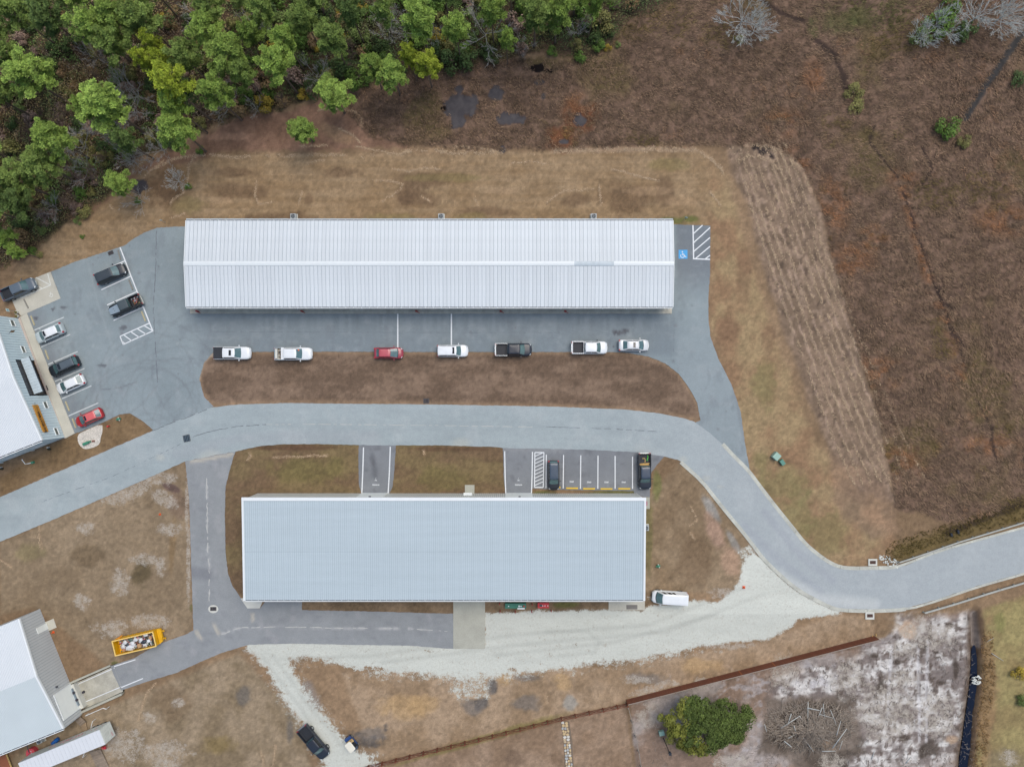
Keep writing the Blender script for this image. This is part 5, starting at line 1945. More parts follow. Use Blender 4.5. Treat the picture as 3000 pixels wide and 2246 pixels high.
def car(kind, px, py, ang, L, W, pm_, label, cat, V, **o):
    """px,py: picture position of the middle of the vehicle at about 0.9 m height"""
    g = P(px, py, .9)
    r = thing(o.get("name", "parked_" + ("car" if kind in ("sedan", "hatch", "wagon") else kind)), label, cat,
              (g.x, g.y, o.get("z", .03)), math.radians(ang), o.get("group"))
    r["_L"] = L
    opts = dict(o)
    zo = 0
    if kind == "sedan":
        prof = [(-.5, .78), (-.485, .92), (-.45, 1.0), (-.2, 1.0), (.24, .98), (.36, .92), (.45, .82), (.49, .68), (.5, .58)]
        loft_body(L, W, prof, -.5, .5, pm_, r, .42, .28)
        cabin(L, W, o.get("cab", (-.39, -.22, .09, .28, .95, 1.42, .86, .66)), pm_, V, r, opts)
        zf, zr, mx = .8, .84, .20
    elif kind == "hatch":
        prof = [(-.5, .72), (-.48, .98), (-.44, 1.02), (.22, 1.0), (.36, .93), (.45, .80), (.49, .66), (.5, .56)]
        loft_body(L, W, prof, -.5, .5, pm_, r, .45, .34)
        cabin(L, W, o.get("cab", (-.46, -.30, .08, .28, .97, 1.5, .86, .66)), pm_, V, r, opts)
        zf, zr, mx = .8, .92, .2
    elif kind in ("suv", "minivan"):
        prof = [(-.5, .8), (-.49, 1.08), (-.45, 1.12), (.22, 1.10), (.34, 1.05), (.44, .95), (.49, .8), (.5, .68)]
        loft_body(L, W, prof, -.5, .5, pm_, r, .36, .16)
        cabin(L, W, o.get("cab", (-.48, -.42, .10, .27, 1.06, 1.68, .88, .70)), pm_, V, r, opts)
        zf, zr, mx = .92, 1.05, .2
    elif kind == "van":
        prof = [(-.5, 1.0), (-.49, 1.2), (.3, 1.2), (.40, 1.08), (.46, .96), (.49, .86), (.5, .7)]
        loft_body(L, W, prof, -.5, .5, pm_, r, .34, .05)
        cabin(L, W, (-.495, -.485, .22, .36, 1.12, 2.02, .92, .78), pm_, V, r,
              dict(side=((.62, .86), (.22, .5), (-.06, .14)), bulge=(.22, .1, .0, .0), rg_mat=V["dglass"]))
        zf, zr, mx = .92, 1.1, .27
    elif kind == "pickup":
        bx = o.get("bedx", -.15)
        prof = [(-.2, 1.1), (.2, 1.14), (.32, 1.12), (.44, 1.04), (.485, .92), (.5, .74)]
        loft_body(L, W, prof, bx, .5, pm_, r, o.get("front", .3), .1, zb=.42)
        cabin(L, W, o.get("cab", (bx + .005, bx + .03, .17, .29, 1.08, 1.78, .88, .70)), pm_, V, r, opts)
        # open bed
        x0, x1 = -.5 * L + .06, bx * L - .04
        hw = W / 2 - .02
        t = .11
        q = MB()
        zt, zbm = 1.2, .5
        for s in (-1, 1):
            q.box(((x0 + x1) / 2, s * (hw - t / 2), (zt + zbm) / 2), (x1 - x0, t, zt - zbm))
            q.box(((x0 + x1) / 2, s * (hw - .03), .68), (x1 - x0 - .3, .1, .3))
        q.box((x0 + .05, 0, (zt + zbm) / 2 - .01), (.1, 2 * hw - 2 * t, zt - zbm - .02))
        q.box((x1 - .03, 0, (zt + zbm) / 2 - .005), (.06, 2 * hw - 2 * t, zt - zbm - .01))
        q.build("bed", pm_, r)
        fm = o.get("floor_mat", V["black"])
        q = MB()
        q.box(((x0 + x1) / 2 + .02, 0, .68), (x1 - x0 - .17, 2 * hw - 2 * t, .05))
        for k in range(7):
            q.box(((x0 + x1) / 2 + .02, (k - 3) * .19, .715), (x1 - x0 - .2, .06, .02))
        q.build("bed_floor", fm, r)
        q = MB()
        for s in (-1, 1):
            q.box(((x0 + x1) / 2, s * (hw - .05), zt + .01), (x1 - x0, .07, .03))
        q.box((x0 + .05, 0, zt - .005), (.1, 2 * hw - 2 * t, .025))
        q.build("bed_rail", o.get("rail_mat", V["black"]), r)
        if o.get("cover"):
            q = MB()
            q.box(((x0 + x1) / 2 + .01, 0, zt + .045), (x1 - x0 - .02, 2 * hw - .1, .04))
            for k in (-1, 0, 1):
                q.box(((x0 + x1) / 2 + k * (x1 - x0) / 3.2, 0, zt + .068), (.03, 2 * hw - .12, .015))
            q.build("bed_cover", V["black"], r)
        # rear bumper
        MB().box((-.5 * L + .02, 0, .58), (.16, W * .9, .18)).build("bumper", o.get("bump_mat", V["chrome"]), r)
        zf, zr, mx = .98, 1.02, .21
    # front bumper / grille line
    q = MB()
    for k in range(9):
        u = -1 + 2 * k / 8
        y = u * W * .36
        x = L / 2 - .03 - (.16 * u * u)
        q.box((x, y, .56), (.16, W * .1, .22))
    q.build("front_bumper", o.get("fbump", V["black"] if kind == "van" else pm_), r)
    lamps(r, L, W, V, zf, zr)
    mirrors(r, mx * L, W / 2 - .04, 1.1 if kind not in ("sedan", "hatch") else 1.0, o.get("mirror_mat", pm_))
    wr = .40 if kind == "pickup" else (.37 if kind in ("suv", "van", "minivan") else .33)
    for x in (.33 * L, -.30 * L):
        for s in (-1, 1):
            wheel(r, x, s * (W / 2 - .12 + o.get("wide", 0)), s, V, wr)
    if o.get("sunroof"):
        a, b, w = o["sunroof"]
        zr_ = {"sedan": 1.47, "hatch": 1.55, "suv": 1.735, "pickup": 1.835, "minivan": 1.735}[kind]
        q = MB()
        q.box(((a + b) / 2 * L, 0, zr_), ((b - a) * L, w, .025))
        q.build("sunroof", V["dglass"], r)
    if o.get("rails"):
        zr_ = 1.74
        for s in (-1, 1):
            q = MB()
            q.box((-.15 * L, s * W * .31, zr_ + .03), (.5 * L, .04, .04))
            q.box((.08 * L, s * W * .31, zr_), (.06, .05, .06)).box((-.38 * L, s * W * .31, zr_), (.06, .05, .06))
            q.build("roof_rail", o["rails"], r)
    if o.get("ribs"):
        q = MB()
        zr_ = 1.735 if kind != "pickup" else 1.83
        a, b, n, w = o["ribs"]
        for k in range(n):
            q.box(((a + b) / 2 * L, (k - (n - 1) / 2) * w / n, zr_), ((b - a) * L, .035, .03))
        q.build("roof_rib", o.get("roof_mat", pm_), r)
    del r["_L"]
    return r


def build_vehicles(B):
    V = vm()
    white = paint("white", 232, 236, 244)
    black = paint("black", 34, 41, 54, .4, .2)
    dark = paint("charcoal_black", 34, 41, 50, .4, .2)
    grey = paint("slate_grey", 92, 105, 120, .45, .2)
    silver = paint("silver", 186, 198, 206)
    silw = paint("silver_white", 216, 220, 228)
    red = paint("bright_red", 172, 24, 34)
    maroon = paint("maroon_red", 158, 56, 72)
    pinkroof = paint("pale_red_roof", 216, 102, 104)  # roof red, paler than the hatchback's body
    rosroof = paint("rose_red_roof", 188, 84, 96)
    bright = paint("white_roof", 236, 240, 248)
    G = "cars in the western parking lot"
    G2 = "vehicles parked along the grass island"
    G3 = "vehicles in the office stalls"
    A = 23.6
    a = car("pickup", 54, 847, A, 5.6, 1.95, grey, "slate grey pickup with an open black bed on the concrete corner pad", "pickup truck",
            V, group=G, front=.34, fbump=V["chrome"], z=.045, rail_mat=grey, wide=.05)
    car("minivan", 324, 802, A, 4.9, 1.95, dark, "black minivan with a ribbed sky-lit grey roof nearest the rusty grate", "minivan", V,
        group=G, roof_mat=paint("sky_sheen_grey", 58, 68, 78, .5, .1), ribs=(-.4, .05, 7, 1.2))  # lighter roof colour stands in for sky reflected on the black roof
    jp = car("pickup", 367, 895, A + 180, 5.4, 1.9, paint("off_road_black", 34, 40, 46, .5, .1),
             "black off-road truck with clutter in its bed and a pale hood", "pickup truck", V, group=G, bedx=-.16,
             cab=(-.155, -.15, .12, .16, 1.1, 1.78, .84, .74), roof_mat=paint("soft_top_grey", 72, 84, 92, .6, 0), ribs=(-.13, .10, 8, 1.3),
             front=.15, wide=.06, bulge=(.02, .02, .02, .02), side=((-.9, -.1), (0, .85)))
    hp = paint("pale_hood", 142, 158, 174, .4)
    q = MB()
    q.add([(x, y, z) for x, y, z in ((.95, -.62, 1.2), (2.45, -.5, 1.12), (2.58, -.3, 1.07), (2.58, .3, 1.07), (2.45, .5, 1.12), (.95, .62, 1.2))] +
          [(x, y, 1.0) for x, y in ((.95, -.62), (2.45, -.5), (2.58, -.3), (2.58, .3), (2.45, .5), (.95, .62))],
          [(0, 1, 2, 3, 4, 5), (0, 6, 7, 1), (1, 7, 8, 2), (2, 8, 9, 3), (3, 9, 10, 4), (4, 10, 11, 5)])
    q.build("hood", hp, jp)
    for x, y in ((1.8, -.18), (1.7, .2)):
        MB().cyl((x, y, 1.1), (x, y, 1.2), .05, n=8).build("hood_vent", V["black"], jp)
    car("suv", 144, 976, A + 180, 4.6, 1.82, silver, "silver wagon with a bright roof, crossbar and sunroof", "car", V, group=G, name="parked_car",
        roof_mat=bright, cab=(-.45, -.33, .12, .29, 1.0, 1.5, .86, .68), sunroof=(.03, .10, .8))
    a = bpy.data.objects
    car("suv", 186, 1073, A + 180, 4.9, 1.92, dark, "black sport utility vehicle with a sky-lit grey ribbed roof and roof rails", "suv", V, group=G,
        roof_mat=paint("sky_sheen_roof_grey", 84, 96, 108, .5, .1), rails=V["hub"], ribs=(-.36, -.02, 5, 1.0), sunroof=(.0, .085, .9))  # sky sheen painted into the roof colour, the body stays near black
    car("hatch", 205, 1125, A + 180, 4.5, 1.85, white, "white hatchback between the black utility vehicle and an empty stall", "car", V, group=G)
    car("hatch", 260, 1223, A + 180, 4.4, 1.78, red, "bright red hatchback with a pale pink roof beside the pebble bed", "car", V, group=G,
        roof_mat=pinkroof, sunroof=(.01, .08, .75))
    # lane beside the island, all facing east
    car("pickup", 680, 1034, 0, 5.75, 2.0, white, "white pickup with a black bed cover and sunroof, westernmost along the island", "pickup truck", V,
        group=G2, bedx=-.22, cab=(-.215, -.20, .10, .25, 1.08, 1.78, .88, .70), cover=True, sunroof=(-.03, .035, .85), rail_mat=white)
    wt = car("pickup", 859, 1036, 0, 5.85, 2.0, white, "white work pickup with a toolbox and scrap in its bed", "pickup truck", V, group=G2,
             bedx=-.22, cab=(-.215, -.21, .10, .24, 1.08, 1.78, .88, .72), rail_mat=mat("galvanised", rgb(130, 148, 160), .5),
             floor_mat=mat("worn_bed", rgb(190, 188, 182), .8, var=.3, scale=4))
    MB().box((-1.52, 0, 1.28), (.44, 1.88, .36)).build("toolbox", white, wt)
    MB().box((-2.55, 0, 1.22), (.36, 1.5, .06)).build("tray", mat("cream_tray", rgb(212, 212, 208), .7, var=.1), wt)
    car("sedan", 1138, 1034, 0, 4.55, 1.78, maroon, "maroon red sedan beside the grass island", "car", V, group=G2,
        roof_mat=rosroof, cab=(-.41, -.29, .05, .30, .95, 1.42, .86, .66))
    car("suv", 1326, 1027.5, 0, 4.8, 1.9, white, "white utility vehicle with long roof rails beside the grass island", "suv", V, group=G2,
        rails=white, ribs=(-.4, -.04, 4, .9), cab=(-.485, -.46, .11, .25, 1.06, 1.7, .90, .74), sunroof=(.0, .075, 1.0), name="parked_suv")
    car("pickup", 1504, 1024, 0, 5.75, 2.02, black, "black pickup with an open bed and chrome rails beside the grass island", "pickup truck",
        V, group=G2, bedx=-.16, rail_mat=V["chrome"], cab=(-.155, -.13, .16, .29, 1.08, 1.8, .88, .70))
    car("pickup", 1727, 1018, 0, 5.6, 2.0, white, "white pickup with an open black-lined bed beside the grass island", "pickup truck", V,
        group=G2, bedx=-.15, rail_mat=white, mirror_mat=V["black"])
    car("sedan", 1857, 1011, 0, 4.7, 1.82, silw, "pearl white sedan with a dark sunroof, easternmost along the island", "car", V, group=G2,
        sunroof=(-.04, .04, .85), cab=(-.37, -.21, .13, .29, .95, 1.42, .86, .66))
    # office stalls
    car("minivan", 1622, 1392, -89.2, 4.6, 1.82, black, "black minivan beside the hatched aisle, nose to the workshop", "minivan", V, group=G3,
        roof_mat=paint("sky_sheen_dark_blue", 62, 78, 98, .45), ribs=(-.36, .06, 5, 1.0))  # blue-grey roof colour imitates the sky's reflection on black paint
    bp = car("pickup", 1889, 1380, -89, 5.7, 2.02, black, "black pickup with lumber and green straps in its bed", "pickup truck", V, group=G3,
             bedx=-.15, roof_mat=paint("sky_sheen_dull_blue", 54, 68, 88, .45))  # roof colour lightened to blue-grey in place of a sky reflection
    vn = car("van", 1962, 1750, 176.5, 5.5, 2.0, white, "white panel van at the edge of the gravel drive", "van", V, name="parked_van", z=0)
    car("pickup", 919, 2174, -50, 6.0, 2.0, black, "black pickup with chrome trim on the gravel track at the bottom", "pickup truck", V,
        rail_mat=V["black"], wide=.10, bedx=-.12, cab=(-.115, -.10, .17, .28, 1.08, 1.82, .88, .70), z=0, rims=True)
    # cargo lying in beds: separate things
    def at(root, x, y, z):
        return root.matrix_basis @ Vector((x, y, z))
    rz = bp.rotation_euler.z
    q = MB()
    for k, (dx, w) in enumerate(((0, .12), (.1, .1), (-.1, .09))):
        q.box((dx, (k - 1) * .05, 0.05 * k), (w, 1.45, .05), rz=(k - 1) * .05)
    o = q.build("lumber", mat("fresh_lumber", rgb(214, 176, 110), .8, var=.15, scale=3))
    o.location = at(bp, -1.12, 0, .78)
    o.rotation_euler = (0, 0, rz)
    tag(o, "short yellow planks across the bed of the black pickup", "lumber")
    for pts, m, lab in (([(-2.5, .5), (-2.2, .55), (-1.95, .48), (-1.65, .38)], rgb(92, 214, 84), "bright green strap along the bed of the black pickup"),
                        ([(-2.0, -.35), (-2.0, .05), (-1.75, .1), (-1.4, .08)], rgb(206, 178, 116), "tan bent rope in the bed of the black pickup")):
        q = MB()
        for (x0, y0), (x1, y1) in zip(pts, pts[1:]):
            q.cyl((x0, y0, 0), (x1, y1, 0), .06, n=6)
        o = q.build("strap", mat("strap_%d" % int(m[0] * 1000), m, .7))
        o.location = at(bp, 0, 0, .8)
        o.rotation_euler = (0, 0, rz)
        tag(o, lab, "strap")
    rr = random.Random(3)

    def junk(root, x0, x1, y0, y1, z, n, cols, lab):
        q = MB()
        for k in range(n):
            c = rr.choice(cols) + (1,)
            x, y = rr.uniform(x0, x1), rr.uniform(y0, y1)
            if k % 3 == 0:
                q.cyl((x, y, z), (x + rr.uniform(-.3, .3), y + rr.uniform(-.4, .4), z + .1), rr.uniform(.02, .05), n=5, col=c)
            else:
                q.box((x, y, z + rr.uniform(0, .12)), (rr.uniform(.08, .3), rr.uniform(.08, .3), rr.uniform(.05, .2)), rz=rr.uniform(0, 3), col=c)
        m = mat("junk_mix", None, .8, attr="col", var=.1)
        o = q.build("scrap", m)
        o.location = root.matrix_basis @ Vector((0, 0, 0))
        o.rotation_euler = (0, 0, root.rotation_euler.z)
        tag(o, lab, "scrap", kind="stuff")
    L3 = [tuple(rgb(*c)[:3]) for c in ((120, 104, 76), (90, 84, 84), (60, 56, 58), (170, 168, 164), (140, 110, 80), (60, 64, 80))]
    junk(wt, -2.25, -1.8, -.7, .7, .8, 34, L3, "loose scrap in the bed of the white work pickup")
    L4 = [tuple(rgb(*c)[:3]) for c in ((150, 150, 160), (60, 52, 50), (120, 80, 60), (40, 40, 44), (110, 104, 70), (170, 90, 80))]
    junk(jp, -2.3, -1.2, -.55, .45, .8, 40, L4, "clutter of tools in the bed of the black off-road truck")
    # hazard sticker on the work pickup's windshield
    MB().cyl((1.02, .55, 1.50), (1.05, .55, 1.56), .14, n=4).build("sticker", mat("orange_sticker", rgb(244, 104, 60), .6), wt)
    return V


def golf_cart(V):
    g = P(1029, 2180, 1)
    t = thing("golf_cart", "small blue golf cart with a cream roof at the gravel track", "golf cart", (g.x, g.y, 0), math.radians(-52))
    blue = paint("cart_blue", 40, 72, 130)
    cream = mat("cream_plastic", rgb(228, 224, 214), .5, var=.04)
    q = MB()
    pts = [(-1.2, .5), (-.2, .6), (.8, .58), (1.15, .35), (1.15, -.35), (.8, -.58), (-.2, -.6), (-1.2, -.5)]
    q.prism(pts[::-1], .3, .5)
    q.build("body", V["black"], t)
    q = MB()
    q.prism([(.75, .5), (.75, -.5), (1.18, -.34), (1.18, .34)], .5, .78)
    q.build("nose", mat("cart_bag_grey", rgb(70, 80, 96), .8), t)
    q = MB()
    q.prism([(-1.2, .5), (-1.2, -.5), (-.72, -.56), (-.72, .56)], .5, .82)
    q.build("rear_body", blue, t)
    for s in (-1, 1):
        MB().box((-.1, s * .6, .48), (1.3, .08, .22)).build("side_panel", blue, t)
    MB().box((-.35, 0, .62), (.5, 1.0, .16)).build("seat", mat("tan_seat", rgb(206, 176, 128), .7), t)
    MB().box((-.62, 0, .85), (.1, 1.0, .35)).build("backrest", mat("tan_seat", None), t)
    for sx in (-.65, .55):
        for s in (-1, 1):
            MB().cyl((sx, s * .5, .5), (sx * .85, s * .45, 1.78), .025, n=6).build("post", V["black"], t)
    q = MB()
    out = []
    for k in range(28):
        a = 2 * math.pi * k / 28
        c, s = math.cos(a), math.sin(a)
        e = .35
        out.append((.0 + .78 * math.copysign(abs(c) ** e, c), .56 * math.copysign(abs(s) ** e, s)))
    q.v = [(x, y, 1.78) for x, y in out] + [(x, y, 1.84) for x, y in out] + [(x * .8, y * .8, 1.87) for x, y in out]
    n = 28
    for j in (0, 1):
        q.f += [(j * n + k, j * n + (k + 1) % n, (j + 1) * n + (k + 1) % n, (j + 1) * n + k) for k in range(n)]
    q.f += [tuple(range(2 * n, 3 * n)), tuple(range(n - 1, -1, -1))]
    q.build("canopy", cream, t)
    MB().cyl((.45, .25, .7), (.3, .25, .95), .16, .17, n=12).build("steering_wheel", V["black"], t)
    for x in (.8, -.78):
        for s in (-1, 1):
            wheel(t, x, s * .5, s, V, .23, .16)


def trailer(V, B):
    # white box trailer: roof corners at 4.0 m
    z = 4.0
    a, b = P(291, 2137, z), P(303, 2180, z)     # rear (east) end, north and south
    c = P(80, 2224, z)                          # north side further west
    d = (a - c)
    ang = math.atan2(d.y, d.x)
    t = thing("box_trailer", "long white box trailer with pink scrawls on its side, in the south-west yard", "trailer", (a.x, a.y, 0), ang)
    W = 2.36
    L = 13.4
    whm = mat("trailer_roof", rgb(216, 220, 230), .45, var=.03, scale=.5)
    grm = mat("trailer_side", rgb(206, 212, 212), .5, var=.12, scale=1.2)
    MB().box((-L / 2, -W / 2, 2.6), (L, W, 2.76)).build("box", grm, t)
    q = MB()
    n = 22
    for k in range(n):
        q.box((-(k + .5) * L / n, -W / 2, z - .01), (L / n - .02, W + .04, .05))
    o = q.build("roof_sheet", whm, t)
    for s, y in ((1, .02), (-1, -W - .02)):
        q = MB()
        for k in range(n):
            q.box((-(k + .5) * L / n, y, 2.6), (L / n - .06, .03, 2.7))
        q.build("side_panel", grm, t)
    dm = mat("trailer_door", rgb(208, 214, 214), .6, var=.15, scale=2)
    for k in range(2):
        MB().box((.03, -W / 2 + (k - .5) * (W / 2), 2.6), (.05, W / 2 - .06, 2.66)).build("rear_door", dm, t)
    q = MB()
    for k in range(8):
        q.box((.07, -W / 2, 1.4 + k * .33), (.03, W - .1, .025))
    q.build("door_slat", B["wall"], t)
    pk = mat("pink_scrawl", rgb(206, 120, 140), .8)
    rr = random.Random(9)
    q = MB()
    x = -.6
    while x > -9:
        l = rr.uniform(.1, .35)
        q.cyl((x, .045, rr.uniform(1.8, 3)), (x - l, .045, rr.uniform(1.8, 3)), .03, n=4)
        x -= l + rr.choice((.02, .05, .5))
    o = q.build("scrawl", pk, t)
    q = MB()
    for k in range(5):
        q.cyl((.1, -W + .3 + k * .12, 1.7 + .2 * (k % 2)), (.1, -W + .4 + k * .12, 2.0), .03, n=4)
    q.build("scrawl", pk, t)
    MB().box((-L / 2, -W / 2, 1.1), (L - .4, .9, .2)).build("chassis", V["black"], t)
    for x in (-1.6, -2.9):
        for y in (-.2, -W + .2):
            wheel(t, x, y, 1 if y > -1 else -1, V, .5, .28)
    for y in (-.5, -W + .5):
        MB().box((-L + 2.6, y, .5), (.14, .14, 1.0)).build("landing_leg", B["dark"], t)


def dumpster(B):
    zt = 1.7
    A, Bp = P(328, 1877.5, zt), P(447.5, 1849.5, zt)
    C = P(337.5, 1919, zt)
    d = Bp - A
    ang = math.atan2(d.y, d.x)
    t = thing("roll_off_dumpster", "yellow roll-off dumpster full of rubbish beside the driveway", "dumpster", (A.x, A.y, 0), ang)
    ye = mat("dumpster_yellow", rgb(226, 172, 16), .5, var=.12, scale=1.5, var2=.06)
    yr = mat("dumpster_rim", rgb(244, 206, 120), .6, var=.06)
    L, W = d.length, 2.35
    q = MB()
    q.box((L / 2, 0.03 - .06, .95), (L, .07, 1.4)).box((L / 2, -W + .04, .95), (L, .07, 1.4))
    q.box((.04, -W / 2, .95), (.07, W - .16, 1.4)).box((L - .04, -W / 2, .95), (.07, W - .16, 1.4))
    q.box((L / 2, -W / 2, .3), (L - .1, W - .1, .08))
    q.build("box", ye, t)
    for k in range(9):
        for y in (.06, -W - .06):
            MB().box((.5 + k * (L - 1) / 8, y + (-.03 if y > 0 else .03), .95), (.1, .1, 1.3)).build("side_rib", ye, t)
    q = MB()
    q.box((L / 2, -.03, zt), (L + .1, .15, .1)).box((L / 2, -W + .03, zt), (L + .1, .15, .1))
    q.box((0.02, -W / 2, zt), (.15, W - .2, .1)).box((L - .02, -W / 2, zt), (.15, W - .2, .1))
    q.build("top_rail", yr, t)
    q = MB()
    q.prism([(L + .05, -.0), (L + .05, -W + .0), (L + .62, -W + .3), (L + .72, -W + 1.0), (L + .72, -.05), (L + .4, .02)][::-1], .35, .75)
    q.build("hitch_apron", ye, t)
    for y in (-.5, -1.7):
        q = MB()
        q.box((L + .9, y, .55), (.5, .09, .2)).box((L + 1.1, y, .6), (.1, .3, .2)).box((L + .85, y + .1, .6), (.12, .2, .16))
        q.build("hook", ye, t)
    q = MB().add([(.1, .02, 1.2), (.9, .02, 1.2), (1.4, .34, .8), (1.0, .34, .7)], [(0, 1, 2, 3), (3, 2, 1, 0)])
    q.build("side_flap", mat("orange_flap", rgb(226, 140, 20), .5), t)
    # contents
    rr = random.Random(21)
    M_ = t.matrix_basis
    cols = [tuple(rgb(*c)[:3]) for c in ((176, 146, 110), (150, 118, 84), (200, 204, 212), (170, 176, 184), (90, 84, 80), (70, 74, 84),
                                         (190, 120, 110), (206, 110, 130), (90, 120, 100), (120, 90, 70), (214, 216, 222))]
    q = MB()
    for k in range(520):
        x, y = rr.uniform(.5, L - .2), rr.uniform(-W + .2, -.2)
        c = rr.choice(cols) + (1,)
        z = .62 + .5 * min(1, x / 2.5) + rr.uniform(-.1, .16)
        s = rr.uniform(.05, .2)
        q.box((x, y, z), (s, s * rr.uniform(.4, 1.6), s * .6), rz=rr.uniform(0, 3), tilt=rr.uniform(-.7, .7), col=c)
    q.box((L / 2 + .3, -W / 2, .55), (L - .8, W - .25, .4), col=tuple(rgb(92, 84, 78)[:3]) + (1,))
    o = q.build("rubbish", mat("junk_mix", None, .8, attr="col", var=.1))
    o.matrix_basis = M_
    tag(o, "loose mixed rubbish filling the yellow dumpster", "rubbish", kind="stuff")
    wb = mat("white_bag", rgb(214, 218, 226), .45, var=.1, scale=5)
    db = mat("dark_bag", rgb(52, 60, 72), .4, var=.2, scale=5)
    cb = mat("cardboard", rgb(184, 148, 108), .85, var=.12, scale=4)
    gb = mat("green_grey_bag", rgb(84, 104, 100), .5, var=.2, scale=5)
    items = [("rubbish_bag", 2.2, -1.75, 1.1, (.85, .5, .28), wb, "largest translucent white rubbish bag, in the middle of the yellow dumpster"),
             ("rubbish_bag", 2.75, -1.25, 1.15, (.42, .5, .28), wb, "tall white rubbish bag just right of the largest one in the dumpster"),
             ("rubbish_bag", 1.1, -1.35, .95, (.35, .38, .25), wb, "small white rubbish bag nearest the empty left end of the dumpster"),
             ("rubbish_bag", 1.55, -.8, 1.0, (.38, .4, .25), wb, "white rubbish bag by the upper left corner of the dumpster load"),
             ("rubbish_bag", 1.85, -1.25, 1.1, (.42, .22, .2), db, "slim black rubbish bag between white bags at the left of the dumpster"),
             ("rubbish_bag", 2.6, -.6, 1.15, (.5, .35, .2), gb, "grey-green tarpaulin bundle at the upper edge of the dumpster"),
             ("rubbish_bag", 4.55, -1.35, 1.25, (.5, .34, .25), db, "big black rubbish bag right of centre in the dumpster"),
             ("rubbish_bag", 4.5, -1.8, 1.1, (.38, .3, .22), wb, "white rubbish bag just below the big black one in the dumpster"),
             ("rubbish_bag", 4.15, -.95, 1.2, (.3, .5, .25), wb, "white rubbish bag just above the big black one in the dumpster"),
             ("rubbish_bag", 5.0, -.35, 1.2, (.45, .25, .2), wb, "white rubbish bag against the top right rail of the dumpster"),
             ("rubbish_bag", 3.35, -.75, 1.15, (.4, .32, .22), wb, "white rubbish bag at the upper middle of the dumpster load")]
    for nm, x, y, z, s, m, lab in items:
        q = MB().blob((0, 0, 0), s, 10, 6, .16, rr)
        o = q.build(nm, m, None, True)
        p = M_ @ Vector((x, y, z))
        o.location = p
        o.rotation_euler = (0, 0, ang + rr.uniform(-.3, .3))
        tag(o, lab, "rubbish bag", "bags in the yellow dumpster")
    for x, y, z, s, rz, lab in ((3.75, -1.75, 1.25, (.55, .6, .3), .3, "large tan cardboard box in the middle of the dumpster"),
                                (1.1, -1.95, .85, (.5, .35, .3), .5, "brown carton in the lower left of the dumpster"),
                                (5.7, -.9, 1.2, (.4, .4, .25), .1, "tan carton at the right end of the dumpster")):
        o = MB().box((0, 0, 0), s).build("cardboard_box", cb)
        o.location = M_ @ Vector((x, y, z))
        o.rotation_euler = (0, 0, ang + rz)
        tag(o, lab, "box", "cartons in the yellow dumpster")
    o = MB().box((0, 0, 0), (.42, .42, .3)).build("white_tub", B["trim"])
    o.location = M_ @ Vector((5.35, -1.35, 1.2))
    o.rotation_euler = (0, 0, ang + .1)
    tag(o, "square white tub at the right end of the dumpster", "tub")

# ---------------------------------------------------------------- vegetation
def tufts_mesh(name, centres, rad, m, rnd, nb=16, wid=.10, up=.35):
    """needle rosettes: nb blades around each centre"""
    V, F, C = [], [], []
    for (c, s, sh) in centres:
        ax = Vector((rnd.uniform(-.4, .4), rnd.uniform(-.4, .4), 1)).normalized()
        a = ax.orthogonal().normalized()
        b = ax.cross(a)
        for k in range(nb):
            t = 2 * math.pi * (k + rnd.uniform(-.3, .3)) / nb
            e = rnd.uniform(-.15, 1.0)
            d = (a * math.cos(t) + b * math.sin(t)) * math.cos(e) + ax * math.sin(e)
            side = d.cross(ax)
            if side.length < 1e-3:
                side = a.copy()
            side.normalize()
            l = rad * s * rnd.uniform(.75, 1.1)
            w = wid * s
            p0 = c + d * .06
            n = len(V)
            V += [p0 - side * w * .4, p0 + side * w * .4, c + d * l + side * w, c + d * l - side * w]
            F.append((n, n + 1, n + 2, n + 3))
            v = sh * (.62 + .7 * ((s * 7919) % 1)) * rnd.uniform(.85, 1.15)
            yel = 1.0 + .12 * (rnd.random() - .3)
            C += [(v * .6, v * .6, v * .6)] * 2 + [(v * 1.15 * yel, v * 1.12, v)] * 2  # blade roots darkened, painting shade into the rosette centres
    return np_mesh(name, V, F, m, np.array(C, dtype=np.float32))


def foliage_mat(name, col, rough=.7):
    if name in _m:
        return _m[name]
    m = bpy.data.materials.new(name)
    m.use_nodes = True
    nt = m.node_tree
    b = nt.nodes["Principled BSDF"]
    b.inputs["Roughness"].default_value = rough
    b.inputs["Specular IOR Level"].default_value = .2
    a = nt.nodes.new("ShaderNodeAttribute")
    a.attribute_name = "col"
    rg = nt.nodes.new("ShaderNodeRGB")
    rg.outputs[0].default_value = col
    mu = nt.nodes.new("ShaderNodeVectorMath")
    mu.operation = 'MULTIPLY'
    nt.links.new(a.outputs["Color"], mu.inputs[0])
    nt.links.new(rg.outputs[0], mu.inputs[1])
    oi = nt.nodes.new("ShaderNodeObjectInfo")
    mr = nt.nodes.new("ShaderNodeMapRange")
    mr.inputs[3].default_value = .85
    mr.inputs[4].default_value = 1.15
    nt.links.new(oi.outputs["Random"], mr.inputs[0])
    sc = nt.nodes.new("ShaderNodeVectorMath")
    sc.operation = 'SCALE'
    nt.links.new(mu.outputs[0], sc.inputs[0])
    nt.links.new(mr.outputs[0], sc.inputs[3])
    nt.links.new(sc.outputs[0], b.inputs["Base Color"])
    _m[name] = m
    return m


HC = 11.0


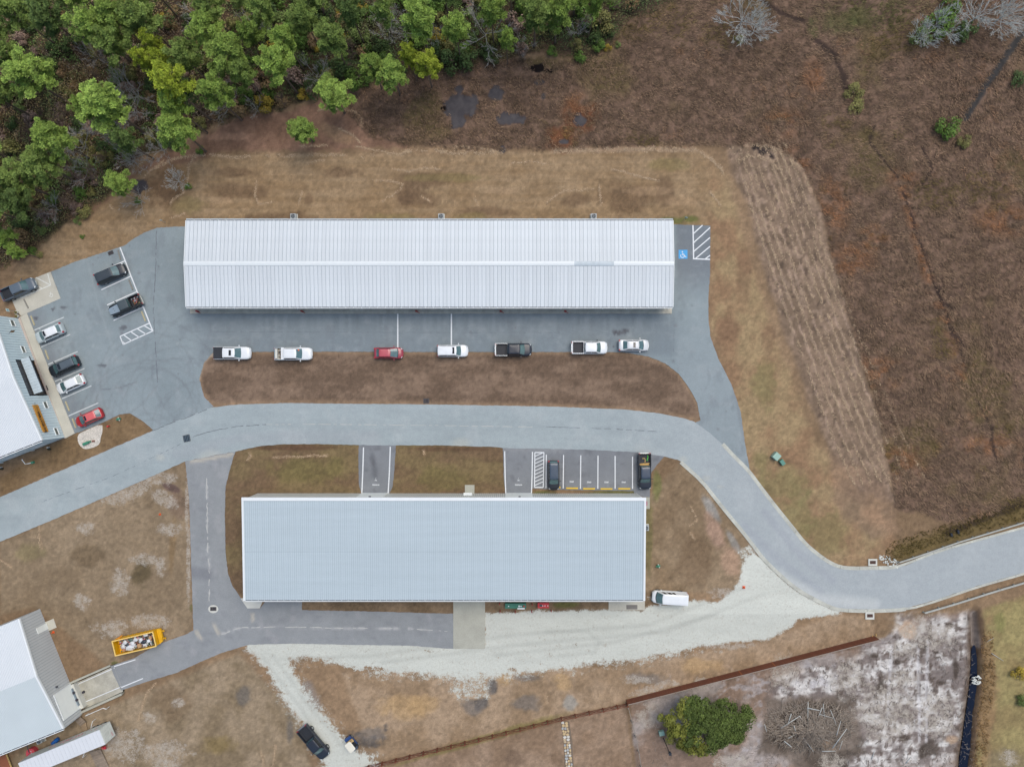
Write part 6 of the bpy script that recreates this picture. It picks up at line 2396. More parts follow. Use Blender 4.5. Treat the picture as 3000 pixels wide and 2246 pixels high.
def pine_meshes(seed, greens, bark):
    rnd = random.Random(seed)
    tr = MB()
    h = 12.6
    prev = Vector((0, 0, 0))
    bend = (rnd.uniform(-.3, .3), rnd.uniform(-.3, .3))
    pts = []
    for k in range(8):
        t = k / 7
        pts.append(Vector((bend[0] * math.sin(t * 3), bend[1] * math.sin(t * 3), h * t)))
    for k in range(7):
        tr.cyl(pts[k], pts[k + 1], .21 * (1 - k / 7.6), .21 * (1 - (k + 1) / 7.6), 7, False)
    pads = []
    for k in range(24):
        t = k / 24
        z = 7.6 + 4.8 * t
        a = k * 2.4 + rnd.uniform(-.4, .4)
        reach = (2.5 * math.sqrt(max(.05, 1 - ((t - .32) / .72) ** 2))) * rnd.uniform(.35, 1.2)
        base = Vector((bend[0] * .4, bend[1] * .4, z - .6))
        tip = Vector((math.cos(a) * reach, math.sin(a) * reach, z + .35 + rnd.uniform(-.2, .3)))
        tr.cyl(base, tip, .055, .02, 4, False)
        pads.append((tip, rnd.uniform(.55, .95)))
        mid = base.lerp(tip, .6) + Vector((rnd.uniform(-.3, .3), rnd.uniform(-.3, .3), .2))
        if reach > 1.2:
            pads.append((mid, rnd.uniform(.4, .7)))
    pads.append((Vector((bend[0] * .3, bend[1] * .3, h + .1)), .8))
    cs = []
    for c, r in pads:
        n = int(12 * r * r * 1.5) + 3
        sh = rnd.uniform(.92, 1.1)
        for _ in range(n):
            a = rnd.uniform(0, 6.283)
            d = math.sqrt(rnd.random()) * r
            zz = .2 * (1 - (d / r) ** 2) + rnd.uniform(-.2, .2)
            cs.append((c + Vector((math.cos(a) * d, math.sin(a) * d, zz)), rnd.uniform(.8, 1.2), sh))
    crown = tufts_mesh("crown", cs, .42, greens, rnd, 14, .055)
    return tr.mesh("trunk", bark, True), crown


def leaf_crown(seed, m, r=1.0, hz=.8, n=1500, leaf=.13, lumps=14, base=.2):
    rnd = random.Random(seed)
    L = []
    for k in range(lumps):
        a = rnd.uniform(0, 6.283)
        d = math.sqrt(rnd.random()) * .68
        L.append((Vector((math.cos(a) * d, math.sin(a) * d, base + hz * rnd.uniform(.3, 1) * (1 - .5 * d))), rnd.uniform(.22, .42), rnd.uniform(.78, 1.2)))
    V, F, C = [], [], []
    for _ in range(n):
        c, rr, sh = rnd.choice(L)
        d = Vector((rnd.gauss(0, 1), rnd.gauss(0, 1), rnd.gauss(.25, 1))).normalized()
        p = c + d * rr * rnd.uniform(.75, 1.08)
        if p.z < .02:
            p.z = .02
        nrm = (d + Vector((rnd.uniform(-.7, .7), rnd.uniform(-.7, .7), rnd.uniform(-.2, .9)))).normalized()
        a = nrm.orthogonal().normalized()
        b = nrm.cross(a)
        an = rnd.uniform(0, 6.28)
        a, b = a * math.cos(an) + b * math.sin(an), b * math.cos(an) - a * math.sin(an)
        s = leaf * rnd.uniform(.6, 1.2)
        k = len(V)
        V += [(p - a * s) * r, (p - b * s * .5) * r, (p + a * s) * r, (p + b * s * .5) * r]
        F.append((k, k + 1, k + 2, k + 3))
        v = sh * rnd.uniform(.7, 1.3)
        C += [(v, v * rnd.uniform(.92, 1.05), v)] * 4
    return np_mesh("crown", V, F, m, np.array(C, dtype=np.float32))


def bare_mesh(seed, m, h=5.0, spread=1.0, depth=4, r0=.10, tw=.022, nch=4, name="branches", lean=0.0, rays=0):
    rnd = random.Random(seed)
    q = MB()

    def grow(p, d, l, r, k):
        mid = p + d * l * .5 + Vector((rnd.uniform(-.08, .08), rnd.uniform(-.08, .08), rnd.uniform(-.05, .08))) * l
        e = p + d * l
        q.cyl(p, mid, r, r * .8, 4, False)
        q.cyl(mid, e, r * .8, r * .6, 4, False)
        if k == 0:
            return
        for j in range(nch if k > 1 else nch + 1):
            t = rnd.uniform(.35, 1.0) if j else 1.0
            b = p.lerp(e, t)
            dd = (d + Vector((rnd.uniform(-1, 1), rnd.uniform(-1, 1), rnd.uniform(-.25, .6))) * .75 * spread).normalized()
            grow(b, dd, l * rnd.uniform(.5, .78), max(tw, r * .55), k - 1)
    if rays:
        q.cyl((0, 0, 0), (0, 0, h * .3), r0, r0 * .8, 6, False)
        for j in range(rays):
            a = j * 2.4 + rnd.uniform(-.3, .3)
            e = rnd.uniform(.25, 1.1)
            grow(Vector((0, 0, h * rnd.uniform(.15, .3))), Vector((math.cos(a) * math.cos(e), math.sin(a) * math.cos(e), math.sin(e))),
                 h * rnd.uniform(.28, .42), r0 * .5, depth)
    else:
        grow(Vector((0, 0, 0)), Vector((lean, 0, 1)).normalized(), h * .42, r0, depth)
    return q.mesh(name, m)


def build_trees():
    bark = mat("pine_bark", rgb(104, 90, 80), .9, var=.25, scale=3)
    dead = mat("bleached_wood", rgb(168, 166, 166), .85, var=.15, scale=3)
    deadw = mat("whitened_wood", rgb(194, 198, 200), .85, var=.12, scale=3)
    twig = mat("brown_twigs", rgb(112, 94, 84), .9, var=.2, scale=3)
    gb = foliage_mat("needles_bright", rgb(134, 162, 82, 1.05))
    gm = foliage_mat("needles_mid", rgb(122, 146, 80, 1.05))
    gd = foliage_mat("needles_dark", rgb(100, 124, 72, 1.0))
    gy = foliage_mat("needles_yellow", rgb(156, 174, 66, 1.0))
    pines = {}
    for nm, m in (("b", gb), ("m", gm), ("d", gd), ("y", gy)):
        base = [pine_meshes(100 + k, m, bark) for k in range(3)]
        pines[nm] = base
    lab_kind = {"b": "fresh green", "m": "mid green", "d": "dull dark green", "y": "bright yellow-green"}

    def pine(px, py, r, c, label, hs=1.0, group="pines at the edge of the wood", var=None, nm="pine_tree"):
        sz = hs
        hc = HC * sz
        g = P(px, py, hc)
        s = r * S * (H - hc) / H / 2.5
        k = (int(px) * 7 + int(py)) % 3 if var is None else var
        tm, cm = pines[c][k]
        t = thing(nm, label, "pine tree", (g.x, g.y, -.03), (px * 1.3 + py) % 6.28, group)
        t.scale = (s, s, sz)
        obj("trunk", tm, t)
        obj("crown", cm, t)
        return t
    named = [
        (255, 72, 46, "b", 1.1, "bright green pine at the top left with a crown broken by brown gaps"),
        (320, 40, 44, "b", 1.1, "green pine touching the top of the photo, third crown from the upper left"),
        (318, 118, 44, "m", 1.05, "green pine just below the top crown pair, left of a fallen grey bough"),
        (400, 42, 50, "m", 1.1, "broad mid green pine at the top edge, with its dark trunk showing on its left"),
        (438, 118, 27, "y", 1.0, "small yellow-green pine below the broad top edge pine"),
        (532, 158, 40, "m", .95, "mid green pine in the middle of the wood, right of two small yellow-green crowns"),
        (412, 168, 26, "y", .95, "small yellow-green pine whose crown forms a ring, left pair member"),
        (462, 168, 26, "y", .95, "small yellow-green pine right beside the ring-shaped crown"),
        (596, 78, 42, "b", 1.0, "fresh green pine right of the broad top edge pine"),
        (732, 88, 32, "b", .95, "green pine with tufted crown near the top, above the dark thicket"),
        (660, 150, 52, "b", 1.1, "large bright green pine with long trunk pointing to the lower right"),
        (705, 206, 30, "m", 1.0, "green pine hanging below the large bright one"),
        (490, 238, 46, "y", 1.3, "brightest yellow-green pine, with the longest bare trunk of the wood"),
        (500, 300, 34, "b", 1.1, "green pine directly below the brightest yellow-green one"),
        (618, 264, 40, "b", 1.05, "green pine above the clearing, right of the brightest yellow-green one"),
        (292, 300, 60, "b", 1.1, "widest bright green pine, left of the two long bare trunks"),
        (240, 312, 28, "b", 1.0, "small bright crown joined to the left of the widest pine"),
        (506, 370, 46, "b", 1.0, "green pine whose straight trunk ends at the edge of the red-brown clearing"),
        (140, 400, 48, "b", 1.0, "bright green pine alone among grey bare brush in the west"),
        (355, 405, 32, "d", .85, "dark green pine between bare grey branches above the clearing"),
        (104, 478, 44, "m", .9, "mid green pine below the lone bright one in the west"),
        (64, 212, 54, "b", 1.0, "large light green pine near the left edge of the photo"),
        (8, 150, 36, "m", 1.0, "green pine cut by the left edge above the large light green one"),
        (20, 520, 46, "m", .9, "green pine at the left edge below the brush"),
        (34, 588, 42, "d", .9, "dark green pine at the left edge nearest the clearing"),
        (342, 535, 34, "b", .55, "small lone pine leaning over the dark puddle in the clearing"),
        (800, 176, 46, "b", 1.05, "big green pine above the clearing's northern rim, in front of dark thicket"),
        (826, 110, 34, "b", 1.0, "narrow green pine joined above the big one on the northern rim"),
        (884, 46, 36, "m", 1.0, "mid green pine near the top between dark thickets"),
        (966, 104, 40, "m", 1.0, "green pine with yellow shrubs on both sides"),
        (1226, 48, 44, "b", 1.1, "tall green pine with a narrow double crown near the top centre"),
        (1334, 76, 34, "b", 1.0, "oval green pine left of the purple bare brush"),
        (1086, 186, 30, "b", .8, "leftmost of four green pines in a row on the south edge of the wood"),
        (1144, 206, 38, "b", .8, "second and largest of four green pines in a row on the south edge"),
        (1196, 156, 24, "y", .85, "yellow-green pine, third of four in a row on the south edge"),
        (1246, 182, 32, "y", .8, "rightmost of four green pines in a row on the south edge"),
        (974, 272, 46, "b", .7, "dense bright green pine standing out at the corner of the clearing"),
        (1486, 108, 22, "b", .8, "small round green pine right of the purple brush"),
        (883, 376, 33, "b", .55, "small lone pine in the open clearing north of the warehouse"),
        (1572, 28, 46, "m", 1.0, "green pine at the top edge in the east of the wood"),
        (1640, 20, 40, "b", 1.0, "green pine at the top edge with a long thin trunk"),
        (1746, 4, 22, "b", 1.0, "small pine at the top edge above the round evergreen"),
        (8, 700, 26, "b", .5, "small pine at the left edge near the grey pickup"),
        (44, 738, 17, "b", .5, "smallest pine by the left edge with its bare trunk to the lower right"),
        (600, 6, 40, "m", 1.0, "green pine cut by the top edge, left of the dark thicket"),
        (1020, 20, 34, "d", 1.0, "dark green pine cut by the top edge beside yellow leaves"),
        (1120, 18, 30, "m", 1.0, "mid green pine cut by the top edge left of the tall double crown"),
        (1440, 20, 34, "b", 1.0, "green pine cut by the top edge above the purple brush"),
        (130, 40, 46, "d", 1.0, "dark green pine in the far upper left corner"),
        (30, 30, 40, "m", 1.0, "green pine in the corner of the photo"),
        (760, 20, 34, "m", 1.0, "green pine cut by the top edge above the tufted crown"),
    ]
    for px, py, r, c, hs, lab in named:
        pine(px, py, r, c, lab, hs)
    rnd = random.Random(77)
    # more pines outside the frame
    for px, py, r in ((-60, 80, 50), (-50, 260, 46), (-80, 420, 50), (-60, 600, 44), (200, -50, 50), (420, -60, 46), (700, -50, 44),
                      (900, -60, 50), (1300, -50, 46), (1500, -60, 40), (1700, -70, 44)):
        pine(px, py, r, rnd.choice("bmd"), "green pine of the wood cut by or beyond the photo's edge", 1.0, "pines beyond the edge of the photo")
    # broadleaf evergreens and shrubs
    sh = {}
    for nm, c in (("dk", rgb(76, 96, 56, 1.0)), ("gr", rgb(92, 120, 54)), ("ol", rgb(130, 128, 78)), ("br", rgb(150, 126, 92)),
                  ("ye", rgb(166, 146, 62)), ("pu", rgb(146, 124, 112)), ("lg", rgb(112, 130, 74))):
        m = foliage_mat("leaves_" + nm, c)
        sh[nm] = [leaf_crown(300 + k, m, 1.0, .8, 900, .085, 14) for k in range(2)]
    stems = bare_mesh(5, twig, 1.4, 1.2, 2, .05, .02, 3, "stems")
    desc = {"dk": "dark evergreen shrub filling the shade between the pines", "gr": "deep green leafy shrub between the pines",
            "ol": "olive green shrub between the pines", "br": "brown withered shrub between the pines",
            "ye": "yellow leaved shrub between the pines", "pu": "purplish brown shrub between the pines",
            "lg": "light green shrub between the pines"}

    def shrub(px, py, r, k, label, group=None, hz=1.0, name="shrub", z=0.6, cat="shrub"):
        g = P(px, py, z)
        s = r * S
        t = thing(name, label, cat, (g.x, g.y, -.02), rnd.uniform(0, 6.28), group)
        t.scale = (s, s, s * hz)
        obj("crown", sh[k][(int(px) + int(py)) % 2], t)
        obj("stems", stems, t)
        return t
    adj = {"dk": "dark evergreen", "gr": "deep green", "ol": "olive", "br": "withered brown", "ye": "yellow", "pu": "purplish brown",
           "lg": "light green"}

    def where(px, py, what):
        b = min(named, key=lambda q: (q[0] - px) ** 2 + (q[1] - py) ** 2)
        dx, dy = px - b[0], py - b[1]
        d = math.hypot(dx, dy)
        if abs(dx) > 2 * abs(dy):
            w = "right of" if dx > 0 else "left of"
        elif abs(dy) > 2 * abs(dx):
            w = "below" if dy > 0 else "above"
        else:
            w = ("below " if dy > 0 else "above ") + ("and right of" if dx > 0 else "and left of")
        near = "well " if d > 70 else ("just " if d > 36 else "close ")
        s = b[5].split(",")[0].split()
        nn = 16 - len((what + " " + near + w + " the").split())
        s = s[:nn]
        while s and s[-1] in ("of", "the", "at", "in", "with", "by", "and", "a", "to", "its", "that", "whose", "from", "below", "left", "right", "above", "between", "just", "over"):
            s.pop()
        return "%s %s%s the %s" % (what, near, w, " ".join(s))
    special = [(1036, 62, 28, "gr", 2.0, "tall narrow evergreen with dark glossy foliage near the top centre"),
               (1078, 150, 20, "gr", 1.6, "small dark green evergreen below the tall narrow one"),
               (1740, 54, 23, "gr", 1.5, "round deep green evergreen at the eastern tip of the wood"),
               (944, 22, 34, "dk", 1.5, "dark evergreen cut by the top edge"),
               (1020, 108, 22, "ye", 1.2, "yellow leaved tree right of the green pine near the top"),
               (930, 138, 18, "ye", 1.2, "yellow leaved tree left of the green pine near the top"),
               (1000, 35, 18, "ye", 1.2, "yellow leaved tree at the top above the evergreen"),
               (890, 278, 22, "ye", 1.0, "mustard brown shrub at the rim of the clearing"),
               (1782, 140, 14, "ye", 1.0, "yellow leaved shrub at the south-eastern tip of the wood"),
               (1060, 14, 22, "ye", 1.0, "gold leaved tree cut by the top edge"),
               (130, 15, 22, "ye", 1.2, "yellow leaved tree in the upper left"),
               (292, 250, 14, "ye", 1.0, "small golden shrub left of the brown thicket"),
               (1000, 180, 22, "gr", 1.0, "green shrub between the two rim pines"),
               (1620, 150, 20, "gr", .9, "green shrub on the eastern point of the wood"),
               (1700, 165, 22, "gr", .9, "green shrub at the outermost point of the wood"),
               (1750, 130, 26, "gr", .9, "broad green shrub at the eastern tip of the wood"),
               (1810, 128, 12, "lg", .9, "little light green shrub at the outer tip of the wood"),
               (583, 437, 16, "gr", .8, "green shrub at the foot of the straight trunk at the clearing"),
               (549, 546, 13, "gr", .8, "small dark green shrub beside the white bare tree"),
               (400, 585, 14, "gr", .7, "low green shrub south of the puddle"),
               (912, 408, 10, "gr", .6, "tuft of green at the foot of the lone clearing pine"),
               (1790, 88, 22, "dk", .9, "dark shrub at the northern side of the tip of the wood"),
               (92, 735, 17, "gr", .8, "round green bush north-west of the concrete corner pad"),
               (112, 745, 12, "ol", .8, "olive bush beside the round green one"),
               (236, 690, 9, "gr", .7, "tiny green bush above the parking lot's corner"),
               (225, 645, 16, "lg", .7, "pale green bush at the wood's southern point"),
               (245, 620, 26, "ol", .9, "yellow-olive bush at the wood's southern point")]
    for px, py, r, k, hz, lab in special:
        shrub(px, py, r, k, lab, None, hz, cat="tree" if "tree" in lab or "evergreen" in lab else "shrub", name="broadleaf_tree" if ("tree" in lab or "evergreen" in lab) else "shrub")
    # a thicket of shrubs under the pines
    poly = FOREST
    xs = np.array([0.0])
    cnt = 0
    tries = 0
    pts = []
    while cnt < 250 and tries < 9000:
        tries += 1
        px, py = rnd.uniform(-40, 1900), rnd.uniform(-40, 760)
        d = float(sdf(poly, np.array([px], dtype=np.float32), np.array([py], dtype=np.float32))[0])
        if d < 18 or any((px - a) ** 2 + (py - b) ** 2 < 34 ** 2 for a, b in pts):
            continue
        pts.append((px, py))
        v = float(fbm(np.array([px]), np.array([py]), 260, seed=90)[0])
        if px > 700:
            k = rnd.choices(["dk", "gr", "ol", "br", "ye", "pu", "lg"], [5, 4, 2, 2, .4, 1, 1])[0]
        else:
            k = rnd.choices(["dk", "gr", "ol", "br", "ye", "pu", "lg"], [3, 1.4, 4, 3, .4, 3, 1.2])[0]
        r = rnd.uniform(16, 34) if px < 700 else rnd.uniform(22, 44)
        lab = where(px, py, adj[k] + (" broad" if r > 27 else " small" if r < 20 else "") + " shrub")
        shrub(px, py, r, k, lab, "shrubs under the pines", rnd.uniform(.8, 1.5), z=1.4)
        cnt += 1
    # bare trees
    bare = [bare_mesh(40 + k, dead, 6.0, .8, 4, .07, .012, 3, rays=6) for k in range(3)]
    barew = [bare_mesh(60 + k, deadw, 5.0, .75, 4, .06, .010, 3, rays=13) for k in range(2)]
    fine = bare_mesh(80, twig, 5.0, 1.0, 4, .05, .014, 4)
    bl = [(262, 148, .8, "grey leafless tree between the top pines and the brown thicket"),
          (330, 258, .8, "grey leafless tree right above the widest pine"),
          (380, 262, 1.0, "pale forked leafless tree right of the widest pine"),
          (372, 312, .9, "grey leafless tree at the right flank of the widest pine"),
          (300, 378, .9, "grey leafless tree just below the widest pine"),
          (222, 416, .9, "grey leafless tree right of the lone western pine"),
          (228, 480, .8, "grey leafless tree below the lone western pine"),
          (362, 456, .9, "leafless tree with bleached twigs at the clearing's rim"),
          (398, 452, .7, "smaller leafless tree at the clearing's rim, right of its twin"),
          (452, 424, .8, "leafless bush under the trunk-ended pine"),
          (650, 290, .8, "leafless tree hanging below the green pine over the clearing"),
          (732, 300, .5, "thin leafless tree at the clearing's north rim"),
          (920, 205, .7, "leafless tree left of the dense corner pine"),
          (1150, 30, .8, "leafless tree near the top between dark thickets"),
          (1178, 72, .7, "leafless tree left of the tall double-crowned pine"),
          (1130, 85, .7, "greenish leafless tree in the dark thicket"),
          (1270, 85, .6, "leafless tree below the tall double-crowned pine"),
          (1420, 80, 1.1, "wide purplish leafless tree in the brown brush near the top"),
          (1530, 115, .5, "thin leafless tree left of the wood's eastern tip"),
          (1700, 70, .6, "leafless tree beside the round evergreen"),
          (130, 600, .6, "small grey leafless tree near the left edge"),
          (385, 575, .7, "leafless tree below the puddle"),
          (730, 60, .7, "leafless tree near the top above the dark thicket"),
          (580, 45, .8, "leafless tree near the top right of the broad pine")]
    for k, (px, py, s, lab) in enumerate(bl):
        g = P(px, py, 4.0)
        t = thing("bare_tree", lab, "bare tree", (g.x, g.y, 0), k * 1.7)
        t.scale = (s, s, s * 1.1)
        obj("branches", bare[k % 3], t)
    for k, (px, py, s, lab) in enumerate([(512, 524, .62, "white leafless tree standing alone in the clearing"),
                                          (2190, 36, 1.3, "tall white leafless tree at the top edge in the marsh"),
                                          (2222, 74, .95, "white leafless tree right beside the tall one in the marsh"),
                                          (2900, 20, 1.5, "white leafless tree in the top right corner, left one of two"),
                                          (2975, 20, 1.4, "white leafless tree in the top right corner, right one of two"),
                                          (2770, 60, 1.0, "pale leafless tree over the evergreen at the top right"),
                                          (2715, 95, .8, "small pale leafless tree over the lower end of the evergreen at the top right")]):
        g = P(px, py, 3.5 * s)
        t = thing("bare_tree", lab, "bare tree", (g.x, g.y, 0), k * 2.1)
        t.scale = (s, s, s)
        obj("branches", barew[k % 2], t)
    for k in range(60):
        px, py = rnd.uniform(0, 1850), rnd.uniform(0, 640)
        d = float(sdf(poly, np.array([px], dtype=np.float32), np.array([py], dtype=np.float32))[0])
        if d < 10:
            continue
        g = P(px, py, 3)
        t = thing("bare_tree", where(px, py, "brown leafless sapling"), "bare tree", (g.x, g.y, 0), k, "brown leafless saplings in the wood")
        s = rnd.uniform(.6, 1.0)
        t.scale = (s, s, s)
        obj("branches", fine, t)
    # marsh bushes
    for px, py, r, k, hz, lab in ((2745, 70, 56, "gr", .9, "large evergreen bush at the top right, under a pale leafless tree"),
                                  (2700, 110, 36, "lg", .9, "yellow-green lower lobe bush left of the large evergreen at the top right"),
                                  (2780, 20, 40, "gr", .9, "evergreen bush cut by the top edge at the right"),
                                  (2835, 90, 40, "dk", .8, "dark evergreen bush left of the white leafless pair at the top right"),
                                  (2506, 268, 34, "ol", .6, "thin olive bush in the middle of the marsh, upper one"),
                                  (2512, 305, 30, "ol", .5, "thin olive bush in the middle of the marsh, lower one"),
                                  (2780, 368, 44, "gr", .8, "round bright green bush in the marsh beside the creek"),
                                  (2832, 408, 26, "ol", .7, "yellowish bush attached to the round green one by the creek"),
                                  (2985, 228, 28, "dk", .7, "dark green bush cut by the right edge"),
                                  (2168, 110, 18, "ol", .6, "olive bush at the foot of the tall white leafless tree")):
        shrub(px, py, r, k, lab, None, hz, name="bush", z=1.0)
    for px, py, r, lab in ((2985, 1975, 26, "yellow-green shrub cut by the right edge of the south-east lawn, upper one"),
                           (3002, 2050, 24, "yellow-green shrub cut by the right edge of the south-east lawn, lower one")):
        shrub(px, py, r, "ye" if "upper" in lab else "lg", lab, None, .9, name="shrub")
    # live oak in the south
    om = foliage_mat("oak_leaves", rgb(90, 106, 56))
    oy = foliage_mat("oak_leaves_pale", rgb(124, 128, 62))
    g = P(2068, 2124, 3.5)
    t = thing("oak_tree", "broad dark green tree with dense crown between the plank fence and the brush pile", "tree", (g.x, g.y, 0), 0)
    tr = MB()
    tr.cyl((0, 0, 0), (0, 0, 2.2), .35, .25, 8)
    rr = random.Random(4)
    for k in range(12):
        a = k * .52
        tr.cyl((0, 0, 1.6 + .05 * k), (math.cos(a) * 5, math.sin(a) * 3.4, 3.4), .12, .03, 5, False)
    tr.build("trunk", bark, t, True)
    V, F, C = [], [], []
    lumps = []
    for k in range(210):
        a = rr.uniform(0, 6.283)
        d = math.sqrt(rr.random()) * .96
        k2 = 1 + .09 * math.sin(3 * a + 1) + .07 * math.sin(7 * a) + .05 * math.sin(11 * a + 2)
        x, y = math.cos(a) * d * 6.7 * k2, math.sin(a) * d * 4.2 * k2
        # tilt outline like the photograph: lower on the left side
        y -= -x * .06
        z = 2.0 + 3.2 * math.sqrt(max(0, 1 - d * d)) + rr.uniform(-.3, .3)
        lumps.append((Vector((x, y, z)), rr.uniform(.5, .95), rr.uniform(.72, 1.3), a, d))
    for mname, mm_, sel in (("crown", om, 0), ("pale_crown", oy, 1)):
        V, F, C = [], [], []
        for c, r, s_, a, d in lumps:
            pale = (c.x < -3.2) or (c.y < -2.4 and c.x < 0) or (abs(c.x + 1.6) < .6 and abs(c.y + 1) < .6)
            if pale != bool(sel):
                continue
            for _ in range(170):
                dv = Vector((rr.gauss(0, 1), rr.gauss(0, 1), rr.gauss(.3, 1))).normalized()
                p = c + Vector((dv.x * r, dv.y * r, dv.z * r * .7)) * rr.uniform(.7, 1.08)
                nrm = (dv + Vector((rr.uniform(-.8, .8), rr.uniform(-.8, .8), rr.uniform(-.2, .8)))).normalized()
                u = nrm.orthogonal().normalized()
                w = nrm.cross(u)
                s = rr.uniform(.08, .19)
                n = len(V)
                V += [p - u * s, p - w * s * .6, p + u * s, p + w * s * .6]
                F.append((n, n + 1, n + 2, n + 3))
                v = s_ * rr.uniform(.7, 1.3)
                C += [(v, v, v * .9)] * 4
        obj(mname, np_mesh(mname, V, F, mm_, np.array(C, dtype=np.float32)), t)
    return twig, dead, deadw


def build_stuff():
    rng = np.random.RandomState(5)
    # undergrowth: leafy litter and low growth under the pines
    N = 400000
    X = rng.uniform(-150, 2000, N).astype(np.float32)
    Y = rng.uniform(-150, 840, N).astype(np.float32)
    d = sdf(FOREST, X, Y) + (fbm(X, Y, 50, seed=91) - .5) * 44
    k = d > -4
    X, Y, d = X[k], Y[k], d[k]
    n = len(X)
    h = sstep(0, 50, d) * (0.1 + 2.4 * sstep(.35, .75, fbm(X, Y, 46, seed=92))) * rng.uniform(.3, 1, n)
    t = fbm(X, Y, 90, seed=93)
    t2 = fbm(X, Y, 34, seed=94)
    east = sstep(650, 900, X)
    pal = np.array([[98, 116, 72], [136, 136, 88], [164, 142, 104], [160, 142, 122], [112, 138, 76]], dtype=np.float32)
    idx = np.clip((t * 1.9 - .35 + rng.uniform(-.25, .25, n) - east * .2) * 4, 0, 3.99).astype(int)
    c = pal[idx]
    c = np.where((t2 > .62)[:, None], pal[4], c)
    gq = (east * .55)[:, None]
    c = c * (1 - gq) + np.array([[70, 92, 50]]) * gq
    c = c * rng.uniform(.7, 1.2, n)[:, None]
    edge = (1 - sstep(0, 30, d))[:, None]
    c = c * (1 - edge * .6) + np.array([104, 80, 58]) * edge * .6
    P0 = np.stack([(X - 1500) * S, (1123 - Y) * S, h], -1)
    s = rng.uniform(.05, .17, n)[:, None]
    a = rng.normal(size=(n, 3))
    a[:, 2] *= .5
    a /= np.linalg.norm(a, axis=1, keepdims=True)
    b = rng.normal(size=(n, 3))
    b = np.cross(a, b)
    b /= np.linalg.norm(b, axis=1, keepdims=True)
    V = np.stack([P0 - a * s, P0 - b * s * .5, P0 + a * s, P0 + b * s * .5], 1).reshape(-1, 3)
    F = np.arange(n * 4).reshape(n, 4)
    lc = (np.clip(c, 0, 255) / 255.0)
    lc = np.where(lc <= 0.04045, lc / 12.92, ((lc + 0.055) / 1.055) ** 2.4) * GAIN
    C = np.repeat(lc, 4, axis=0)
    m = mat("undergrowth_leaves", None, .85, attr="col", var=0)
    tag(obj("undergrowth", np_mesh("undergrowth", V, F, m, C)), "tangled low undergrowth and leaf litter under the pines", "undergrowth", kind="stuff")
    # marsh grass: leaning blades in tufts
    N = 120000
    X = rng.uniform(950, 3150, N).astype(np.float32)
    Y = rng.uniform(-120, 1560, N).astype(np.float32)
    d = sdf(MARSH, X, Y) + (fbm(X, Y, 30, seed=95) - .5) * 24
    k = (d > 0) & (sdf(PLOW, X, Y) < 0) & (sdf(FOREST, X, Y) < 4)
    wetm = np.ones_like(X, dtype=bool)
    for cx, cy, rx, ry in ((1350, 310, 60, 42), (1345, 350, 26, 40), (1450, 275, 30, 22), (1500, 348, 50, 24), (1700, 350, 24, 22),
                           (1575, 200, 26, 17), (1652, 415, 22, 12), (1345, 262, 18, 16)):
        wetm &= (((X - cx) / rx) ** 2 + ((Y - cy) / ry) ** 2) > .75
    wetm &= dline([(2830, 345), (2870, 280), (2930, 190), (2985, 110), (3040, 40)], X, Y) > 8
    wetm &= (fbm(X, Y, 20, 13, seed=12, o=3) > .40) | (rng.rand(N) < .4)
    for l9, w9 in MARSH_LINES:
        wetm &= (dline(l9, X + (fbm(X, Y, 40, seed=1) - .5) * 24, Y) > w9 * .7) | (rng.rand(N) < .15)
    k &= wetm
    X, Y = X[k], Y[k]
    n = len(X)
    B_ = 4
    ang = 2.35 + (fbm(X, Y, 300, seed=96) - .5) * 2.4
    ang = np.repeat(ang, B_) + rng.normal(0, .55, n * B_)
    Xr, Yr = np.repeat(X, B_) + rng.normal(0, 2.6, n * B_), np.repeat(Y, B_) + rng.normal(0, 2.6, n * B_)
    L_ = rng.uniform(.2, .5, n * B_) * np.repeat(rng.uniform(.7, 1.2, n), B_)
    px, py = (Xr - 1500) * S, (1123 - Yr) * S
    z0 = 0.03
    dx, dy = -np.cos(ang), np.sin(ang) * -1
    hz = rng.uniform(.1, .36, n * B_)
    w = rng.uniform(.015, .032, n * B_)
    V = np.stack([
        np.stack([px - dy * w, py + dx * w, np.full_like(px, z0)], -1),
        np.stack([px + dy * w, py - dx * w, np.full_like(px, z0)], -1),
        np.stack([px + dx * L_ + dy * w * .5, py + dy * L_ - dx * w * .5, z0 + hz], -1),
        np.stack([px + dx * L_ - dy * w * .5, py + dy * L_ + dx * w * .5, z0 + hz], -1)], 1).reshape(-1, 3)
    F = np.arange(n * B_ * 4).reshape(-1, 4)
    t = fbm(X, Y, 130, seed=97)
    t3 = fbm(X, Y, 18, seed=98)
    col = np.tile(np.array([[140, 117, 98]], dtype=np.float32), (n, 1))
    o_ = np.maximum(sstep(.6, .75, t) * sstep(.5, .62, t3) * .5, marsh_orange(X, Y))[:, None]
    col = col * (1 - o_) + np.array([160, 114, 82]) * o_
    g_ = sstep(.62, .74, fbm(X, Y, 150, seed=99))[:, None]
    col = col * (1 - g_ * .6) + np.array([112, 100, 54]) * g_ * .6
    p_ = (t3 > .58)[:, None] * .4
    col = col * (1 - p_) + np.array([156, 128, 108]) * p_
    gx = sstep(0, 1, np.exp(-(((X - 2560) / 160) ** 2 + ((Y - 40) / 60) ** 2)))[:, None]
    col = col * (1 - gx * .6) + np.array([92, 100, 52]) * gx * .6
    ur, vr = (X * .8 + Y * .6), (-X * .6 + Y * .8)
    col = col * (.66 + .66 * (.5 * fbm(X, Y, 60, 26, seed=140) + .5 * fbm(ur, vr, 26, 90, seed=141)))[:, None]
    col = np.repeat(col, B_, axis=0) * rng.uniform(.62, 1.25, n * B_)[:, None]
    lc = np.clip(col, 0, 255) / 255.0
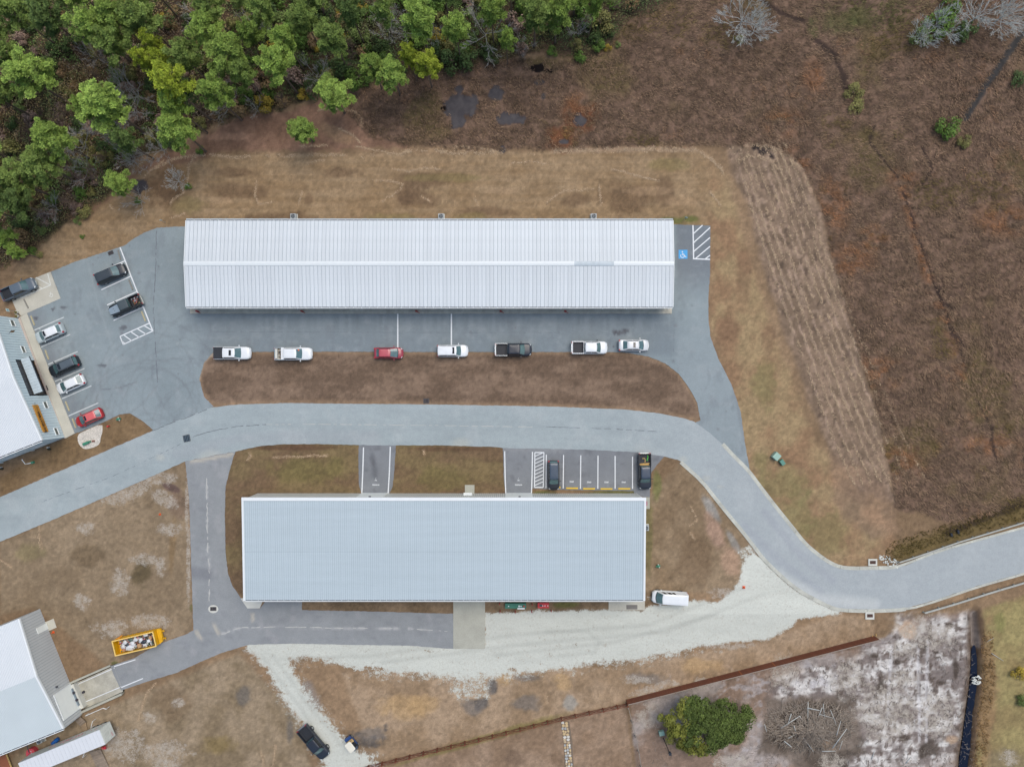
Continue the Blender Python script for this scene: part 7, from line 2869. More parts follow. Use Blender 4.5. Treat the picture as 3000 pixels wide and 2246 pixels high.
    lc = np.where(lc <= 0.04045, lc / 12.92, ((lc + 0.055) / 1.055) ** 2.4) * GAIN
    m = mat("marsh_blades", None, .85, attr="col", var=0, spec=.2)
    tag(obj("marsh_grass", np_mesh("marsh_grass", V, F, m, np.repeat(lc, 4, axis=0))),
        "tall dry reddish brown marsh grass in leaning tufts", "grass", kind="stuff")
    # straw lying in rows on the tilled strip and along the erosion lines
    rows = []
    spine = smooth_poly([(2150, 430), (2195, 560), (2250, 740), (2320, 940), (2390, 1130), (2450, 1290), (2510, 1420)], 2, False)
    for k2 in range(9):
        off = k2 * 23 - 6
        rows.append(([(x + off * (0.8 + 0.28 * (y - 430) / 900), y - off * 0.12) for x, y in spine], 2.4, .36, 1900, 200 + k2))
    rows.append(([(2185, 425), (2250, 428), (2310, 455), (2350, 500), (2376, 560)], 3.5, .2, 700, 300))
    rows.append(([(2160, 470), (2200, 455), (2260, 470), (2300, 520), (2320, 600)], 3, .35, 600, 301))
    for i2, (l, w2, bk) in enumerate(CRACKS):
        ln = sum(math.hypot(q2[0] - p2[0], q2[1] - p2[1]) for p2, q2 in zip(l, l[1:]))
        rows.append((l, w2 * .32, bk, int(ln * w2 * .34), 320 + i2))
    PX, PY, AN = [], [], []
    for l, w2, bk, cnt, sd_ in rows:
        l = np.array(l, dtype=np.float32)
        seg = np.hypot(*(l[1:] - l[:-1]).T)
        cum = np.concatenate([[0], np.cumsum(seg)])
        tt = rng.uniform(0, cum[-1], cnt)
        x = np.interp(tt, cum, l[:, 0]) + rng.normal(0, w2, cnt)
        y = np.interp(tt, cum, l[:, 1]) + rng.normal(0, w2, cnt)
        wbx = (fbm(x, y, 26, seed=1) - .5) * 9
        x2, y2 = x + wbx, y + (fbm(x, y, 22, seed=2) - .5) * 9
        ok = (fbm(x2, y2, 34, seed=sd_ % 7) > bk) & (rng.rand(cnt) < .25 + fbm(x2, y2, 60, seed=3))
        PX.append(x2[ok]); PY.append(y2[ok])
    X, Y = np.concatenate(PX).astype(np.float32), np.concatenate(PY).astype(np.float32)
    n = len(X)
    ang = rng.uniform(0, 6.28, n)
    px, py = (X - 1500) * S, (1123 - Y) * S
    L_ = rng.uniform(.10, .34, n)
    dx, dy = np.cos(ang), np.sin(ang)
    w = rng.uniform(.02, .05, n)
    V = np.stack([np.stack([px - dy * w, py + dx * w, np.full_like(px, .035)], -1), np.stack([px + dy * w, py - dx * w, np.full_like(px, .035)], -1),
                  np.stack([px + dx * L_, py + dy * L_, rng.uniform(.03, .07, n)], -1)], 1).reshape(-1, 3)
    F = np.arange(n * 3).reshape(-1, 3)
    col = np.array([[192, 168, 142]]) * rng.uniform(.75, 1.12, n)[:, None]
    lc = np.clip(col, 0, 255) / 255.0
    lc = ((lc + 0.055) / 1.055) ** 2.4 * GAIN
    tag(obj("straw", np_mesh("straw", V, F, m, np.repeat(lc, 3, axis=0))), "pale straw lying in furrow rows and along dried run-off lines", "straw", kind="stuff")
    # rough grass tufts on the ditch banks and verges
    N = 26000
    X = rng.uniform(2440, 3100, N).astype(np.float32)
    Y = rng.uniform(1380, 2320, N).astype(np.float32)
    dd = dline([(2640, 1625), (2760, 1585), (3000, 1505), (3100, 1470)], X, Y)
    d2 = np.abs(sdf(DITCH, X, Y))
    k = ((dd < 46) & (sdf(ROAD, X, Y) < -26)) | ((d2 < 46) & (d2 > 9) & (sdf(DITCH, X, Y) < 0) & (X > 2850) & (Y > 1840))
    k &= rng.rand(N) < .8
    X, Y = X[k], Y[k]
    n = len(X)
    B_ = 4
    ang = rng.uniform(0, 6.28, n * B_)
    px, py = np.repeat((X - 1500) * S, B_), np.repeat((1123 - Y) * S, B_)
    L_ = rng.uniform(.15, .45, n * B_)
    dx, dy = np.cos(ang), np.sin(ang)
    w = rng.uniform(.02, .035, n * B_)
    hz = rng.uniform(.1, .45, n * B_)
    V = np.stack([np.stack([px - dy * w, py + dx * w, np.zeros_like(px)], -1), np.stack([px + dy * w, py - dx * w, np.zeros_like(px)], -1),
                  np.stack([px + dx * L_, py + dy * L_, hz], -1)], 1).reshape(-1, 3)
    F = np.arange(n * B_ * 3).reshape(-1, 3)
    t = fbm(X, Y, 60, seed=101)[:, None]
    top = (Y < 1700)[:, None]
    col = np.where(top, np.array([[104, 94, 48]]) * (1 - t) + np.array([[120, 98, 66]]) * t,
                   np.array([[136, 108, 74]]) * (1 - t) + np.array([[168, 136, 92]]) * t)
    col = np.repeat(col, B_, axis=0) * rng.uniform(.6, 1.2, n * B_)[:, None]
    lc = np.clip(col, 0, 255) / 255.0
    lc = np.where(lc <= 0.04045, lc / 12.92, ((lc + 0.055) / 1.055) ** 2.4) * GAIN
    tag(obj("bank_grass", np_mesh("bank_grass", V, F, m, np.repeat(lc, 3, axis=0))),
        "rough yellow-brown grass on the ditch banks", "grass", kind="stuff")

# ---------------------------------------------------------------- site furniture
def ac_unit(px, py, rz, label, B):
    g = P(px, py, .9)
    t = thing("condenser_unit", label, "air conditioner", (g.x, g.y, 0), rz, "outdoor condenser units")
    body = mat("condenser_metal", rgb(172, 180, 188), .5, var=.06)
    MB().box((0, 0, .06), (1.05, 1.0, .12)).build("pad", B["cwhite"], t)
    q = MB()
    q.box((0, 0, .5), (.84, .8, .76))
    for k in range(9):
        for s in (-1, 1):
            q.box((0, s * .405, .2 + k * .075), (.8, .012, .03))
            q.box((s * .425, 0, .2 + k * .075), (.012, .76, .03))
    q.build("casing", body, t)
    MB().cyl((0, 0, .88), (0, 0, .885), .33, n=20).build("fan_well", mat("fan_well", rgb(48, 56, 66), .6), t)
    q = MB()
    n = 24
    for r in (.35, .26, .17):
        for k in range(n):
            a, b = 2 * math.pi * k / n, 2 * math.pi * (k + 1) / n
            q.cyl((r * math.cos(a), r * math.sin(a), .905), (r * math.cos(b), r * math.sin(b), .905), .02 if r > .3 else .008, n=4, caps=False)
    q.build("grille", body, t)
    q = MB()
    q.cyl((0, 0, .89), (0, 0, .92), .09, n=10)
    for k in range(3):
        a = k * 2.1
        q.add([(.06 * math.cos(a), .06 * math.sin(a), .892), (.3 * math.cos(a - .25), .3 * math.sin(a - .25), .888),
               (.3 * math.cos(a + .25), .3 * math.sin(a + .25), .9)], [(0, 1, 2)])
    q.build("fan", mat("fan_grey", rgb(120, 128, 136), .5), t)
    return t


def sign_post(base, h, w, hh, face_ang, label, B, blue=False):
    g = P(*base)
    t = thing("road_sign", label, "sign", g, face_ang)
    MB().cyl((0, 0, 0), (0, 0, h), .03, n=6).build("post", mat("galvanised_post", rgb(150, 160, 166), .5), t)
    MB().box((0, -.04, h - hh / 2), (w, .02, hh)).build("plate", mat("sign_face", rgb(190, 214, 218), .5, var=.05), t)
    if blue:
        MB().box((0, -.055, h - hh / 2), (w * .4, .01, hh * .4)).build("symbol", mat("sign_blue", rgb(90, 160, 190), .5), t)
    return t


def hydrant(px, py, label, B, green=True, name="utility_riser"):
    g = P(px, py)
    t = thing(name, label, "utility box", g, .3)
    gm = mat("utility_green", rgb(60, 132, 108), .5, var=.1)
    q = MB()
    q.cyl((0, 0, 0), (0, 0, .5), .2, n=12).cyl((0, 0, .5), (0, 0, .6), .2, .1, n=12)
    q.cyl((-.35, 0, .3), (.35, 0, .3), .12, n=10)
    q.build("casing", gm, t)
    for x, y in ((.1, .3), (.15, -.3)):
        MB().cyl((x * .3, y * .3, .34), (x, y, .34), .1, n=10).build("cap", B["cwhite"], t)
    return t


def box_thing(name, label, cat, px, py, size, rz, m, z=0, lid=None, group=None):
    g = P(px, py)
    t = thing(name, label, cat, (g.x, g.y, z), rz, group)
    sx, sy, sz = size
    MB().box((0, 0, sz * .45), (sx * .96, sy * .96, sz * .9)).build("body", m, t)
    q = MB()
    q.v = [(-sx / 2, -sy / 2, sz * .9), (sx / 2, -sy / 2, sz * .9), (sx / 2, sy / 2, sz * .9), (-sx / 2, sy / 2, sz * .9),
           (-sx * .46, -sy * .46, sz), (sx * .46, -sy * .46, sz), (sx * .46, sy * .46, sz), (-sx * .46, sy * .46, sz)]
    q.f = [(0, 1, 5, 4), (1, 2, 6, 5), (2, 3, 7, 6), (3, 0, 4, 7), (4, 5, 6, 7), (3, 2, 1, 0)]
    q.build("lid", lid or m, t)
    return t


def rail_line(name, label, cat, pts, h, m, spacing, mp=None, rails=2, w=.14):
    r = thing(name, label, cat, P(*pts[0]))
    o = r.location
    rs = resample(pts, spacing)
    for a, b in zip(rs, rs[1:]):
        pa, pb = P(*a) - o, P(*b) - o
        for k in range(rails):
            z = h * (1 - k * .45)
            d = (pb - pa)
            nrm = Vector((-d.y, d.x, 0)).normalized() * w / 2
            e = d.normalized() * .02
            q = MB()
            vs = [(p.x + s * nrm.x, p.y + s * nrm.y, zz) for zz in (z - .05, z + .05) for p, s in ((pa + e, -1), (pb - e, -1), (pb - e, 1), (pa + e, 1))]
            q.add(vs, [(0, 3, 2, 1), (4, 5, 6, 7), (0, 1, 5, 4), (2, 3, 7, 6), (1, 2, 6, 5), (3, 0, 4, 7)])
            q.build("rail", m, r)
    for a in rs:
        p = P(*a) - o
        MB().box((p.x, p.y, h / 2), (.16, .16, h + .12)).build("post", mp or m, r)
    return r


def fences(B):
    brown = mat("stained_brown_wood", rgb(116, 66, 46), .8, var=.18, scale=2, objvar=.12)
    orange = mat("stained_orange_wood", rgb(160, 92, 50), .8, var=.15, scale=2)
    # plank fence, 1.8 m; the plan line is its foot
    def foot(x, y):
        return (x, y)
    top_a, top_b = (1840, 2064), (2578, 1874)
    k = 1 - 1.8 / H
    A = ((top_a[0] - 1500) * k + 1500, (top_a[1] - 1123) * k + 1123)
    Bp = ((top_b[0] - 1500) * k + 1500, (top_b[1] - 1123) * k + 1123)
    a, b = P(*A), P(*Bp)
    t = thing("plank_fence", "tall brown plank fence running up to the raw sandy plot", "fence", a, math.atan2((b - a).y, (b - a).x))
    L = (b - a).length
    n = 270
    me = [MB().box((0, 0, .92 + d), (L / n * .93, .022, 1.8)).mesh("plank", brown) for d in (0, .012, -.01)]
    meo = MB().box((0, 0, .92), (L / n * .93, .026, 1.8)).mesh("plank", orange)
    for i in range(n):
        obj("plank", meo if i in (122, 158) else me[(i * 7) % 3], t, ((i + .5) * L / n, .03 + .006 * (i % 2), 0))
    for z in (.4, 1.1, 1.66):
        MB().box((L / 2, -.02, z), (L, .04, .09)).build("rail", brown, t)
    np_ = int(L / 2.4)
    for i in range(np_ + 1):
        MB().box((i * L / np_, -.09, .9), (.1, .1, 1.84)).build("post", brown, t)
    MB().box((L / 2, .03, 1.835), (L, .1, .025)).build("cap_rail", mat("grey_cap_rail", rgb(150, 140, 132), .8), t)
    # post-and-rail fence with crossed rails
    pts = [(1060, 2250), (1213, 2207), (1520, 2118), (1836, 2060)]
    pts = [(1000, 2262), (1200, 2211), (1424, 2156), (1640, 2101), (1836, 2059)]
    rs = resample(pts, 41.5)
    r = thing("rail_fence", "rusty brown post-and-rail fence with crossed rails along the yard", "fence", P(*rs[0]))
    o = r.location
    for i, q_ in enumerate(rs):
        p = P(*q_) - o
        nx = rs[min(i + 1, len(rs) - 1)]
        d = P(*nx) - P(*q_) if i < len(rs) - 1 else P(*q_) - P(*rs[i - 1])
        MB().box((p.x, p.y, .6), (.2, .26, 1.2), rz=math.atan2(d.y, d.x)).build("post", brown, r)
    for u, v in zip(rs, rs[1:]):
        pa, pb = P(*u) - o, P(*v) - o
        for z0, z1 in ((1.12, 1.12), (.15, 1.05), (1.05, .15), (.12, .12)):
            off = .03 * (z0 - z1)
            q = MB().cyl((pa.x + off, pa.y + off, z0), (pb.x + off, pb.y + off, z1), .045, n=4)
            q.build("rail", brown, r)
    # thin wire fence
    pw = [(1838, 2064), (1856, 2130), (1868, 2190), (1880, 2262), (1890, 2330)]
    rail_line("wire_fence", "thin grey rail fence running down from the corner of the plank fence", "fence", pw, 1.2,
              mat("grey_rail", rgb(140, 132, 126), .7), 45, rails=2, w=.06)
    # timber guard rails along the eastern road
    gw = mat("weathered_rail", rgb(170, 172, 170), .8, var=.15, scale=1.5)
    rail_line("guard_rail", "weathered grey guard rail along the north side of the eastern road", "guard rail",
              [(2630, 1644), (2700, 1621), (2800, 1586), (2900, 1556), (3005, 1524), (3120, 1486)], .62, gw, 46, rails=1, w=.22)
    rail_line("guard_rail", "weathered grey guard rail along the south side of the eastern road", "guard rail",
              [(2704, 1791), (2800, 1763), (2900, 1731), (3005, 1700), (3120, 1664)], .62, gw, 46, rails=1, w=.26)


def stone_path(B):
    rr = random.Random(12)
    r = bpy.data.objects.new("stone_path", None)
    r.location = P(1660, 2180)
    link(r)
    r["kind"] = "structure"
    cols = [mat("flagstone_%s" % n, rgb(*c), .85, var=.15, scale=3) for n, c in (("white", (206, 204, 200)), ("grey", (170, 174, 178)), ("tan", (200, 176, 138)), ("buff", (186, 166, 140)))]
    o = r.location
    cl = [(1653, 2108), (1658, 2140), (1662, 2180), (1666, 2215), (1668, 2250), (1670, 2290)]
    y = 2112
    while y < 2290:
        # centre line
        for (x0, y0), (x1, y1) in zip(cl, cl[1:]):
            if y0 <= y <= y1:
                cx = x0 + (x1 - x0) * (y - y0) / (y1 - y0)
        w = 21
        n = rr.choice((2, 2, 3))
        xs = [cx - w / 2 + w * k / n for k in range(n + 1)]
        hgt = rr.uniform(7, 9.5)
        for k in range(n):
            c = ((xs[k] + xs[k + 1]) / 2 + rr.uniform(-1, 1), y + hgt / 2 + rr.uniform(-1.5, 1.5))
            m = rr.randint(5, 7)
            pts = []
            for j in range(m):
                a = 2 * math.pi * j / m + rr.uniform(-.2, .2)
                pts.append((c[0] + math.cos(a) * w / n * .5 * rr.uniform(.82, 1.02), c[1] - math.sin(a) * hgt * .55 * rr.uniform(.8, 1)))
            v = [P(*p) - o for p in pts]
            MB().prism([(p.x, p.y) for p in v], -.04, .05 + rr.uniform(0, .03)).build("flagstone", rr.choice(cols), r)
        y += hgt
    MB().prism([(P(*p) - o)[:2] for p in [(1643, 2112), (1652, 2180), (1656, 2290), (1682, 2290), (1678, 2180), (1668, 2112)]][::-1], -.05, .012).build(
        "mortar_bed", mat("path_bed", rgb(120, 106, 94), .95), r)


def brush_pile(dead, deadw, twig):
    t = thing("brush_pile", "big pile of cut grey branches and logs right of the broad green tree", "brush pile", P(2370, 2125))
    rr = random.Random(6)
    o = t.location
    q = MB()
    for k in range(2200):
        a = rr.uniform(0, 6.283)
        d = rr.random() ** .7
        x, y = math.cos(a) * d * 6.6, math.sin(a) * d * 3.8
        z = .15 + 1.3 * (1 - d) + rr.uniform(0, .35)
        l = rr.uniform(.3, 1.4)
        b = a + rr.gauss(0, .9)
        q.cyl((x, y, z), (x + math.cos(b) * l, y + math.sin(b) * l, max(.05, z + rr.uniform(-.4, .3))), rr.uniform(.02, .05), .015, 3, False)
    u = q.build("twigs", mat("brush_twigs", rgb(158, 146, 136), .9, var=.3, scale=2), t)
    u["kind"] = "stuff"
    logs = [((2358, 2045), (2360, 2130)), ((2356, 2063), (2392, 2070)), ((2400, 2062), (2385, 2100)), ((2282, 2125), (2334, 2085)),
            ((2334, 2085), (2344, 2104)), ((2316, 2112), (2322, 2130)), ((2370, 2100), (2402, 2120)), ((2440, 2140), (2452, 2098)),
            ((2430, 2180), (2468, 2120)), ((2402, 2050), (2410, 2110)), ((2300, 2150), (2330, 2140)), ((2232, 2110), (2240, 2134)),
            ((2460, 2160), (2450, 2185)), ((2425, 2070), (2440, 2110)), ((2380, 2150), (2420, 2160)), ((2290, 2160), (2310, 2175)),
            ((2345, 2150), (2375, 2190)), ((2400, 2190), (2440, 2190)), ((2310, 2080), (2300, 2120)), ((2390, 2080), (2430, 2092))]
    for (a, b) in logs:
        pa, pb = P(*a) - o, P(*b) - o
        r = rr.uniform(.04, .08)
        MB().cyl((pa.x, pa.y, rr.uniform(.7, 1.5)), (pb.x, pb.y, rr.uniform(.7, 1.5)), r, r * .6, 7).build("log", deadw, t, True)
    # scattered branches on the raw plot
    q = MB()
    rng = random.Random(15)
    for k in range(3200):
        x, y = rng.uniform(1900, 2850), rng.uniform(1850, 2250)
        if y < 2070 - (x - 1840) * .255 + 14 or (x < 2240 and rng.random() < .75):
            continue
        if 2250 < x < 2480 and 2040 < y < 2200:
            continue
        p = P(x, y) - o
        l = rng.uniform(.15, .8)
        b = rng.uniform(0, 6.28)
        q.cyl((p.x, p.y, .02), (p.x + math.cos(b) * l, p.y + math.sin(b) * l, rng.uniform(.02, .16)), rng.uniform(.015, .045), .012, 3, False)
    s = q.build("scattered_sticks", mat("stick_grey", rgb(132, 122, 116), .9, var=.6, scale=.7))
    s.location = o
    tag(s, "small sticks scattered over the raw sandy plot", "sticks", kind="stuff")
    for (a, b, r, lab) in (((2904, 1912), (2938, 1934), .05, "pale thin branch lying on the lawn east of the ditch"),
                           ((2890, 1879), (2911, 1866), .04, "short pale branch east of the ditch, near its head"),
                           ((2653, 2234), (2668, 2216), .07, "pale broken log at the southern end of the raw plot"),
                           ((2553, 2222), (2562, 2196), .06, "grey log by the brush at the bottom of the raw plot")):
        pa, pb = P(*a), P(*b)
        o2 = MB().cyl((0, 0, 0.08), (pb.x - pa.x, pb.y - pa.y, .12), r, r * .5, 6).build("fallen_branch", deadw, None, True)
        o2.location = (pa.x, pa.y, 0)
        tag(o2, lab, "branch")


def rocks(B):
    rr = random.Random(18)
    wm = mat("white_stone", rgb(214, 216, 214), .8, var=.1, scale=4)
    for nm, lab, pts, n in (("riprap", "heap of white stones dumped across the dark ditch", [(2860, 1990, 15, 13)], 46),
                            ("riprap", "scatter of white stones at the start of the north guard rail", [(2606, 1644, 30, 15)], 70)):
        cx, cy, rx, ry = pts[0]
        t = thing(nm, lab, "stones", P(cx, cy))
        o = t.location
        for k in range(n):
            a = rr.uniform(0, 6.28)
            d = math.sqrt(rr.random())
            x, y = cx + math.cos(a) * d * rx, cy + math.sin(a) * d * ry + (x_off(cx, rx, a, d))
            p = P(x, y) - o
            s = rr.uniform(.08, .2)
            z = (.3 * (1 - d) if cx > 2800 else 0) + s * .3
            MB().blob((p.x, p.y, z), (s, s * .8, s * .6), 6, 4, .25, rr).build("stone", wm, t)


def x_off(cx, rx, a, d):
    return math.cos(a) * d * rx * .45 if cx < 2800 else 0.0


def water():
    pts = [P(x, y) for x, y in DITCH if y > 1882]
    poly = [(x, y) for x, y in DITCH]
    poly = [(x, max(y, 1890)) for x, y in poly]
    cx = smooth_poly([(2849, 1890), (2864, 1890), (2868, 1985), (2863, 2040), (2852, 2090), (2850, 2130), (2846, 2200),
                      (2838, 2250), (2826, 2310), (2814, 2310), (2812, 2235), (2824, 2160), (2834, 2080), (2848, 1985)], 1)
    cx = [(x + R.uniform(-1.2, 1.2), y) for x, y in smooth_poly(cx, 1)]
    q = MB()
    v = [P(x, y) for x, y in cx]
    q.add([(p.x, p.y, -.3) for p in v], [tuple(range(len(v) - 1, -1, -1))])
    m = mat("ditch_water", (0.004, 0.008, 0.02, 1), .05, var=.1, spec=.3)
    o = q.build("ditch_water", m)
    o["kind"] = "structure"


def yard(B, V):
    am = mat("utility_green", rgb(60, 132, 108), .5, var=.1)
    for px, py, rz, lab in ((858, 633, 0, "leftmost of the three outdoor condenser units behind the long warehouse"),
                            (1292, 633, 0, "middle one of the three outdoor condenser units behind the long warehouse"),
                            (1740, 633, 0, "rightmost of the three outdoor condenser units behind the long warehouse"),
                            (1893.5, 1546.5, 0, "condenser unit standing at the east end of the workshop"),
                            (113, 2171, .45, "condenser unit between the grey storage building and the box trailer")):
        ac_unit(px, py, rz, lab, B)
    sign_post((2003, 645), 1.9, .42, .6, math.radians(160), "small pale sign on a leaning post by the hatched accessible bay", B)
    sign_post((485, 652), 1.7, .3, .4, math.radians(200), "small thin sign post on the grass north-west of the warehouse", B)
    sign_post((46, 912), 2.2, .5, .7, math.radians(110), "pale blue sign plate on a post beside the concrete corner pad", B, True)
    for (x, y, lab) in ((50, 915, "planted tub at the corner of the blue-grey building, upper of two"),
                        (52, 926, "planted tub at the corner of the blue-grey building, lower of two")):
        t = thing("planter", lab, "planter", P(x, y, .2))
        MB().cyl((0, 0, -.2), (0, 0, .3), .2, .27, n=14).build("pot", B["cwhite"], t)
        MB().blob((0, 0, .32), (.23, .23, .2), 9, 6, .2).build("plant", mat("box_plant", rgb(104, 96, 44), .8, var=.3, scale=8), t)
    rr = random.Random(2)
    hydrant(1927, 1656, "green utility riser with two white caps on the lawn east of the workshop", B)
    hydrant(350, 1227, "green utility riser on the triangular lawn beside the parking lot", B)
    t = thing("post_marker", "small red marker on the triangular lawn west of the main road", "marker", P(320, 1248))
    MB().cyl((0, 0, 0), (0, 0, .5), .12, .08, n=8).build("post", mat("marker_red", rgb(196, 50, 50), .6), t)
    MB().blob((0, 0, .5), (.16, .16, .12), 8, 5, .1).build("cap", mat("marker_red", None), t)
    pg = mat("pale_green_steel", rgb(152, 186, 176), .5, var=.06)
    dg = mat("green_steel", rgb(84, 140, 128), .5, var=.06)
    box_thing("transformer_box", "pale green transformer cabinet on the eastern lawn", "utility box", 2270, 1335, (1.05, 1.1, .95), -.72, pg)
    box_thing("junction_box", "smaller darker green cabinet beside the pale transformer on the eastern lawn", "utility box", 2288.5, 1353, (.62, .9, .7), .62, dg)
    box_thing("green_bench_box", "green slatted backflow cover lying on the pebble bed", "utility box", 254, 1298, (.95, .4, .45), .42, am)
    box_thing("green_valve", "small green valve next to the slatted cover on the pebble bed", "utility box", 265, 1293, (.3, .25, .4), .42, am)
    box_thing("clay_box", "small red-brown box at the right end of the pebble bed fittings", "box", 274.5, 1291.5, (.42, .28, .2), .1,
              mat("clay_brown", rgb(128, 82, 74), .8))
    box_thing("door_mat_box", "dark square mat on the sidewalk at the shop entrance", "door mat", 136, 1137.5, (.62, .8, .03), math.radians(23 + 90) - 1.57,
              mat("mat_grey", rgb(70, 68, 74), .9), z=.12)
    box_thing("door_mat", "pink-bordered mat on the entrance pad at the east end of the workshop", "door mat", 1893, 1474, (.35, .7, .03), 0,
              mat("mat_pink", rgb(168, 110, 128), .9), z=.05)
    box_thing("floor_grate", "dark planked mat on the concrete pad south of the workshop", "mat", 1851, 1777, (1.75, .7, .03), 0,
              mat("mat_dark", rgb(124, 120, 118), .9), z=.05)
    box_thing("transformer_pole_box", "pale green cabinet at the left edge of the broad green tree", "utility box", 1937, 2143, (.85, .7, .6), .2, pg)
    # lamp posts
    for base, top, lab, capm, z in (((1943, 2160), (1957, 2203), "black lamp post with a dark lantern in front of the broad green tree", B["dark"], 5.2),
                                    ):
        a = P(*base)
        h = H * (1 - (base[1] - 1123) / (top[1] - 1123))
        t = thing("lamp_post", lab, "lamp post", a)
        MB().cyl((0, 0, 0), (0, 0, h), .07, .05, n=8).build("pole", mat("black_pole", rgb(34, 38, 46), .5), t)
        q = MB().box((0, 0, h + .05), (.36, .36, .1)).box((0, 0, h + .3), (.26, .26, .36))
        q.build("lantern", mat("lantern_dark", rgb(40, 46, 56), .4), t)
        MB().box((0, 0, h + .52), (.42, .42, .06)).build("lantern_cap", mat("lantern_dark", None), t)
    t = thing("service_riser", "white standpipe with arm and a green box on the lawn south of the blue-grey building", "utility pipe", P(86, 1357))
    q = MB()
    q.cyl((0, 0, 0), (0, 0, 1.0), .05, n=8).cyl((0, 0, .95), (-.35, .6, 1.1), .05, n=8).cyl((0, 0, .5), (.55, .12, .45), .06, n=8)
    q.blob((-.38, .68, 1.1), (.1, .1, .1), 8, 5, 0)
    q.build("pipe", B["trim"], t)
    MB().box((.7, .18, .25), (.42, .34, .4), rz=.3).build("box", am, t)
    for px, py, lab in ((145, 1310, "white-capped vent standing at the foot of the southern wall with a shrub"),
                        (6, 1368, "white-capped vent standing at the foot of the southern wall by the left edge")):
        t = thing("vent_pipe", lab, "vent", P(px, py))
        MB().cyl((0, 0, 0), (0, 0, .6), .08, n=8).build("pipe", B["trim"], t)
        MB().blob((.1, -.25, .2), (.26, .22, .25), 8, 5, .25).build("weed", mat("dark_weed", rgb(48, 46, 30), .9, var=.3, scale=8), t)
    # cones and small markers
    om = mat("cone_orange", rgb(236, 96, 44), .5)
    for px, py, s, lab in ((2179, 1719.5, 1, "orange traffic cone on the gravel near the road bend"),
                           (156.5, 1851, .8, "orange cone beside the pad of the grey storage building"),
                           (469, 1506, .7, "small orange cone on the field north of the driveway")):
        t = thing("traffic_cone", lab, "traffic cone", P(px, py))
        t.scale = (s, s, s)
        MB().cyl((0, 0, .03), (0, 0, .7), .17, .04, n=12).build("cone", om, t)
        MB().box((0, 0, .02), (.42, .42, .04)).build("foot", om, t)
    # things against the south eaves of the workshop
    gm = mat("tank_green", rgb(56, 120, 102), .5, var=.08)
    g0, g1 = P(1480, 1764), P(1541, 1776.5)
    t = thing("green_tank_skid", "long green equipment skid under the south eaves of the workshop", "equipment", ((g0.x + g1.x) / 2, (g0.y + g1.y) / 2, 0))
    w, h = g1.x - g0.x, g0.y - g1.y
    MB().box((0, 0.05, .5), (w, h + .1, .8)).build("body", gm, t)
    for x, r, m in ((-1.1, .09, B["trim"]), (.55, .14, B["trim"]), (.85, .1, B["trim"]), (1.3, .12, mat("marker_red", None))):
        MB().cyl((x, .06, .9), (x, .06, 1.05), r, n=10).build("valve", m, t)
    MB().box((.85, -h / 2 + .02, .96), (1.15, .2, .1)).build("white_pipe", B["trim"], t)
    g0, g1 = P(1575, 1763), P(1607.5, 1776)
    t = thing("red_tank_skid", "red equipment skid right of the green one under the south eaves", "equipment", ((g0.x + g1.x) / 2, (g0.y + g1.y) / 2, 0))
    w, h = g1.x - g0.x, g0.y - g1.y
    MB().box((0, .05, .45), (w, h + .1, .7)).build("body", mat("equipment_red", rgb(196, 52, 58), .5, var=.12, scale=2), t)
    MB().box((-.4, .1, .84), (.4, .35, .1)).build("motor", B["dark"], t)
    for x in (-.1, .25, .7):
        MB().cyl((x, .05, .8), (x, .05, .92), .08, n=8).build("valve", B["trim"], t)
    rm = mat("bollard_red", rgb(170, 44, 48), .6)
    for px, py, lab in ((1465, 1786, "red bollard left of the green skid, outer one"), (1463.5, 1764, "red bollard left of the green skid, at the eaves"),
                        (1509.5, 1788, "red bollard in front of the green skid"), (1557.5, 1787, "red bollard between the skids, outer one"),
                        (1558.5, 1766, "red bollard between the skids, at the eaves"), (1614, 1785, "red bollard right of the red skid")):
        t = thing("bollard", lab, "bollard", P(px, py), 0, "red bollards around the skids")
        MB().cyl((0, 0, 0), (0, 0, 1.0), .075, n=10).build("post", rm, t)
        MB().cyl((0, 0, 1.0), (0, 0, 1.06), .075, .03, n=10).build("cap", rm, t)
    # small red boxes on the warehouse walkway
    rb = mat("extinguisher_red", rgb(160, 40, 38), .5)
    for px, lab in ((577, "red extinguisher box at the left end of the warehouse walkway"), (884, "second red extinguisher box from the left on the warehouse walkway"),
                    (1220, "third red extinguisher box from the left on the warehouse walkway"), (1467, "fourth red extinguisher box from the left on the warehouse walkway"),
                    (1656, "rightmost red extinguisher box on the warehouse walkway")):
        g = P(px, 911.5, .5)
        t = thing("extinguisher_box", lab, "extinguisher box", (g.x, g.y, .12), -.4)
        MB().box((0, 0, .3), (.34, .22, .6)).build("case", rb, t)
        MB().cyl((.2, 0, .2), (.55, -.08, .25), .05, n=6).build("hose", rb, t)
    for x in (1175,):
        pass
    # south-west yard
    blue = mat("barrel_blue", rgb(22, 92, 176), .35, var=.08)
    g = P(160, 2172, .6)
    t = thing("plastic_barrel", "bright blue plastic barrel beside the white box trailer", "barrel", (g.x, g.y, 0), .75)
    q = MB()
    pr = [(0, .26), (.05, .3), (.3, .31), (.33, .33), (.36, .31), (.62, .31), (.65, .33), (.68, .31), (.95, .29), (1.0, .2)]
    n = 18
    for z, r_ in pr:
        for k in range(n):
            a = 2 * math.pi * k / n
            q.v.append((z * 1.3 - .7, r_ * 1.05 * math.cos(a), .36 + r_ * 1.05 * math.sin(a)))
    for j in range(len(pr) - 1):
        for k in range(n):
            q.f.append((j * n + k, j * n + (k + 1) % n, (j + 1) * n + (k + 1) % n, (j + 1) * n + k))
    q.f.append(tuple(range(n)))
    q.f.append(tuple(range((len(pr) - 1) * n + n - 1, (len(pr) - 1) * n - 1, -1)))
    q.build("shell", blue, t, True, 40)
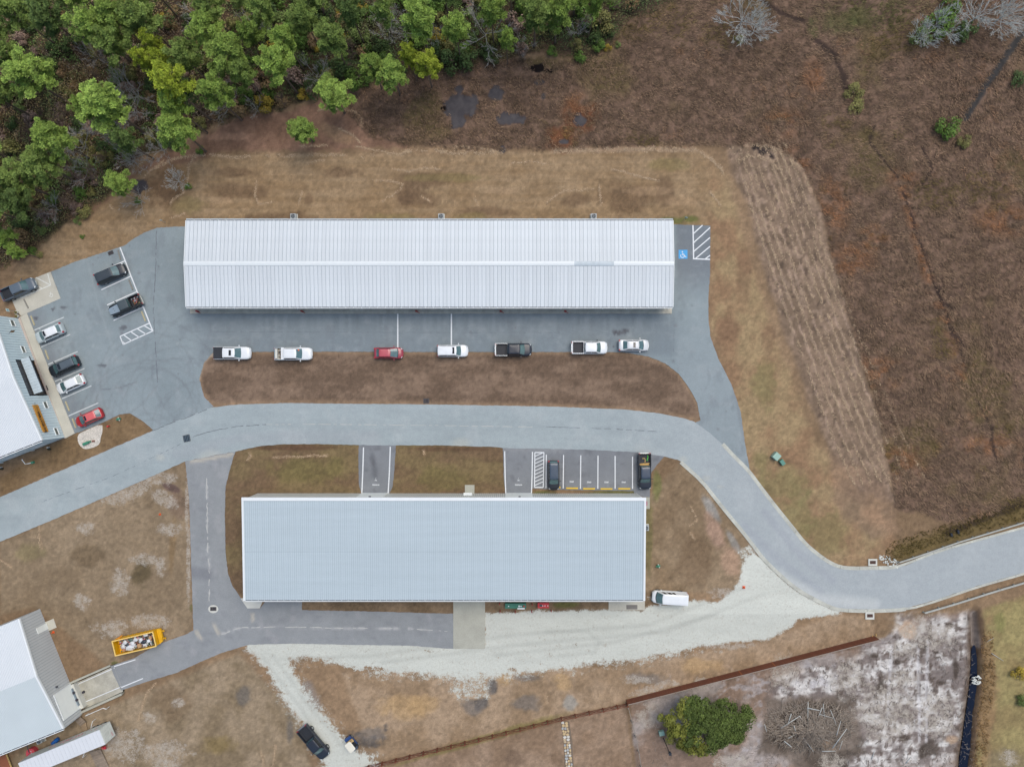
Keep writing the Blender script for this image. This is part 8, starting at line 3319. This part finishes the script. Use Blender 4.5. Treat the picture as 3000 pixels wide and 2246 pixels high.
    MB().cyl((.6, 0, .5), (.66, 0, .5), .05, n=8).build("bung", blue, t)
    red = mat("reel_red", rgb(196, 72, 84), .5, var=.08)
    g = P(90, 2205, .8)
    t = thing("red_tank", "round red tank with a dark pump at the corner of the box trailer", "tank", (g.x, g.y, 0))
    MB().cyl((0, 0, 0), (0, 0, .85), .72, n=28).build("tank", red, t, True, 40)
    MB().cyl((0, 0, .85), (0, 0, .9), .74, .7, n=28).build("lid", red, t, True, 40)
    MB().box((.0, -.3, 1.02), (.2, .42, .24), rz=.2).build("pump", B["dark"], t)
    MB().cyl((-.15, .1, .95), (-.5, 1.3, .95), .06, n=6).build("hose", B["dark"], t)
    for x, y in ((.12, .4), (.2, .1)):
        MB().cyl((x, y, .9), (x, y, .98), .06, n=8).build("fitting", B["trim"], t)
    g = P(305, 2189, .5)
    t = thing("red_chair", "red plastic chair behind the rear end of the box trailer", "chair", (g.x, g.y, 0), .1)
    rm2 = mat("chair_red", rgb(206, 48, 62), .4)
    MB().box((0, -.05, .42), (.5, .46, .05)).build("seat", rm2, t)
    q = MB()
    q.box((0, .22, .68), (.52, .05, .5))
    q.build("backrest", rm2, t)
    for s in (-1, 1):
        MB().box((s * .27, 0, .62), (.06, .46, .05)).build("armrest", rm2, t)
        for y in (-.22, .2):
            MB().box((s * .22, y, .2), (.05, .05, .4)).build("leg", rm2, t)
    boards("wood_landing", "weathered wooden landing at the corner of the grey storage building", "decking",
           [(225, 2106), (241, 2095), (257, 2109), (241, 2122)], 7, .5, B["wood"])
    boards("wood_steps", "tan wooden steps going down from the landing toward the trailer", "steps",
           [(240, 2122), (254, 2112), (258, 2135), (246, 2143)], 5, .25, mat("tan_wood", rgb(158, 136, 112), .85, var=.2, scale=2), -.1)
    boards("wood_ramp", "long grey wooden ramp leading away south of the trailer", "ramp",
           [(266, 2198), (298, 2190), (322, 2246), (292, 2262)], 16, .35, B["wood"], -.2)
    rc = mat("red_deck", rgb(142, 86, 60), .8, var=.1, scale=1)
    g = P(0, 2246)
    slabt = thing("red_platform", "rust red platform with a yellow timber edge in the bottom left corner", "platform", P(10, 2240))
    o = slabt.location
    v = [P(*p) - o for p in ((-60, 2234), (22, 2205), (44, 2262), (40, 2320), (-60, 2340))]
    MB().prism([(p.x, p.y) for p in v][::-1], .1, .35).build("deck", rc, slabt)
    pa, pb = P(24, 2204) - o, P(44, 2256) - o
    MB().cyl((pa.x, pa.y, .4), (pb.x, pb.y, .4), .12, n=6).build("edge_beam", mat("yellow_timber", rgb(176, 150, 96), .8, var=.15), slabt)
    # handrail tubes
    wm = B["trim"]
    for pts, lab in (([(250, 2096, .9), (302, 2073, .9), (311, 2076, .9)], "white tube handrail south of the loading dock"),
                     ([(271, 2112, .9), (266, 2132, .9)], "short white tube handrail by the wooden steps"),
                     ([(247, 2204, .9), (242, 2218, .9)], "short white tube handrail on the south side of the trailer")):
        o = P(pts[0][0], pts[0][1])
        t = thing("handrail", lab, "handrail", o)
        vv = [P(*p) - Vector((o.x, o.y, 0)) for p in pts]
        for a, b in zip(vv, vv[1:]):
            MB().cyl(a, b, .045, n=8).build("tube", wm, t)
        for a in (vv[0], vv[-1]):
            MB().cyl((a.x, a.y, 0), a, .04, n=8).build("post", wm, t)
    q = MB()
    rr = random.Random(31)
    # pieces of timber at the fence end
    for k, (x, y, x1, y1) in enumerate(((2553, 1868, 2556, 1860), (2566, 1862, 2565, 1855))):
        a, b = P(x, y), P(x1, y1)
        o = MB().cyl((0, 0, .08), (b.x - a.x, b.y - a.y, .12), .06, n=5).build("timber_offcut", mat("fresh_lumber", None))
        o.location = a
        tag(o, "pale timber offcut by the end of the plank fence, %s one" % ("left" if k == 0 else "right"), "timber")
    # culvert pipe mouths
    for x, y, x1, y1, lab in ((2784, 1560, 2787, 1570, "black culvert pipe mouth beside the north guard rail, left of two"),
                              (2804, 1551, 2807, 1562, "black culvert pipe mouth beside the north guard rail, right of two")):
        a, b = P(x, y), P(x1, y1)
        o = MB().cyl((0, 0, .12), (b.x - a.x, b.y - a.y, .12), .2, .2, n=12).build("culvert_pipe", mat("black_pipe", rgb(36, 40, 50), .4))
        o.location = a
        tag(o, lab, "pipe")


# ---------------------------------------------------------------- assemble
def main():
    B = bmats()
    build_ground()
    road, lot, drv, bw, be = build_paving()
    site_slabs(B)
    build_lines(lot, bw, be, drv, B['pad'])
    water()
    north_building(B)
    south_building(B)
    west_building(B)
    southwest_building(B)
    wheel_stops(B)
    V = build_vehicles(B)
    golf_cart(V)
    trailer(V, B)
    dumpster(B)
    twig, dead, deadw = build_trees()
    build_stuff()
    fences(B)
    stone_path(B)
    brush_pile(dead, deadw, twig)
    rocks(B)
    yard(B, V)
    bpy.context.view_layer.update()


main()
